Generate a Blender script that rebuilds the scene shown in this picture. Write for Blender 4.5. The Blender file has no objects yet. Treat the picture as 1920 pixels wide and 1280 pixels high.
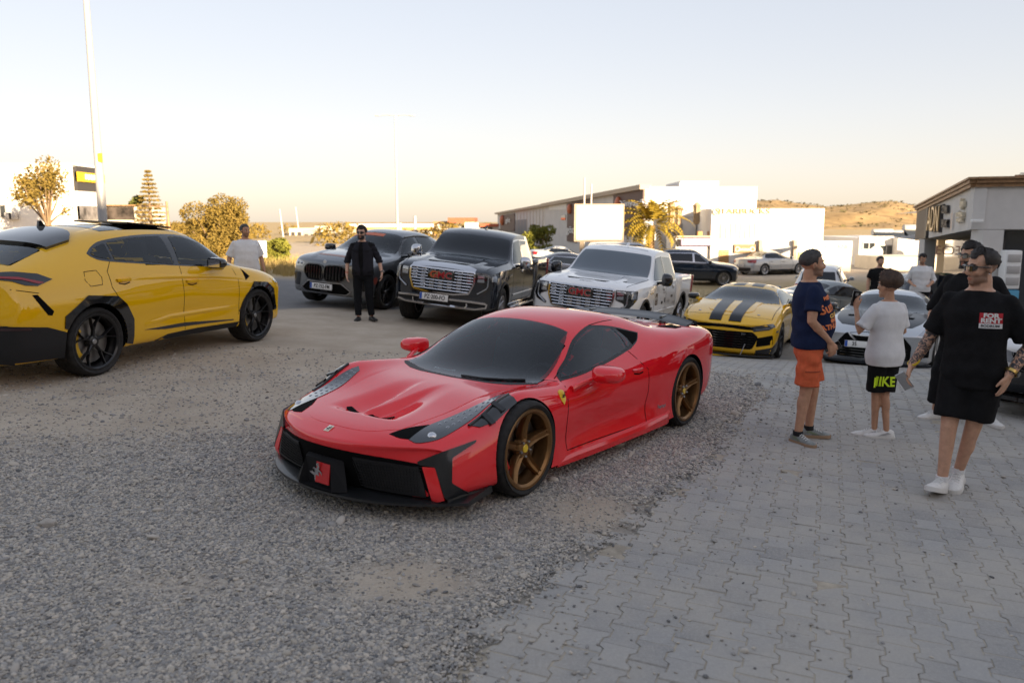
import bpy, bmesh, math, random
import numpy as np
from mathutils import Vector, Matrix
from mathutils.bvhtree import BVHTree
from mathutils.geometry import delaunay_2d_cdt
R = math.radians
random.seed(7); RNG = np.random.default_rng(7)
SC = bpy.context.scene
COL = SC.collection
# ---------------------------------------------------------------- camera, sky, sun, exposure
cam = bpy.data.cameras.new('camera'); camo = bpy.data.objects.new('camera', cam); COL.objects.link(camo)
cam.sensor_width = 36; cam.lens = 28.0; cam.clip_start = .05; cam.clip_end = 5000
camo.location = (0, 0, 1.914); camo.rotation_euler = (R(90 - 8.62), 0, 0)
cam.dof.use_dof = True; cam.dof.focus_distance = 7.0; cam.dof.aperture_fstop = 2.0
SC.camera = camo
SUN_EL, SUN_AZ = R(13), R(143)      # azimuth of the sun measured clockwise from +Y (north)
world = bpy.data.worlds.new('World'); SC.world = world; world.use_nodes = True
wn = world.node_tree; wn.nodes.clear()
sky = wn.nodes.new('ShaderNodeTexSky'); sky.sky_type = 'NISHITA'; sky.sun_disc = False
sky.sun_elevation = SUN_EL; sky.sun_rotation = SUN_AZ
sky.air_density = 1.0; sky.dust_density = .9; sky.ozone_density = 1.0; sky.altitude = 50
bg = wn.nodes.new('ShaderNodeBackground'); bg.inputs[1].default_value = .15
wo = wn.nodes.new('ShaderNodeOutputWorld')
gm_ = wn.nodes.new('ShaderNodeGamma'); gm_.inputs[1].default_value = .34            # soft contrast between zenith and horizon
hs = wn.nodes.new('ShaderNodeHueSaturation'); hs.inputs['Saturation'].default_value = 1.2
tn = wn.nodes.new('ShaderNodeMix'); tn.data_type = 'RGBA'; tn.blend_type = 'MULTIPLY'; tn.inputs[0].default_value = 1; tn.inputs[7].default_value = (1.09, .985, .985, 1)   # camera white balance
wn.links.new(sky.outputs[0], gm_.inputs[0]); wn.links.new(gm_.outputs[0], hs.inputs['Color']); wn.links.new(hs.outputs[0], tn.inputs[6]); wn.links.new(tn.outputs[2], bg.inputs[0]); wn.links.new(bg.outputs[0], wo.inputs[0])
sun = bpy.data.lights.new('sun', 'SUN'); sun.energy = 5.0; sun.angle = R(.5); sun.color = (1, .78, .52)
suno = bpy.data.objects.new('sun', sun); COL.objects.link(suno)
suno.rotation_euler = (R(90) - SUN_EL, 0, -SUN_AZ + math.pi)
suno.location = (20, -30, 30)
SC.view_settings.view_transform = 'Standard'; SC.view_settings.look = 'None'
SC.view_settings.exposure = 1.9; SC.view_settings.gamma = 1; SC.view_settings.use_curve_mapping = False
SC.cycles.max_bounces = 6; SC.cycles.diffuse_bounces = 3; SC.cycles.glossy_bounces = 3
SC.cycles.transmission_bounces = 3; SC.cycles.transparent_max_bounces = 6
SC.cycles.caustics_reflective = False; SC.cycles.caustics_refractive = False
SC.cycles.sample_clamp_indirect = 6
# ================================================================ helpers
def smooth(a, b, x):
    t = np.clip((np.asarray(x, float) - a) / (b - a), 0, 1); return t * t * (3 - 2 * t)
def terrain(x, y):
    """ground height: gentle cross slope, falling away behind the row of parked cars"""
    x = np.asarray(x, float); y = np.asarray(y, float)
    gx = -.032 * np.clip(x, -9, 9) * (1 - smooth(20, 45, y))
    wx = smooth(-5, 5.5, x)
    d = .58 * smooth(9, 16.5, y) * wx
    d = d + np.where(y > 17, .022 * (np.clip(y, 17, 50) - 17) * smooth(17, 22, y), 0) * wx
    dip = .40 * smooth(6.5, 10.5, x) * smooth(19, 26, y) * (1 - smooth(34, 42, y))
    return gx - d - dip
def tz(x, y): return float(terrain(x, y))
# ---------------------------------------------------------------- materials
MATS = {}
def mat(name, col, rough=.5, metal=0., coat=0., spec=.5, noise=0., nscale=20., bump=0., bscale=60., alpha=1., emit=None, col2=None, aniso=None, trans=0.):
    if name in MATS: return MATS[name]
    m = bpy.data.materials.new(name); m.use_nodes = True
    nt = m.node_tree; b = nt.nodes['Principled BSDF']
    b.inputs['Base Color'].default_value = (*col, 1)
    b.inputs['Roughness'].default_value = rough; b.inputs['Metallic'].default_value = metal
    b.inputs['Coat Weight'].default_value = coat; b.inputs['Coat Roughness'].default_value = .03
    b.inputs['Specular IOR Level'].default_value = spec
    if trans: b.inputs['Transmission Weight'].default_value = trans
    if emit: b.inputs['Emission Color'].default_value = (*emit[0], 1); b.inputs['Emission Strength'].default_value = emit[1]
    if noise or bump or col2:
        tc = nt.nodes.new('ShaderNodeTexCoord')
    if noise or col2:
        n = nt.nodes.new('ShaderNodeTexNoise'); n.inputs['Scale'].default_value = nscale; n.inputs['Detail'].default_value = 6; n.inputs['Roughness'].default_value = .65
        nt.links.new(tc.outputs['Object'], n.inputs['Vector'])
        mx = nt.nodes.new('ShaderNodeMix'); mx.data_type = 'RGBA'
        c2 = col2 if col2 else tuple(min(1, c * (1 - noise)) for c in col)
        c1 = col if col2 else tuple(min(1, c * (1 + noise)) for c in col)
        mx.inputs[6].default_value = (*c1, 1); mx.inputs[7].default_value = (*c2, 1)
        rp = nt.nodes.new('ShaderNodeMapRange'); rp.inputs[1].default_value = .35; rp.inputs[2].default_value = .65
        nt.links.new(n.outputs[0], rp.inputs[0]); nt.links.new(rp.outputs[0], mx.inputs[0]); nt.links.new(mx.outputs[2], b.inputs['Base Color'])
    if bump:
        n2 = nt.nodes.new('ShaderNodeTexNoise'); n2.inputs['Scale'].default_value = bscale; n2.inputs['Detail'].default_value = 5
        nt.links.new(tc.outputs['Object'], n2.inputs['Vector'])
        bp = nt.nodes.new('ShaderNodeBump'); bp.inputs['Strength'].default_value = bump; bp.inputs['Distance'].default_value = .02
        nt.links.new(n2.outputs[0], bp.inputs['Height']); nt.links.new(bp.outputs[0], b.inputs['Normal'])
    MATS[name] = m; return m
def paint(name, col, flake=0.0, rough=.35):
    """clear-coated car paint with a light film of road dust low on the body"""
    if name in MATS: return MATS[name]
    m = mat(name, col, rough=rough, metal=flake, coat=1.0, spec=0.); m.node_tree.nodes['Principled BSDF'].inputs['Coat IOR'].default_value = 1.7
    nt = m.node_tree; b = nt.nodes['Principled BSDF']
    tc = nt.nodes.new('ShaderNodeTexCoord'); sp = nt.nodes.new('ShaderNodeSeparateXYZ'); nt.links.new(tc.outputs['Object'], sp.inputs[0])
    n = nt.nodes.new('ShaderNodeTexNoise'); n.inputs['Scale'].default_value = 7; n.inputs['Detail'].default_value = 8; n.inputs['Roughness'].default_value = .7
    nt.links.new(tc.outputs['Object'], n.inputs['Vector'])
    mr = nt.nodes.new('ShaderNodeMapRange'); mr.inputs[1].default_value = .75; mr.inputs[2].default_value = .12; mr.inputs[3].default_value = 0; mr.inputs[4].default_value = .12
    nt.links.new(sp.outputs[2], mr.inputs[0])
    mu = nt.nodes.new('ShaderNodeMath'); mu.operation = 'MULTIPLY'; nt.links.new(mr.outputs[0], mu.inputs[0]); nt.links.new(n.outputs[0], mu.inputs[1])
    mx = nt.nodes.new('ShaderNodeMix'); mx.data_type = 'RGBA'; mx.inputs[6].default_value = (*col, 1); mx.inputs[7].default_value = (.30, .26, .21, 1)
    nt.links.new(mu.outputs[0], mx.inputs[0]); nt.links.new(mx.outputs[2], b.inputs['Base Color'])
    ad = nt.nodes.new('ShaderNodeMath'); ad.operation = 'MULTIPLY_ADD'; nt.links.new(mu.outputs[0], ad.inputs[0]); ad.inputs[1].default_value = 1.2; ad.inputs[2].default_value = .03
    nt.links.new(ad.outputs[0], b.inputs['Coat Roughness'])
    return m
# ---------------------------------------------------------------- objects
def tag(o, label=None, cat=None, group=None, kind=None):
    if label: o['label'] = label
    if cat: o['category'] = cat
    if group: o['group'] = group
    if kind: o['kind'] = kind
    return o
def empty(name, loc, rz=0., label=None, cat=None, group=None, tilt=False):
    o = bpy.data.objects.new(name, None); COL.objects.link(o); o.empty_display_size = .3
    o.location = loc
    if tilt:    # follow the slope of the ground
        x, y = loc[0], loc[1]; e = .8
        n = Vector((-(tz(x + e, y) - tz(x - e, y)) / (2 * e), -(tz(x, y + e) - tz(x, y - e)) / (2 * e), 1)).normalized()
        fx = Vector((math.cos(rz), math.sin(rz), 0)); fx = (fx - n * fx.dot(n)).normalized(); fy = n.cross(fx)
        M = Matrix((fx, fy, n)).transposed(); o.rotation_euler = M.to_euler()
    else: o.rotation_euler = (0, 0, rz)
    return tag(o, label, cat, group)
def mesh_obj(name, verts, faces, mats, parent=None, smooth_=True, angle=35, mi=None, edges=()):
    me = bpy.data.meshes.new(name); me.from_pydata([tuple(v) for v in verts], list(edges), [tuple(f) for f in faces])
    if not isinstance(mats, (list, tuple)): mats = [mats]
    for m in mats: me.materials.append(m)
    if mi is not None and len(mi) == len(me.polygons): me.polygons.foreach_set('material_index', mi)
    me.validate(); me.update()
    if smooth_:
        me.polygons.foreach_set('use_smooth', [True] * len(me.polygons))
        if angle < 180: me.set_sharp_from_angle(angle=R(angle))
    o = bpy.data.objects.new(name, me); COL.objects.link(o)
    if parent: o.parent = parent
    return o
class MB:
    """collects shapes, then builds ONE mesh object"""
    def __init__(s): s.v = []; s.f = []; s.mi = []; s.cur = 0; s.T = None
    def add(s, v, f):
        n = len(s.v)
        if s.T is not None: v = [tuple(s.T @ Vector(p)) for p in v]
        s.v += [tuple(p) for p in v]; s.f += [tuple(i + n for i in q) for q in f]; s.mi += [s.cur] * len(f); return s
    def box(s, c, d, b=0., rot=None):
        x, y, z = [k / 2 for k in d]
        if b <= 0:
            v = [(i * x, j * y, k * z) for i in (-1, 1) for j in (-1, 1) for k in (-1, 1)]
            f = [(0, 1, 3, 2), (4, 6, 7, 5), (0, 4, 5, 1), (2, 3, 7, 6), (0, 2, 6, 4), (1, 5, 7, 3)]
        else:
            bm = bmesh.new(); bmesh.ops.create_cube(bm, size=1, matrix=Matrix.Diagonal((d[0], d[1], d[2], 1)))
            bmesh.ops.bevel(bm, geom=bm.edges[:], offset=min(b, .45 * min(d)), segments=2, affect='EDGES', profile=.5)
            bm.verts.index_update(); v = [tuple(p.co) for p in bm.verts]; f = [tuple(p.index for p in q.verts) for q in bm.faces]; bm.free()
        M = (rot.to_matrix() if hasattr(rot, 'to_matrix') else rot) if rot is not None else None
        v = [tuple((M @ Vector(p) if M is not None else Vector(p)) + Vector(c)) for p in v]
        return s.add(v, f)
    def tube(s, path, r, n=8, cap=True, flat=1.):
        P = [Vector(p) for p in path]; rs = r if isinstance(r, (list, tuple)) else [r] * len(P)
        v = []; f = []; up = None
        for i, p in enumerate(P):
            t = (P[min(i + 1, len(P) - 1)] - P[max(i - 1, 0)]).normalized()
            if up is None: up = t.orthogonal().normalized()
            up = (up - t * up.dot(t)).normalized(); w = t.cross(up)
            for k in range(n):
                a = 2 * math.pi * k / n; v.append(p + up * (rs[i] * math.cos(a)) + w * (rs[i] * flat * math.sin(a)))
        for i in range(len(P) - 1):
            for k in range(n): f.append((i * n + k, i * n + (k + 1) % n, (i + 1) * n + (k + 1) % n, (i + 1) * n + k))
        if cap: f.append(tuple(reversed(range(n)))); f.append(tuple((len(P) - 1) * n + k for k in range(n)))
        return s.add(v, f)
    def lathe(s, prof, n=32, axis='y', c=(0, 0, 0), closed=False):
        """prof: (radius, along-axis)"""
        v = []; f = []; m = len(prof)
        for k in range(n):
            a = 2 * math.pi * k / n; ca, sa = math.cos(a), math.sin(a)
            for r, h in prof:
                p = {'y': (r * ca, h, r * sa), 'z': (r * ca, r * sa, h), 'x': (h, r * ca, r * sa)}[axis]
                v.append((p[0] + c[0], p[1] + c[1], p[2] + c[2]))
        for k in range(n):
            k2 = (k + 1) % n
            for i in range(m - (0 if closed else 1)): f.append((k * m + i, k * m + (i + 1) % m, k2 * m + (i + 1) % m, k2 * m + i))
        return s.add(v, f)
    def prism(s, poly, h0, h1, axis='z'):
        n = len(poly); mp = {'z': lambda a, b, h: (a, b, h), 'y': lambda a, b, h: (a, h, b), 'x': lambda a, b, h: (h, a, b)}[axis]
        v = [mp(a, b, h0) for a, b in poly] + [mp(a, b, h1) for a, b in poly]
        f = [tuple(range(n - 1, -1, -1)), tuple(range(n, 2 * n))] + [(i, (i + 1) % n, n + (i + 1) % n, n + i) for i in range(n)]
        return s.add(v, f)
    def grid(s, rows, closed=False):
        """loft of equal-length rows of points"""
        m = len(rows[0]); v = [p for r in rows for p in r]; f = []
        for i in range(len(rows) - 1):
            for k in range(m if closed else m - 1): f.append((i * m + k, i * m + (k + 1) % m, (i + 1) * m + (k + 1) % m, (i + 1) * m + k))
        return s.add(v, f)
    def ell(s, c, r, nu=12, nv=8, rot=None):
        v = []; f = []
        M = rot.to_matrix() if rot is not None else None
        for j in range(nv + 1):
            b = math.pi * j / nv
            for i in range(nu):
                a = 2 * math.pi * i / nu; p = Vector((r[0] * math.sin(b) * math.cos(a), r[1] * math.sin(b) * math.sin(a), r[2] * math.cos(b)))
                if M: p = M @ p
                v.append(p + Vector(c))
        for j in range(nv):
            for i in range(nu): f.append((j * nu + i, (j + 1) * nu + i, (j + 1) * nu + (i + 1) % nu, j * nu + (i + 1) % nu))
        return s.add(v, f)
    def build(s, name, mats, parent=None, smooth_=True, angle=35, clean=True):
        o = mesh_obj(name, s.v, s.f, mats, parent, False, mi=s.mi)
        if clean:
            bm = bmesh.new(); bm.from_mesh(o.data); bmesh.ops.remove_doubles(bm, verts=bm.verts, dist=1e-5)
            bmesh.ops.recalc_face_normals(bm, faces=bm.faces); bm.to_mesh(o.data); bm.free()
        if smooth_:
            o.data.polygons.foreach_set('use_smooth', [True] * len(o.data.polygons)); o.data.set_sharp_from_angle(angle=R(angle))
        return o
def bx(name, c, d, m, parent=None, b=0., rot=None): return MB().box(c, d, b, rot).build(name, m, parent)
def copy_tree(o, parent=None):
    c = o.copy(); COL.objects.link(c); c.parent = parent
    for ch in list(o.children): copy_tree(ch, c)
    return c
def pchip(xk, yk, x):
    xk = np.asarray(xk, float); yk = np.asarray(yk, float); x = np.asarray(x, float)
    if len(xk) == 1: return np.full_like(x, yk[0])
    if xk[0] > xk[-1]: xk = xk[::-1]; yk = yk[::-1]
    h = np.diff(xk); d = np.diff(yk) / h; m = np.zeros(len(xk))
    if len(xk) > 2:
        for i in range(1, len(xk) - 1):
            if d[i - 1] * d[i] > 0:
                w1 = 2 * h[i] + h[i - 1]; w2 = h[i] + 2 * h[i - 1]; m[i] = (w1 + w2) / (w1 / d[i - 1] + w2 / d[i])
        for e, (a, b, ha, hb) in ((0, (d[0], d[1], h[0], h[1])), (-1, (d[-1], d[-2], h[-1], h[-2]))):
            q = ((2 * ha + hb) * a - ha * b) / (ha + hb)
            if q * a <= 0: q = 0
            elif a * b < 0 and abs(q) > 3 * abs(a): q = 3 * a
            m[e] = q
    else: m[:] = d[0]
    i = np.clip(np.searchsorted(xk, x) - 1, 0, len(h) - 1); t = np.clip((x - xk[i]) / h[i], 0, 1); H = h[i]
    return (2 * t**3 - 3 * t**2 + 1) * yk[i] + (t**3 - 2 * t**2 + t) * H * m[i] + (-2 * t**3 + 3 * t**2) * yk[i + 1] + (t**3 - t**2) * H * m[i + 1]
def smooth_poly(pts, n=5, closed=True):
    """Catmull-Rom through the points; a point given with a third value 0 stays a sharp corner"""
    P = [(p[0], p[1]) for p in pts]; sharp = [len(p) > 2 for p in pts]; N = len(P); out = []
    for i in range(N if closed else N - 1):
        p1, p2 = P[i], P[(i + 1) % N]
        p0 = P[i - 1] if (closed or i > 0) else p1; p3 = P[(i + 2) % N] if (closed or i + 2 < N) else p2
        if sharp[i]: p0 = (2 * p1[0] - p2[0], 2 * p1[1] - p2[1])
        if sharp[(i + 1) % N]: p3 = (2 * p2[0] - p1[0], 2 * p2[1] - p1[1])
        for k in range(n):
            t = k / n
            out.append(tuple(.5 * (2 * p1[q] + (p2[q] - p0[q]) * t + (2 * p0[q] - 5 * p1[q] + 4 * p2[q] - p3[q]) * t * t + (3 * p1[q] - p0[q] - 3 * p2[q] + p3[q]) * t**3) for q in (0, 1)))
    if not closed: out.append(P[-1])
    return out
def round_poly(pts, r=.02, n=4):
    """polygon with rounded corners"""
    out = []; N = len(pts)
    for i in range(N):
        p = Vector(pts[i][:2]); a = Vector(pts[i - 1][:2]) - p; b = Vector(pts[(i + 1) % N][:2]) - p
        k = min(pts[i][2] if len(pts[i]) > 2 else r, a.length * .45, b.length * .45)
        if k <= 1e-6: out.append(tuple(p)); continue
        p0 = p + a.normalized() * k; p1 = p + b.normalized() * k
        for j in range(n + 1):
            t = j / n; out.append(tuple(p0 * (1 - t)**2 + p * (2 * t * (1 - t)) + p1 * t * t))
    return out
FONT_CACHE = {}
def text_geo(txt, size=1., bold=0., ext=0., align='CENTER', sx=1.):
    key = (txt, size, bold, ext, align, sx)
    if key in FONT_CACHE: return FONT_CACHE[key]
    cu = bpy.data.curves.new('lettering', 'FONT'); cu.body = txt; cu.size = size; cu.align_x = align; cu.align_y = 'CENTER'
    cu.extrude = ext; cu.offset = bold; cu.resolution_u = 3
    ob = bpy.data.objects.new('lettering', cu); COL.objects.link(ob)
    me = ob.evaluated_get(bpy.context.evaluated_depsgraph_get()).to_mesh()
    v = [(p.co.x * sx, p.co.y, p.co.z) for p in me.vertices]; f = [tuple(q.vertices) for q in me.polygons]
    bpy.data.objects.remove(ob); bpy.data.curves.remove(cu)
    FONT_CACHE[key] = (v, f); return v, f
def text_obj(name, txt, size, M, m, parent=None, bold=0., ext=.002, align='CENTER', sx=1.):
    """flat lettering in its own XY plane, placed by the matrix M"""
    v, f = text_geo(txt, size, bold, ext, align, sx)
    return mesh_obj(name, [tuple(M @ Vector(p)) for p in v], f, m, parent, False)
def frame(o, x, y):
    """matrix from origin and two in-plane directions"""
    x = Vector(x).normalized(); y = Vector(y); y = (y - x * y.dot(x)).normalized(); z = x.cross(y)
    M = Matrix((x, y, z)).transposed().to_4x4(); M.translation = Vector(o); return M
# ================================================================ car builder
def common_mats():
    mat('tinted_glass', (.006, .009, .014), .015, spec=.55)
    mat('black_plastic', (.014, .014, .015), .5, spec=.3, bump=.05, bscale=400)
    mat('gloss_black', (.008, .008, .009), .08, coat=.8)
    mat('gap_black', (.004, .004, .004), .9, spec=.1)
    mat('chrome', (.60, .60, .62), .10, 1.)
    mat('satin_metal', (.45, .45, .46), .32, 1.)
    mat('rubber', (.022, .021, .02), .75, spec=.3, noise=.35, nscale=14)
    mat('brake_steel', (.28, .27, .26), .35, 1.)
    mat('black_rim', (.012, .012, .013), .28, .3, coat=.3)
    mat('red_lamp', (.28, .008, .01), .12, coat=.8)
    mat('dark_lamp', (.03, .005, .007), .12, coat=.8)
    mat('lamp_glass', (.35, .37, .40), .06, .55, coat=1.)
    mat('lamp_dark', (.05, .055, .06), .1, .4, coat=1.)
    mat('amber_lamp', (.55, .22, .03), .15, coat=.8)
    mat('plate_white', (.78, .78, .76), .4); mat('plate_blue', (.02, .09, .42), .4); mat('print_black', (.012, .012, .013), .5)
    mat('print_white', (.8, .8, .8), .5)
    mat('mirror_glass', (.7, .72, .75), .03, 1.)
    m = bpy.data.materials.new('clear_glass'); m.use_nodes = True; MATS['clear_glass'] = m; nt = m.node_tree; nt.nodes.remove(nt.nodes['Principled BSDF'])
    tr = nt.nodes.new('ShaderNodeBsdfTransparent'); tr.inputs[0].default_value = (.58, .63, .68, 1); gl = nt.nodes.new('ShaderNodeBsdfGlossy'); gl.inputs['Roughness'].default_value = .012; gl.inputs[0].default_value = (.95, .98, 1, 1)
    fz = nt.nodes.new('ShaderNodeFresnel'); fz.inputs[0].default_value = 1.55; mx = nt.nodes.new('ShaderNodeMixShader'); nt.links.new(fz.outputs[0], mx.inputs[0]); nt.links.new(tr.outputs[0], mx.inputs[1]); nt.links.new(gl.outputs[0], mx.inputs[2]); nt.links.new(mx.outputs[0], nt.nodes['Material Output'].inputs[0])
    mat('cabin_trim', (.022, .021, .020), .8); mat('cabin_seat', (.035, .033, .032), .7, noise=.2)
    m = mat('grille_mesh', (.006, .006, .007), .5)
common_mats()
AX = {'+y': (lambda a, b: (a, 4., b), (0, -1, 0), True), '-y': (lambda a, b: (a, -4., b), (0, 1, 0), False),
      'z': (lambda a, b: (a, b, 5.), (0, 0, -1), False), '+x': (lambda a, b: (6., a, b), (-1, 0, 0), False), '-x': (lambda a, b: (-6., a, b), (1, 0, 0), True)}
def AXF(axis):
    if isinstance(axis, str): return AX[axis]
    d = Vector(axis).normalized(); w = -d; v = (Vector((0, 0, 1)) - w * w.z) if abs(w.z) < .95 else (Vector((1, 0, 0)) - w * w.x); v.normalize(); u = v.cross(w)
    return (lambda a, b: tuple(u * a + v * b + w * 6), tuple(d), False)
class Car:
    def __init__(s, name, loc, rz, label, cat='car', group=None, tilt=True):
        s.root = empty(name, loc, rz, label, cat, group, tilt=tilt); s.name = name; s.panes = []; s.frames = []
    # ---- body from lengthwise feature lines
    def body(s, rails, paintm, step=.13, xs=(), capF=None, capR=None, lvl=2, crease=None, arches=(), archm='gap_black', disp=None, name='body', end=.5, archy=.5):
        M = len(rails); XF = max(r[0][0] for r in rails); XR = min(r[-1][0] for r in rails)
        st = list(np.linspace(XF, XR, int((XF - XR) / step) + 1)) + list(xs); st = np.array(sorted(set(round(float(x), 4) for x in st), reverse=True))
        keep = [st[0]]
        for x in st[1:]:
            if keep[-1] - x > .03: keep.append(x)
        keep[-1] = st[-1]; st = np.array(keep); N = len(st)
        P = np.zeros((N, M, 3))
        for i, r in enumerate(rails):
            r = np.array(r, float); x = st.copy()
            x = x + (r[0, 0] - XF) * np.clip(1 - (XF - st) / end, 0, 1)**2 + (r[-1, 0] - XR) * np.clip(1 - (st - XR) / end, 0, 1)**2
            P[:, i, 0] = x; P[:, i, 1] = pchip(r[:, 0], r[:, 1], x); P[:, i, 2] = pchip(r[:, 0], r[:, 2], x)
        bm = bmesh.new(); cl = bm.edges.layers.float.new('crease_edge')
        L = [[bm.verts.new(P[k, i]) for i in range(M)] for k in range(N)]
        Rt = [[L[k][i] if i in (0, M - 1) else bm.verts.new(P[k, i] * [1, -1, 1]) for i in range(M)] for k in range(N)]
        for k in range(N - 1):
            for i in range(M - 1):
                bm.faces.new((L[k][i], L[k][i + 1], L[k + 1][i + 1], L[k + 1][i]))
                bm.faces.new((Rt[k][i + 1], Rt[k][i], Rt[k + 1][i], Rt[k + 1][i + 1]))
        for k, capc, flip in ((0, capF, False), (N - 1, capR, True)):
            rows = [[L[k][0]]]
            for i in range(1, M - 1):
                a = P[k, i]; cx, cz = capc[i - 1] if capc else (P[k, 0, 0] + (P[k, M - 1, 0] - P[k, 0, 0]) * (i / (M - 1)), P[k, i, 2])
                row = [L[k][i]]
                for fr in (.66, .33, 0, -.33, -.66):
                    q = 1 - fr * fr; row.append(bm.verts.new((a[0] + (cx - a[0]) * q, a[1] * fr, a[2] + (cz - a[2]) * q)))
                row.append(Rt[k][i]); rows.append(row)
            rows.append([L[k][M - 1]])
            for i in range(len(rows) - 1):
                A, B = rows[i], rows[i + 1]; m = max(len(A), len(B))
                for j in range(m - 1):
                    if len(A) == 1: f = (A[0], B[j + 1], B[j])
                    elif len(B) == 1: f = (A[j], A[j + 1], B[0])
                    else: f = (A[j], A[j + 1], B[j + 1], B[j])
                    bm.faces.new(f if not flip else tuple(reversed(f)))
        bm.normal_update(); bmesh.ops.recalc_face_normals(bm, faces=bm.faces)
        if crease:
            for i, (val, x0, x1) in crease.items():
                for k in range(N - 1):
                    if x0 <= st[k] <= x1 and x0 <= st[k + 1] <= x1:
                        for row in (L, Rt):
                            e = bm.edges.get((row[k][i], row[k + 1][i]))
                            if e: e[cl] = val
        me = bpy.data.meshes.new(name); bm.to_mesh(me); bm.free()
        o = bpy.data.objects.new(name, me); COL.objects.link(o); me.materials.append(paintm)
        md = o.modifiers.new('sub', 'SUBSURF'); md.levels = lvl; md.render_levels = lvl; md.use_limit_surface = False
        dg = bpy.context.evaluated_depsgraph_get(); em = bpy.data.meshes.new_from_object(o.evaluated_get(dg)); o.modifiers.clear()
        o.data = em; bpy.data.meshes.remove(me); me = em; me.name = name
        n = len(me.vertices); co = np.empty(n * 3); me.vertices.foreach_get('co', co); co = co.reshape(-1, 3)
        s.bvh = BVHTree.FromPolygons([tuple(p) for p in co], [tuple(p.vertices) for p in me.polygons])
        if disp is not None:
            co[:, 2] += disp(co[:, 0], co[:, 1], co[:, 2]); me.vertices.foreach_set('co', co.ravel()); me.update()
        if arches:
            c = MB()
            for (ax, az, ar) in arches:
                for sg in (1, -1):
                    pr = [(ar * math.cos(a), ar * math.sin(a)) for a in np.linspace(0, 2 * math.pi, 49)[:-1]]
                    pr = [(ax + u, az + w) for u, w in pr]
                    c.prism(pr, sg * archy, sg * 1.4, 'y')
            co_ = c.build('cutter', MATS[archm])
            b = o.modifiers.new('cut', 'BOOLEAN'); b.operation = 'DIFFERENCE'; b.solver = 'EXACT'; b.object = co_; b.material_mode = 'TRANSFER'
            dg = bpy.context.evaluated_depsgraph_get(); em = bpy.data.meshes.new_from_object(o.evaluated_get(dg)); o.modifiers.clear(); o.data = em; em.name = name
            bpy.data.objects.remove(co_)
        me = o.data; me.polygons.foreach_set('use_smooth', [True] * len(me.polygons)); me.set_sharp_from_angle(angle=R(32))
        o.parent = s.root; s.b = o; return o
    # ---- things laid on the body surface
    def hit(s, a, b, axis):
        f, d, _ = AXF(axis); h = s.bvh.ray_cast(Vector(f(a, b)), Vector(d))
        return (h[0], h[1]) if h[0] is not None else None
    def proj(s, pts, axis, off):
        H = [s.hit(a, b, axis) for a, b in pts]; f, d, _ = AXF(axis); k = [i for i, h in enumerate(H) if h]
        if not k: return [Vector(f(a, b)) for a, b in pts], [Vector((0, 0, 1))] * len(pts)
        P = []; Nn = []
        for i, h in enumerate(H):
            if h is None:
                j = min(k, key=lambda q: (pts[q][0] - pts[i][0])**2 + (pts[q][1] - pts[i][1])**2)
                g = Vector(f(*pts[i])); dv = Vector(d); g = g + dv * ((H[j][0] - g).dot(dv))
                r = s.bvh.find_nearest(g); h = (r[0], r[1])
            n = h[1]
            if n.dot(Vector(d)) > 0: n = -n
            P.append(h[0] + n * off); Nn.append(n)
        return P, Nn
    def panel(s, name, poly, axis, m, off=.004, th=.004, res=.07, parent=None, disp=None, bm_mi=None, angle=40):
        poly = [tuple(p[:2]) for p in poly]; area = sum(poly[i - 1][0] * poly[i][1] - poly[i][0] * poly[i - 1][1] for i in range(len(poly)))
        if area < 0: poly = poly[::-1]
        # refine the outline
        out = []
        for i, p in enumerate(poly):
            q = poly[(i + 1) % len(poly)]; L = math.hypot(q[0] - p[0], q[1] - p[1]); k = max(1, int(L / res))
            out += [(p[0] + (q[0] - p[0]) * j / k, p[1] + (q[1] - p[1]) * j / k) for j in range(k)]
        n = len(out); A = np.array(out); lo, hi = A.min(0), A.max(0); pts = [Vector(p) for p in out]
        gx = np.arange(lo[0] + res / 2, hi[0], res); gy = np.arange(lo[1] + res / 2, hi[1], res)
        for a in gx:
            for b in gy:
                if np.min((A[:, 0] - a)**2 + (A[:, 1] - b)**2) > (res * .45)**2: pts.append(Vector((a, b)))
        v2, _, fs, _, _, _ = delaunay_2d_cdt(pts, [], [list(range(n))], 1, 1e-6)
        pp = [(v.x, v.y) for v in v2]
        P, Nn = s.proj(pp, axis, off)
        if disp is not None: P = [p + Vector((0, 0, float(disp(p.x, p.y)))) for p in P]
        fl = AXF(axis)[2]; fs = [tuple(reversed(f)) if fl else tuple(f) for f in fs]
        cnt = {}
        for f in fs:
            for i in range(len(f)): cnt[(f[i], f[(i + 1) % len(f)])] = 1
        bd = [e for e in cnt if (e[1], e[0]) not in cnt]; V = list(P); F = list(fs)
        if th > 0:
            low = {}
            for e in bd:
                for i in e:
                    if i not in low: low[i] = len(V); V.append(P[i] - Nn[i] * (th + off))
            F += [(e[0], low[e[0]], low[e[1]], e[1]) for e in bd]
        o = mesh_obj(name, V, F, m, parent or s.root, True, angle)
        if m.name == 'clear_glass': s.panes.append((np.array(poly), axis))
        if name in ('window_frame', 'cowl', 'window_post'): s.frames.append(o)
        return o
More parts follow.
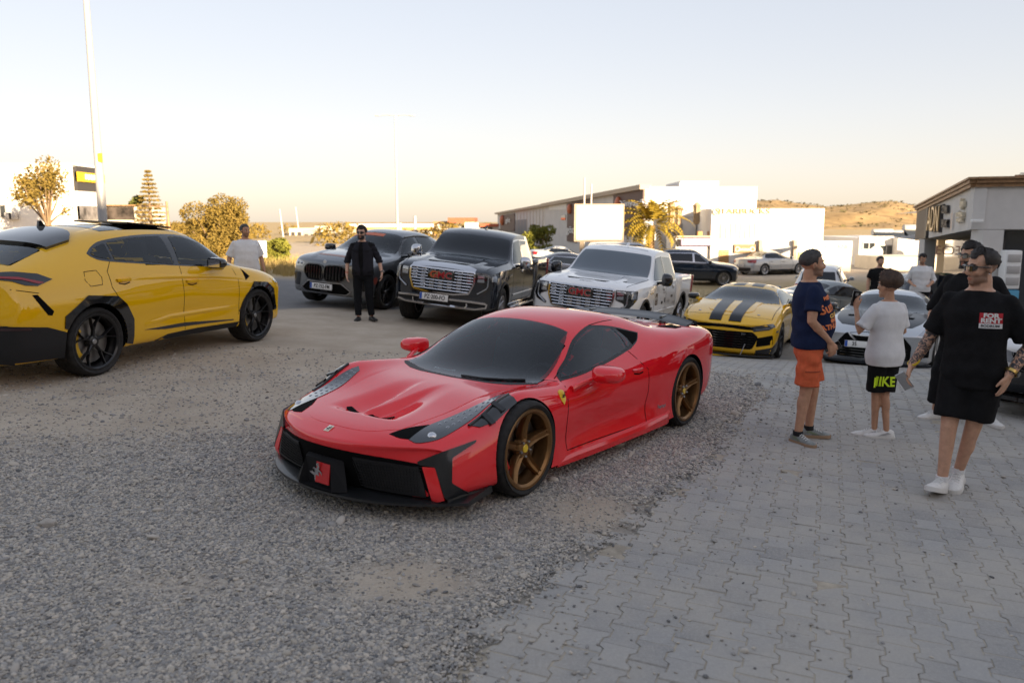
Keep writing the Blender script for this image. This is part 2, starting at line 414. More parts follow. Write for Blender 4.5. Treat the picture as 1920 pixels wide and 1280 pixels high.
    def open_glass(s, x_dash, x_seat, zf, zs, ys=(.38, -.38), rear=None, wheel_y=.38, dash_w=.68):
        """take the bodywork away behind the panes and furnish the cabin"""
        for o in [s.b] + s.frames:
            me = o.data; n = len(me.polygons); c = np.empty(n * 3); me.polygons.foreach_get('center', c); c = c.reshape(-1, 3); no = np.empty(n * 3); me.polygons.foreach_get('normal', no); no = no.reshape(-1, 3); kill = np.zeros(n, bool)
            for poly, axis in s.panes:
                f, d, _ = AXF(axis); o0 = Vector(f(0, 0)); u = np.array(Vector(f(1, 0)) - o0); v = np.array(Vector(f(0, 1)) - o0); q = np.stack([c @ u, c @ v], 1); ins = np.zeros(n, bool); dist = np.full(n, 9.)
                for i in range(len(poly)):
                    a, b = poly[i - 1], poly[i]; cr = ((a[1] > q[:, 1]) != (b[1] > q[:, 1])) & (q[:, 0] < (b[0] - a[0]) * (q[:, 1] - a[1]) / (b[1] - a[1] + 1e-12) + a[0]); ins ^= cr
                    e = b - a; t = np.clip(((q - a) @ e) / (e @ e + 1e-12), 0, 1); dist = np.minimum(dist, np.linalg.norm(q - a - t[:, None] * e, axis=1))
                kill |= ins & (dist > .012) & (no @ -np.array(d) > .12)
            bm = bmesh.new(); bm.from_mesh(me); bm.faces.ensure_lookup_table(); bmesh.ops.delete(bm, geom=[bm.faces[i] for i in np.nonzero(kill)[0]], context='FACES'); bm.to_mesh(me); bm.free()
        ct, cs_ = MATS['cabin_trim'], MATS['cabin_seat']; xr = rear if rear is not None else x_seat - .5
        cab = MB(); cab.box(((x_dash + xr) / 2, 0, zf), (x_dash - xr + .3, 1.5, .03)); cab.box((x_dash + .1, 0, (zf + zs) / 2 - .02), (.35, dash_w * 2, zs - zf), .08); cab.build('cabin_floor', ct, s.root)
        rows = [x_seat] + ([x_seat - .95] if rear is not None and x_seat - rear > 1.2 else [])
        for xs_ in rows:
            for y in ys:
                mb = MB(); mb.box((xs_ + .15, y, zf + .22), (.52, .48, .16), .06); mb.box((xs_ - .17, y, zs - .06), (.16, .48, .62), .07, Matrix.Rotation(R(-14), 3, 'Y')); mb.box((xs_ - .26, y, zs + .33), (.11, .26, .2), .05, Matrix.Rotation(R(-10), 3, 'Y')); mb.build('seat', cs_, s.root)
        xw = x_dash - .26; gz_ = lambda x, y: (s.hit(x, y, 'z') or (Vector((0, 0, 9)),))[0].z
        zw = min(zs, gz_(xw - .04, wheel_y) - .24)
        wv = MB(); wv.tube([(xw + .10 * math.cos(t) * -.4, wheel_y + .18 * math.sin(t), zw + .16 * math.cos(t)) for t in np.linspace(0, 2 * math.pi, 25)], .016, 6); wv.box((xw + .02, wheel_y, zw), (.05, .30, .06), .02); wv.build('steering_wheel', ct, s.root)
        MB().box((xw - .06, 0, gz_(xw - .02, 0) - .085), (.03, .22, .06), .015).build('inner_mirror', ct, s.root)
    def panel3(s, name, pts3, d, m, rnd=0., cr=0, both=True, **k):
        """panel from 3D outline points seen along direction d (left flank); mirrored to the right flank too"""
        out = []
        for sg in ((1, -1) if both else (1,)):
            dv = Vector((d[0], d[1] * sg, d[2])).normalized(); w = -dv; v = (Vector((0, 0, 1)) - w * w.z) if abs(w.z) < .95 else (Vector((1, 0, 0)) - w * w.x); v.normalize(); u = v.cross(w)
            q = [(Vector((p[0], p[1] * sg, p[2])).dot(u), Vector((p[0], p[1] * sg, p[2])).dot(v)) + tuple(p[3:]) for p in pts3]
            if cr: q = smooth_poly(q, cr)
            elif rnd: q = round_poly(q, rnd)
            out.append(s.panel(name, q, tuple(dv), m, **k))
        return out
    def sym(s, name, poly, m, **k):
        """the same panel on both flanks"""
        return s.panel(name, poly, '+y', m, **k), s.panel(name, poly, '-y', m, **k)
    def symx(s, name, poly, axis, m, **k):
        """the same panel left and right on a front, rear or top view (first/second coordinate mirrored)"""
        i = 1 if axis == 'z' else 0
        q = [tuple(-c if j == i else c for j, c in enumerate(p[:2])) for p in poly]
        return s.panel(name, poly, axis, m, **k), s.panel(name, q, axis, m, **k)
    def strips(s, name, lines, m, w=.006, off=.0015, res=.05, parent=None, lift=None, taper=False):
        """thin bands along lines on the surface: [(axis, [(a,b)...]), ...] joined as one part"""
        mb = MB()
        for axis, ln in lines:
            q = []
            for i in range(len(ln) - 1):
                p0, p1 = ln[i], ln[i + 1]; L = math.hypot(p1[0] - p0[0], p1[1] - p0[1]); k = max(1, int(L / res))
                q += [(p0[0] + (p1[0] - p0[0]) * j / k, p0[1] + (p1[1] - p0[1]) * j / k) for j in range(k)]
            q.append(tuple(ln[-1][:2])); P, Nn = s.proj(q, axis, off); rows = []
            for i, p in enumerate(P):
                t = (P[min(i + 1, len(P) - 1)] - P[max(i - 1, 0)]).normalized(); c = Nn[i].cross(t).normalized() * (w / 2); tp = 1.
                if taper: tp = max(.04, min(1, i / (len(P) * .35), (len(P) - 1 - i) / (len(P) * .35)))
                rows.append([p - c, p + c] if lift is None else [p - c - Nn[i] * off, p - c * (.35 if taper else .7) + Nn[i] * lift * tp, p + c * (.35 if taper else .7) + Nn[i] * lift * tp, p + c - Nn[i] * off])
            mb.grid(rows)
        return mb.build(name, m, parent or s.root, True, 40)
    def both(s, ln): return [('+y', ln), ('-y', ln)]
    def text(s, name, txt, size, axis, at, m, xdir, ydir, off=.003, bold=0., sx=1., parent=None, align='CENTER', flat=False, ext=0.):
        """lettering laid on the surface: at = 2D centre, xdir/ydir = 2D directions of the lettering"""
        v, f = text_geo(txt, size, bold, 0., align, sx)
        pts = [(at[0] + xdir[0] * p[0] + ydir[0] * p[1], at[1] + xdir[1] * p[0] + ydir[1] * p[1]) for p in v]
        P, _ = s.proj(pts, axis, off)
        return mesh_obj(name, P, f, m, parent or s.root, False)
    # ---- wheels
    def wheel_set(s, spots, tr, tw, rr, style, rimm, calm=None, hubm=None, nuts=5, inset=.02, steer=0., ns=5, cap=None, tread=True):
        """spots: (x, y of the outer face); the first wheel is built, the others share its meshes"""
        fm = MB(); d = tw
        # barrel + lip
        fm.lathe([(rr, -.004), (rr + .006, -.012), (rr - .004, -.03), (rr - .022, -.05), (rr - .03, -d + .03), (rr, -d + .01), (rr + .01, -d), (rr - .012, -d), (rr - .045, -d + .04), (rr - .042, -.06), (rr - .034, -.022), (rr - .018, -.006)], 48, closed=True)
        hb = .075 if rr > .22 else .065
        fm.lathe([(0, -inset - .010), (hb * .55, -inset - .010), (hb * .9, -inset - .018), (hb, -inset - .035), (hb * .9, -inset - .075), (0, -inset - .08)], 24)
        def spoke(a0, pts, gr=0.):
            rows = []
            for (r, lat, hw, yf, th) in pts:
                if gr: rows.append([(r, lat - hw, yf - th), (r, lat - hw * .95, yf - th * .2), (r, lat - hw * .75, yf), (r, lat - hw * .35, yf - gr), (r, lat + hw * .35, yf - gr), (r, lat + hw * .75, yf), (r, lat + hw * .95, yf - th * .2), (r, lat + hw, yf - th)])
                else: rows.append([(r, lat - hw, yf - th), (r, lat - hw * .8, yf - th * .25), (r, lat - hw * .35, yf), (r, lat + hw * .35, yf), (r, lat + hw * .8, yf - th * .25), (r, lat + hw, yf - th)])
            ca, sa = math.cos(a0), math.sin(a0)
            rows = [[(r * ca - l * sa, y, r * sa + l * ca) for r, l, y in row] for row in rows]; m = len(rows)
            fm.grid(rows, closed=True); n0 = len(fm.v)
            k_ = len(rows[0]); fm.f.append(tuple(range(n0 - k_, n0))); fm.mi.append(0)
        e = rr - .03; ii = inset
        for k in range(ns):
            a = math.pi / 2 + 2 * math.pi * k / ns
            if style == 'five': spoke(a, [(hb * .55, 0, .030, -ii - .012, .05), (rr * .38, 0, .033, -ii - .014, .055), (rr * .6, 0, .030, -ii - .006, .05), (rr * .85, 0, .026, -.012, .045), (e, 0, .026, -.010, .04)], .018)
            elif style == 'twin':    # Y shaped spokes
                spoke(a, [(hb * .6, 0, .022, -ii - .01, .04), (rr * .5, 0, .013, -ii, .04)])
                for sg in (1, -1): spoke(a, [(rr * .38, 0, .012, -ii - .004, .04), (rr * .65, sg * .03, .011, -ii + .003, .04), (e, sg * .072, .011, -.012, .03)])
            elif style == 'multi':
                spoke(a, [(hb * .7, 0, .014, -ii - .01, .035), (rr * .55, 0, .012, -ii - .003, .035), (e, 0, .016, -.012, .03)])
            elif style == 'wide':
                spoke(a, [(hb * .6, 0, .035, -ii - .01, .045), (rr * .6, 0, .036, -ii, .045), (e, 0, .055, -.012, .035)])
        tm = MB(); n = 96 if tread else 48; prof = [(rr - .006, -.018), (rr + .012, -.004), (rr + (tr - rr) * .5, .004), (tr - .03, -.004), (tr - .01, -.016), (tr - .002, -.034)]
        k = 4; w = d - .07
        for i in range(k):
            a0 = -.036 - w * i / k; a1 = -.036 - w * (i + 1) / k
            if i: prof += [(tr - .010, a0 - .001), (tr, a0 - .005)]
            prof += [(tr, a1 + .003)]
        prof += [(tr - .010, -d + .016), (tr - .03, -d + .004), (rr + (tr - rr) * .5, -d - .004), (rr + .012, -d + .004), (rr - .006, -d + .018)]
        m_ = len(prof); tm.lathe(prof, n)
        if tread:
            for q in range(n):
                if q % 3 == 0:
                    for i in range(5, m_ - 5):
                        v = tm.v[q * m_ + i]; r0 = math.hypot(v[0], v[2]); fct = (r0 - .007) / r0; tm.v[q * m_ + i] = (v[0] * fct, v[1], v[2] * fct)
        parts = []
        w0 = fm.build('wheel', rimm, s.root, True, 30)
        t0 = tm.build('tyre', MATS['rubber'], w0, True, 50)
        dm = MB().lathe([(.05, -.085 - ii), (rr * .78, -.085 - ii), (rr * .78, -.112 - ii), (.05, -.112 - ii)], 32, closed=True).build('brake_disc', MATS['brake_steel'], w0)
        bk = MB().lathe([(0, -d * .75), (rr - .05, -d * .75)], 32).build('wheel_well', MATS['gap_black'], w0)
        if calm:
            rows = []
            for a in np.linspace(-.75, .75, 10):
                ca, sa = math.cos(a), math.sin(a)
                rows.append([(r * ca, y, r * sa) for r, y in ((rr * .84, -.06 - ii), (rr * .82, -.045 - ii), (rr * .60, -.045 - ii), (rr * .58, -.06 - ii), (rr * .58, -.13 - ii), (rr * .84, -.13 - ii))])
            cm_ = MB().grid(rows, closed=True); n0 = len(cm_.v); cm_.f += [tuple(range(6)), tuple(range(n0 - 1, n0 - 7, -1))]; cm_.mi += [0, 0]
            cm_.build('brake_caliper', calm, w0)
        if hubm:
            MB().lathe([(0, -ii - .002), (.026, -ii - .003), (.03, -ii - .008), (.03, -ii - .02)], 20).build('hub_cap', hubm, w0)
        if nuts:
            for k in range(nuts):
                nm = MB(); a = math.pi / 2 + math.pi / nuts + 2 * math.pi * k / nuts; nm.lathe([(0, -ii + .004), (.007, -ii + .004), (.011, -ii - .004), (.011, -ii - .02)], 8, c=(.056 * math.cos(a), 0, .056 * math.sin(a)))
                nm.build('lug_nut', MATS['satin_metal'], w0)
        for i, (x, y) in enumerate(spots):
            o = w0 if i == 0 else copy_tree(w0, s.root)
            o.location = (x, y, tr); o.rotation_euler = (0, 0, (steer if x > 0 else 0) + (0 if y > 0 else math.pi))
        return w0
    def mirror_pair(s, c, m, shape='road', stalk=None, gm=None, sz=(.13, .22, .15), leg=True, side=(1, -1), rot=0.):
        """door mirrors: c = centre of the left housing"""
        for sg in side:
            mb = MB(); L, W, H = sz; rows = []
            for k, (t, sc) in enumerate(((-.5, .80), (-.47, .93), (-.3, 1.0), (0, 1.0), (.25, .9), (.42, .68), (.5, .35))):
                row = []
                for a in np.linspace(0, 2 * math.pi, 21)[:-1]:
                    ca, sa = math.cos(a), math.sin(a); e = .6
                    row.append((c[0] + t * L, sg * (c[1] + np.sign(ca) * abs(ca)**e * W / 2 * sc), c[2] + np.sign(sa) * abs(sa)**e * H / 2 * sc * (1 - .15 * ca)))
                rows.append(row)
            mb.grid(rows, closed=True); n = len(mb.v); mb.f += [tuple(range(20)), tuple(range(n - 1, n - 21, -1))]; mb.mi += [0, 0]
            o = mb.build('wing_mirror', m, s.root, True, 40)
            if leg and stalk:
                p0 = Vector((stalk[0], sg * stalk[1], stalk[2])); p1 = Vector((c[0] + .02, sg * (c[1] - W * .3), c[2] - H * .25))
                MB().tube([p0, p0 * .5 + p1 * .5 + Vector((0, 0, .01)), p1], [.05, .038, .04], 10, flat=.55).build('mirror_arm', gm or m, o)
            g = [(c[0] - .5 * L - .002, sg * (c[1] + u * W * .36), c[2] + w * H * .34) for u, w in ((-1, -1), (1, -1), (1, 1), (-1, 1))]
            mesh_obj('mirror_glass', g, [(0, 1, 2, 3)], MATS['mirror_glass'], o, False)
    def plate(s, axis, at, txt, w=.52, h=.11, parent=None, tr=False, off=.012, tiltz=0.):
        """number plate standing off the surface: at = (y, z)"""
        hx = s.hit(at[0], at[1], axis); sg = 1 if axis == '+x' else -1
        x = max((s.hit(at[0] + dy, at[1] + dz, axis) or hx)[0].x * sg for dy in (-w / 2.2, 0, w / 2.2) for dz in (-h / 2, h / 2)) * sg
        M = frame((x + sg * off, at[0], at[1]), (0, sg, 0), (0, 0, 1)); W = lambda L: [tuple(M @ Vector(p)) for p in L]
        mb = MB(); mb.T = M; mb.box((0, 0, 0), (w, h, .012), .004); p = mb.build('number_plate', MATS['plate_white'], parent or s.root)
        mb = MB(); mb.T = M; mb.box((-w / 2 + .026, 0, .006), (.042, h * .9, .004)); mb.build('blue_band', MATS['plate_blue'], p)
        text_obj('plate_lettering', txt, h * .86, M @ Matrix.Translation((.02, -.002, .0085)), MATS['print_black'], p, sx=.80, bold=.0015)
        fr = MB(); fr.T = M
        for c_, d_ in (((0, h / 2 + .003, .002), (w + .02, .007, .012)), ((0, -h / 2 - .003, .002), (w + .02, .007, .012)), ((-w / 2 - .005, 0, .002), (.008, h, .012)), ((w / 2 + .005, 0, .002), (.008, h, .012))): fr.box(c_, d_)
        fr.build('plate_frame', MATS['print_black'], p)
        return p
def std_rails(top, edge, belt, sho, plan, low, under=.2):
    """feature lines of an ordinary car: top (x,z) on the centre line; edge (x,y,z) hood/roof edge; belt (x,y,z);
    sho (x,z) shoulder height; plan (x,half width); low [(z, inset), ...] heights of the lower flank lines"""
    tx, tzz = zip(*top); ex, ey, ez = zip(*edge); px, py = zip(*plan)
    x0, x1 = edge[0][0], edge[-1][0]
    def T(x): return float(pchip(tx, tzz, x))
    r0 = [(x, 0, z) for x, z in top]
    r1 = []
    for x, z in top:
        q = np.clip(x, x1, x0); y = float(pchip(ex, ey, q)); zz = float(pchip(ex, ez, q)); xx = x if x1 < x < x0 else (x0 * .4 + x * .6 if x >= x0 else x1 * .4 + x * .6)
        r1.append((xx, y * .6, z + (min(zz, z) - z) * .22))
    r = [r0, r1, list(edge), list(belt)]
    r.append([(x, float(pchip(px, py, x)) * .985, z) for x, z in sho])
    for z, ins in low:
        zf = z if callable(z) else (lambda x, z=z: z); nf = ins if callable(ins) else (lambda x, i=ins: i)
        r.append([(x, y - nf(x), zf(x)) for x, y in plan])
    u = r[-1]; r.append([(x, y - .12, z - .02) for x, y, z in u]); r.append([(x, 0, under) for x in (plan[0][0] + .02, 0, plan[-1][0] - .02)])
    return r
def on_side(c, P):
    out = []
    for p in P:
        h = c.hit(p[0], p[1], '+y'); out.append((p[0], h[0].y if h else .6, p[1]) + tuple(p[2:]))
    return out
def arch_ring(c, ax, az, r0, outer, m, name='wheel_arch_trim', off=.014, th=.02):
    """trim round a wheel opening: inner arc r0, outer polygon or radius"""
    if isinstance(outer, float): o = [(ax + outer * math.cos(a), az + outer * math.sin(a)) for a in np.linspace(R(-8), R(188), 22)]
    else: o = outer
    a0 = math.atan2(o[0][1] - az, o[0][0] - ax); a1 = math.atan2(o[-1][1] - az, o[-1][0] - ax)
    if a1 < a0: a1 += 2 * math.pi
    inn = [(ax + r0 * math.cos(a), az + r0 * math.sin(a)) for a in np.linspace(a1, a0, 24)]
    return c.sym(name, list(o) + inn, m, off=off, th=th, res=.09)
def handles(c, spots, m, L=.2, h=.028):
    for sg in (1, -1):
        ax = '+y' if sg > 0 else '-y'
        for x, z in spots:
            rows = []
            for t in np.linspace(0, 1, 7):
                xx = x - L / 2 + L * t; p = c.hit(xx, z, ax)[0]; b = .035 * math.sin(math.pi * (.08 + .84 * t))**.6
                rows.append([(xx, p.y - sg * .005, z + h * .7), (xx, p.y + sg * b, z + h * .55), (xx, p.y + sg * b, z - h * .4), (xx, p.y - sg * .005, z - h * .7)])
            MB().grid(rows).build('door_handle', m, c.root)
            c.strips('handle_recess', [(ax, [(x - L * .4, z - h), (x, z - h * 1.6), (x + L * .4, z - h)])], MATS['gap_black'], .014)
def slab(name, pts, m, parent, th=.03):
    """closed slab under a plan outline pts [(x,y,z)]"""
    n = len(pts); v = list(pts) + [(p[0], p[1], p[2] - th) for p in pts]
    return mesh_obj(name, v, [tuple(range(n)), tuple(range(2 * n - 1, n - 1, -1))] + [(i, n + i, n + (i + 1) % n, (i + 1) % n) for i in range(n)], m, parent, True, 30)
# ================================================================ red sports car
def red_sports_car():
    red = paint('rosso_paint', (.80, .010, .018), rough=.3); carbon = mat('carbon', (.010, .011, .012), .35, coat=.25, noise=.4, nscale=300)
    bronze = mat('bronze_rim', (.25, .135, .055), .34, .85, noise=.12, nscale=9)
    c = Car('red_sports_car', (.135, 7.0, tz(.135, 7.0)), -2.201, 'low red two-seat sports car on bronze wheels, nearest car on the gravel', 'car')
    rails = [
      [(2.44,0,.49),(2.35,0,.545),(2.1,0,.60),(1.8,0,.64),(1.325,0,.69),(1.0,0,.73),(.90,0,.75),(.55,0,.93),(.25,0,1.09),(.12,0,1.128),(-.15,0,1.16),(-.35,0,1.165),(-.7,0,1.14),(-1.2,0,1.03),(-1.7,0,.935),(-2.05,0,.90),(-2.19,0,.87)],
      [(2.39,.36,.49),(2.29,.38,.545),(2.05,.40,.60),(1.8,.41,.64),(1.325,.42,.69),(.95,.43,.735),(.85,.44,.755),(.5,.42,.93),(.20,.40,1.085),(.05,.38,1.12),(-.2,.36,1.15),(-.35,.36,1.155),(-.7,.35,1.125),(-1.2,.35,1.01),(-1.7,.40,.925),(-2.05,.42,.895),(-2.18,.42,.86)],
      [(2.28,.60,.48),(2.18,.62,.54),(2.0,.63,.595),(1.75,.65,.64),(1.325,.67,.70),(1.0,.69,.735),(.72,.70,.755),(.42,.665,.89),(.12,.60,1.03),(-.10,.57,1.085),(-.4,.56,1.11),(-.7,.56,1.09),(-1.2,.62,.97),(-1.7,.66,.925),(-2.05,.66,.89),(-2.16,.66,.855)],
      [(2.14,.75,.47),(2.02,.77,.53),(1.75,.79,.63),(1.5,.80,.735),(1.325,.80,.775),(1.05,.80,.785),(.70,.80,.755),(.2,.80,.76),(-.2,.795,.785),(-.5,.78,.825),(-.85,.77,.89),(-1.2,.79,.925),(-1.7,.82,.92),(-2.05,.80,.88),(-2.14,.80,.84)],
      [(2.08,.80,.455),(1.95,.83,.51),(1.7,.87,.60),(1.5,.89,.705),(1.325,.905,.74),(1.05,.905,.725),(.6,.89,.685),(.2,.885,.69),(-.3,.89,.72),(-.8,.925,.79),(-1.2,.945,.85),(-1.6,.94,.86),(-2.0,.90,.82),(-2.12,.86,.78)],
      [(2.09,.83,.39),(1.85,.89,.43),(1.325,.94,.49),(.9,.925,.50),(.4,.91,.51),(-.2,.915,.53),(-.8,.95,.57),(-1.325,.968,.59),(-1.8,.945,.60),(-2.08,.88,.60)],
      [(2.13,.84,.26),(1.85,.90,.28),(1.325,.945,.30),(.85,.90,.30),(.3,.865,.30),(-.3,.87,.31),(-.8,.93,.34),(-1.325,.965,.34),(-1.8,.94,.36),(-2.05,.88,.38)],
      [(2.16,.84,.16),(1.85,.89,.155),(1.325,.93,.145),(.85,.935,.135),(.3,.945,.125),(-.3,.95,.125),(-.8,.955,.14),(-1.325,.95,.16),(-1.8,.92,.2),(-2.02,.86,.25)],
      [(2.16,.74,.13),(1.3,.80,.11),(0,.80,.10),(-1.3,.80,.13),(-2.0,.74,.23)],
      [(2.25,0,.13),(0,0,.10),(-2.0,0,.23)]]
    sh = lambda x, z: (x - .05 * min(1, max(0, (x - 1.5) / .5)), z - .045 * min(1, max(0, (z - .5) / .15)) * min(1, max(0, (x - .3) / .4)) * (.45 if 1.1 < x < 1.55 else 1) - .03 * (z > .95))
    rails = [[(sh(x, z)[0], y, sh(x, z)[1]) for x, y, z in r] for r in rails]
    capF = [(2.45,.478),(2.462,.46),(2.465,.44),(2.462,.42),(2.43,.36),(2.38,.26),(2.35,.17),(2.33,.135)]
    capF = [(x - .05, z) for x, z in capF]
    capR = [(-2.2,.86),(-2.21,.84),(-2.21,.82),(-2.2,.77),(-2.16,.6),(-2.1,.4),(-2.05,.27),(-2.0,.24)]
    def trough(x, y):
        x = np.asarray(x, float); y = np.abs(np.asarray(y, float))
        yi = np.interp(x, [1.2, 1.9, 2.02], [.10, .035, .012])
        fade = smooth(1.22, 1.85, x) * (1 - smooth(1.97, 2.05, x)); w = np.interp(x, [1.2, 2.0], [.16, .34])
        u = (y - yi) / w; prof = smooth(-.08, .16, u) * (1 - smooth(.12, 1.0, u))
        return -.055 * fade * prof
    hood = smooth_poly([(2.235,.27),(2.10,.455,0),(1.70,.515),(1.35,.55),(1.05,.60),(.88,.665,0),(1.0,.36),(1.045,0),(1.0,-.36),(.88,-.665,0),(1.05,-.60),(1.35,-.55),(1.70,-.515),(2.10,-.455,0),(2.235,-.27),(2.265,0)], 5)
    def sink(x, y, z):
        lim = np.interp(x, [1.1, 1.35, 1.9, 2.15], [.50, .50, .45, .30])
        return np.where((z > .45) & (x > 1.1) & (x < 2.15) & (np.abs(y) < lim), -.06 * smooth(0, .06, lim - np.abs(y)) * smooth(1.1, 1.2, x) * (1 - smooth(2.05, 2.15, x)), 0)
    c.body(rails, red, step=.12, capF=capF, capR=capR, crease={7: (.6, -1.2, 1.2), 6: (.35, -.8, 1.0)}, arches=[(1.325, .342, .357), (-1.325, .345, .362)], disp=sink, archy=.72)
    c.panel('hood', hood, 'z', red, off=.002, th=.012, res=.019, disp=trough)
    for sg in (1, -1):
        v = round_poly([(2.0, sg * .035), (1.955, sg * .04), (1.915, sg * .215), (1.955, sg * .23), (2.0, sg * .14)], .012)
        c.panel('hood_vent', v, 'z', MATS['gap_black'], off=.004, th=.02, res=.04, disp=lambda x, y: float(trough(x, y)) + .004)
    g = MATS['clear_glass']
    ws = smooth_poly([(1.03,0),(.995,.36),(.865,.672,0),(.55,.632),(.33,.565),(.19,.50,0),(.185,.25),(.18,0),(.185,-.25),(.19,-.50,0),(.33,-.565),(.55,-.632),(.865,-.672,0),(.995,-.36)], 5)
    c.panel('windshield', ws, 'z', g, off=.003, th=.008)
    c.panel('cowl', [(1.045,.36),(1.01,.50),(.93,.64),(.88,.69),(.86,.675),(.96,.45),(1.005,.33),(1.035,0),(1.005,-.33),(.96,-.45),(.86,-.675),(.88,-.69),(.93,-.64),(1.01,-.5),(1.045,-.36),(1.065,0)], 'z', MATS['black_plastic'], off=.0035, th=.004)
    side = smooth_poly([(.655,.725,0),(.482,.815),(.237,.945),(-.025,1.02),(-.18,1.028),(-.34,1.01,0),(-.385,.94),(-.375,.845,0),(.077,.785),(.448,.745)], 4)
    fr = smooth_poly([(.70,.712,0),(.482,.83),(.237,.962),(-.025,1.037),(-.18,1.044),(-.42,1.015),(-.72,.945,0),(-.60,.885),(-.44,.838,0),(-.10,.79),(.2,.757),(.448,.73)], 4)
    swd = (0, -.8, -.6)
    def on_side(P): return [(x, c.hit(x, z, '+y')[0].y if c.hit(x, z, '+y') else .55, z) for x, z in P]
    c.panel3('window_frame', on_side(fr), swd, MATS['print_black'], off=.002, th=.003, res=.03)
    c.panel3('side_window', on_side(side), swd, g, off=.005, th=.002)
    c.sym('quarter_window', smooth_poly([(-.36,1.005,0),(-.44,.96),(-.475,.90),(-.44,.86,0),(-.395,.855,0),(-.40,.94)], 4), g, off=.005, th=.002)
    c.sym('side_intake', [(-.43,1.0),(-.70,.94),(-.60,.89),(-.50,.865),(-.49,.92)], MATS['gap_black'], off=.004, th=.002, res=.05)
    c.panel('rear_window', smooth_poly([(-.62,.30),(-.62,-.30),(-1.35,-.34),(-1.45,-.2),(-1.45,.2),(-1.35,.34)], 4), 'z', g, off=.003)
    c.symx('engine_vent', [(-1.28,.60),(-1.62,.60),(-1.55,.74),(-1.42,.74)], 'z', MATS['gap_black'], off=.004)
    # lamps
    for a in c.panel3('headlight', [(2.16,.575,.50,0),(2.14,.645,.50),(2.0,.722,.533),(1.73,.738,.596),(1.36,.735,.70,0),(1.40,.685,.69,0),(1.6,.62,.63),(1.8,.585,.60),(1.97,.565,.57)], (-.2,-.2,-.95), MATS['lamp_dark'], cr=5, off=.005, th=.006, res=.04):
        sg = 1 if a.data.vertices[0].co.y > 0 else -1
        for (x, y, r) in ((2.03, .655, .034),):
            h = c.hit(x, sg * y, 'z'); MB().ell(h[0] + Vector((0, 0, -.012)), (r, r, r * .9), 16, 10).build('projector', MATS['chrome'], a)
        lm = MB()
        for k in range(9):
            for j in range(2):
                x = 1.46 + k * .055; y = np.interp(x, [1.4, 1.6, 1.97], [.70, .645, .60]) + j * np.interp(x, [1.4, 1.6, 1.97], [.025, .055, .07]); h = c.hit(x, sg * y, 'z')
                lm.ell(h[0] + Vector((0, 0, -.0035)), (.020, .016, .014), 8, 6)
        lm.build('led_row', mat('led_grey', (.16, .17, .19), .2, .5, coat=1.), a)
    c.symx('lamp_intake', smooth_poly([(2.19,.43,0),(2.06,.475),(1.945,.555,0),(2.14,.605,0),(2.185,.52)], 3), 'z', MATS['gap_black'], off=.003, th=.006)
    lv = c.panel3('fender_vent', [(1.80,.765,.58),(1.50,.785,.69),(1.41,.80,.71),(1.42,.885,.69),(1.637,.885,.62),(1.76,.835,.58)], (-.2,-.45,-.85), MATS['gloss_black'], rnd=.01, off=.006, th=.006, res=.03)
    for a in lv:
        sg = 1 if a.data.vertices[0].co.y > 0 else -1
        c.strips('vent_blade', [('z', [(x, sg * .785), (x + .005, sg * .865)]) for x in (1.66, 1.55)], carbon, .05, parent=a, lift=.02, off=.006)
        c.strips('vent_rim', [('z', [(1.80, sg * .77), (1.50, sg * .79), (1.41, sg * .805)])], carbon, .02, parent=a, lift=.012, off=.004)
    # nose: dark mouth, carbon splitter and blades
    c.panel('mouth', smooth_poly([(-.77,.355,0),(-.45,.40),(0,.425),(.45,.40),(.77,.355,0),(.81,.20),(.78,.155,0),(0,.15),(-.78,.155,0),(-.81,.20)], 5), '+x', MATS['gap_black'], off=.004, th=.004)
    mesh = c.symx('mesh_grille', smooth_poly([(.26,.385,0),(.5,.37),(.66,.35,0),(.71,.22),(.72,.17,0),(.30,.175,0)], 4), '+x', MATS['grille_mesh'], off=.014, th=.008)
    for sg in (1, -1):
        gm = MB()
        for k in range(21):
            y = .28 + k * .0195; pts = [(sg * y, .19), (sg * (y + .012), .36)]
            P, _ = c.proj([(sg * y, .185), (sg * (y - .01), .27), (sg * (y - .02), .36 - .02 * (k / 21))], '+x', .017); gm.tube(P, .0025, 4, False)
        for k in range(9):
            z = .19 + k * .021; P, _ = c.proj([(sg * (.28 + .08 * j), z) for j in range(6)], '+x', .018); gm.tube(P, .0025, 4, False)
        gm.build('grille_wire', MATS['black_plastic'], c.root)
    yy = np.linspace(-1, 1, 33); def_x = lambda y: 2.43 - .40 * abs(y)**2.6 - .05 * abs(y)
    rows = []
    for t in yy:
        y = t * .93; x = def_x(t); rows.append([(x - .30, y * .96, .118), (x - .02, y, .108), (x + .012, y * 1.005, .118), (x + .01, y * 1.005, .134), (x - .03, y, .146), (x - .30, y * .95, .165)])
    mb = MB().grid(rows, closed=True); n0 = len(mb.v); mb.f += [tuple(range(6)), tuple(range(n0 - 1, n0 - 7, -1))]; mb.mi += [0, 0]
    mb.build('front_splitter', carbon, c.root)
    dd = (-.78, -.6, -.15)
    c.panel3('canard', [(1.87,.885,.505),(1.88,.885,.49),(2.05,.835,.42),(2.08,.86,.27),(1.97,.905,.19),(1.93,.92,.14),(2.10,.855,.14),(2.12,.765,.36),(2.164,.67,.372),(2.17,.655,.388),(2.09,.745,.44)], dd, carbon, rnd=.01, off=.016, th=.02, res=.04)
    c.panel3('bumper_strut', [(2.145,.68,.358),(2.12,.765,.36),(2.10,.84,.15),(2.14,.765,.15)], dd, red, off=.014, th=.018, res=.04)
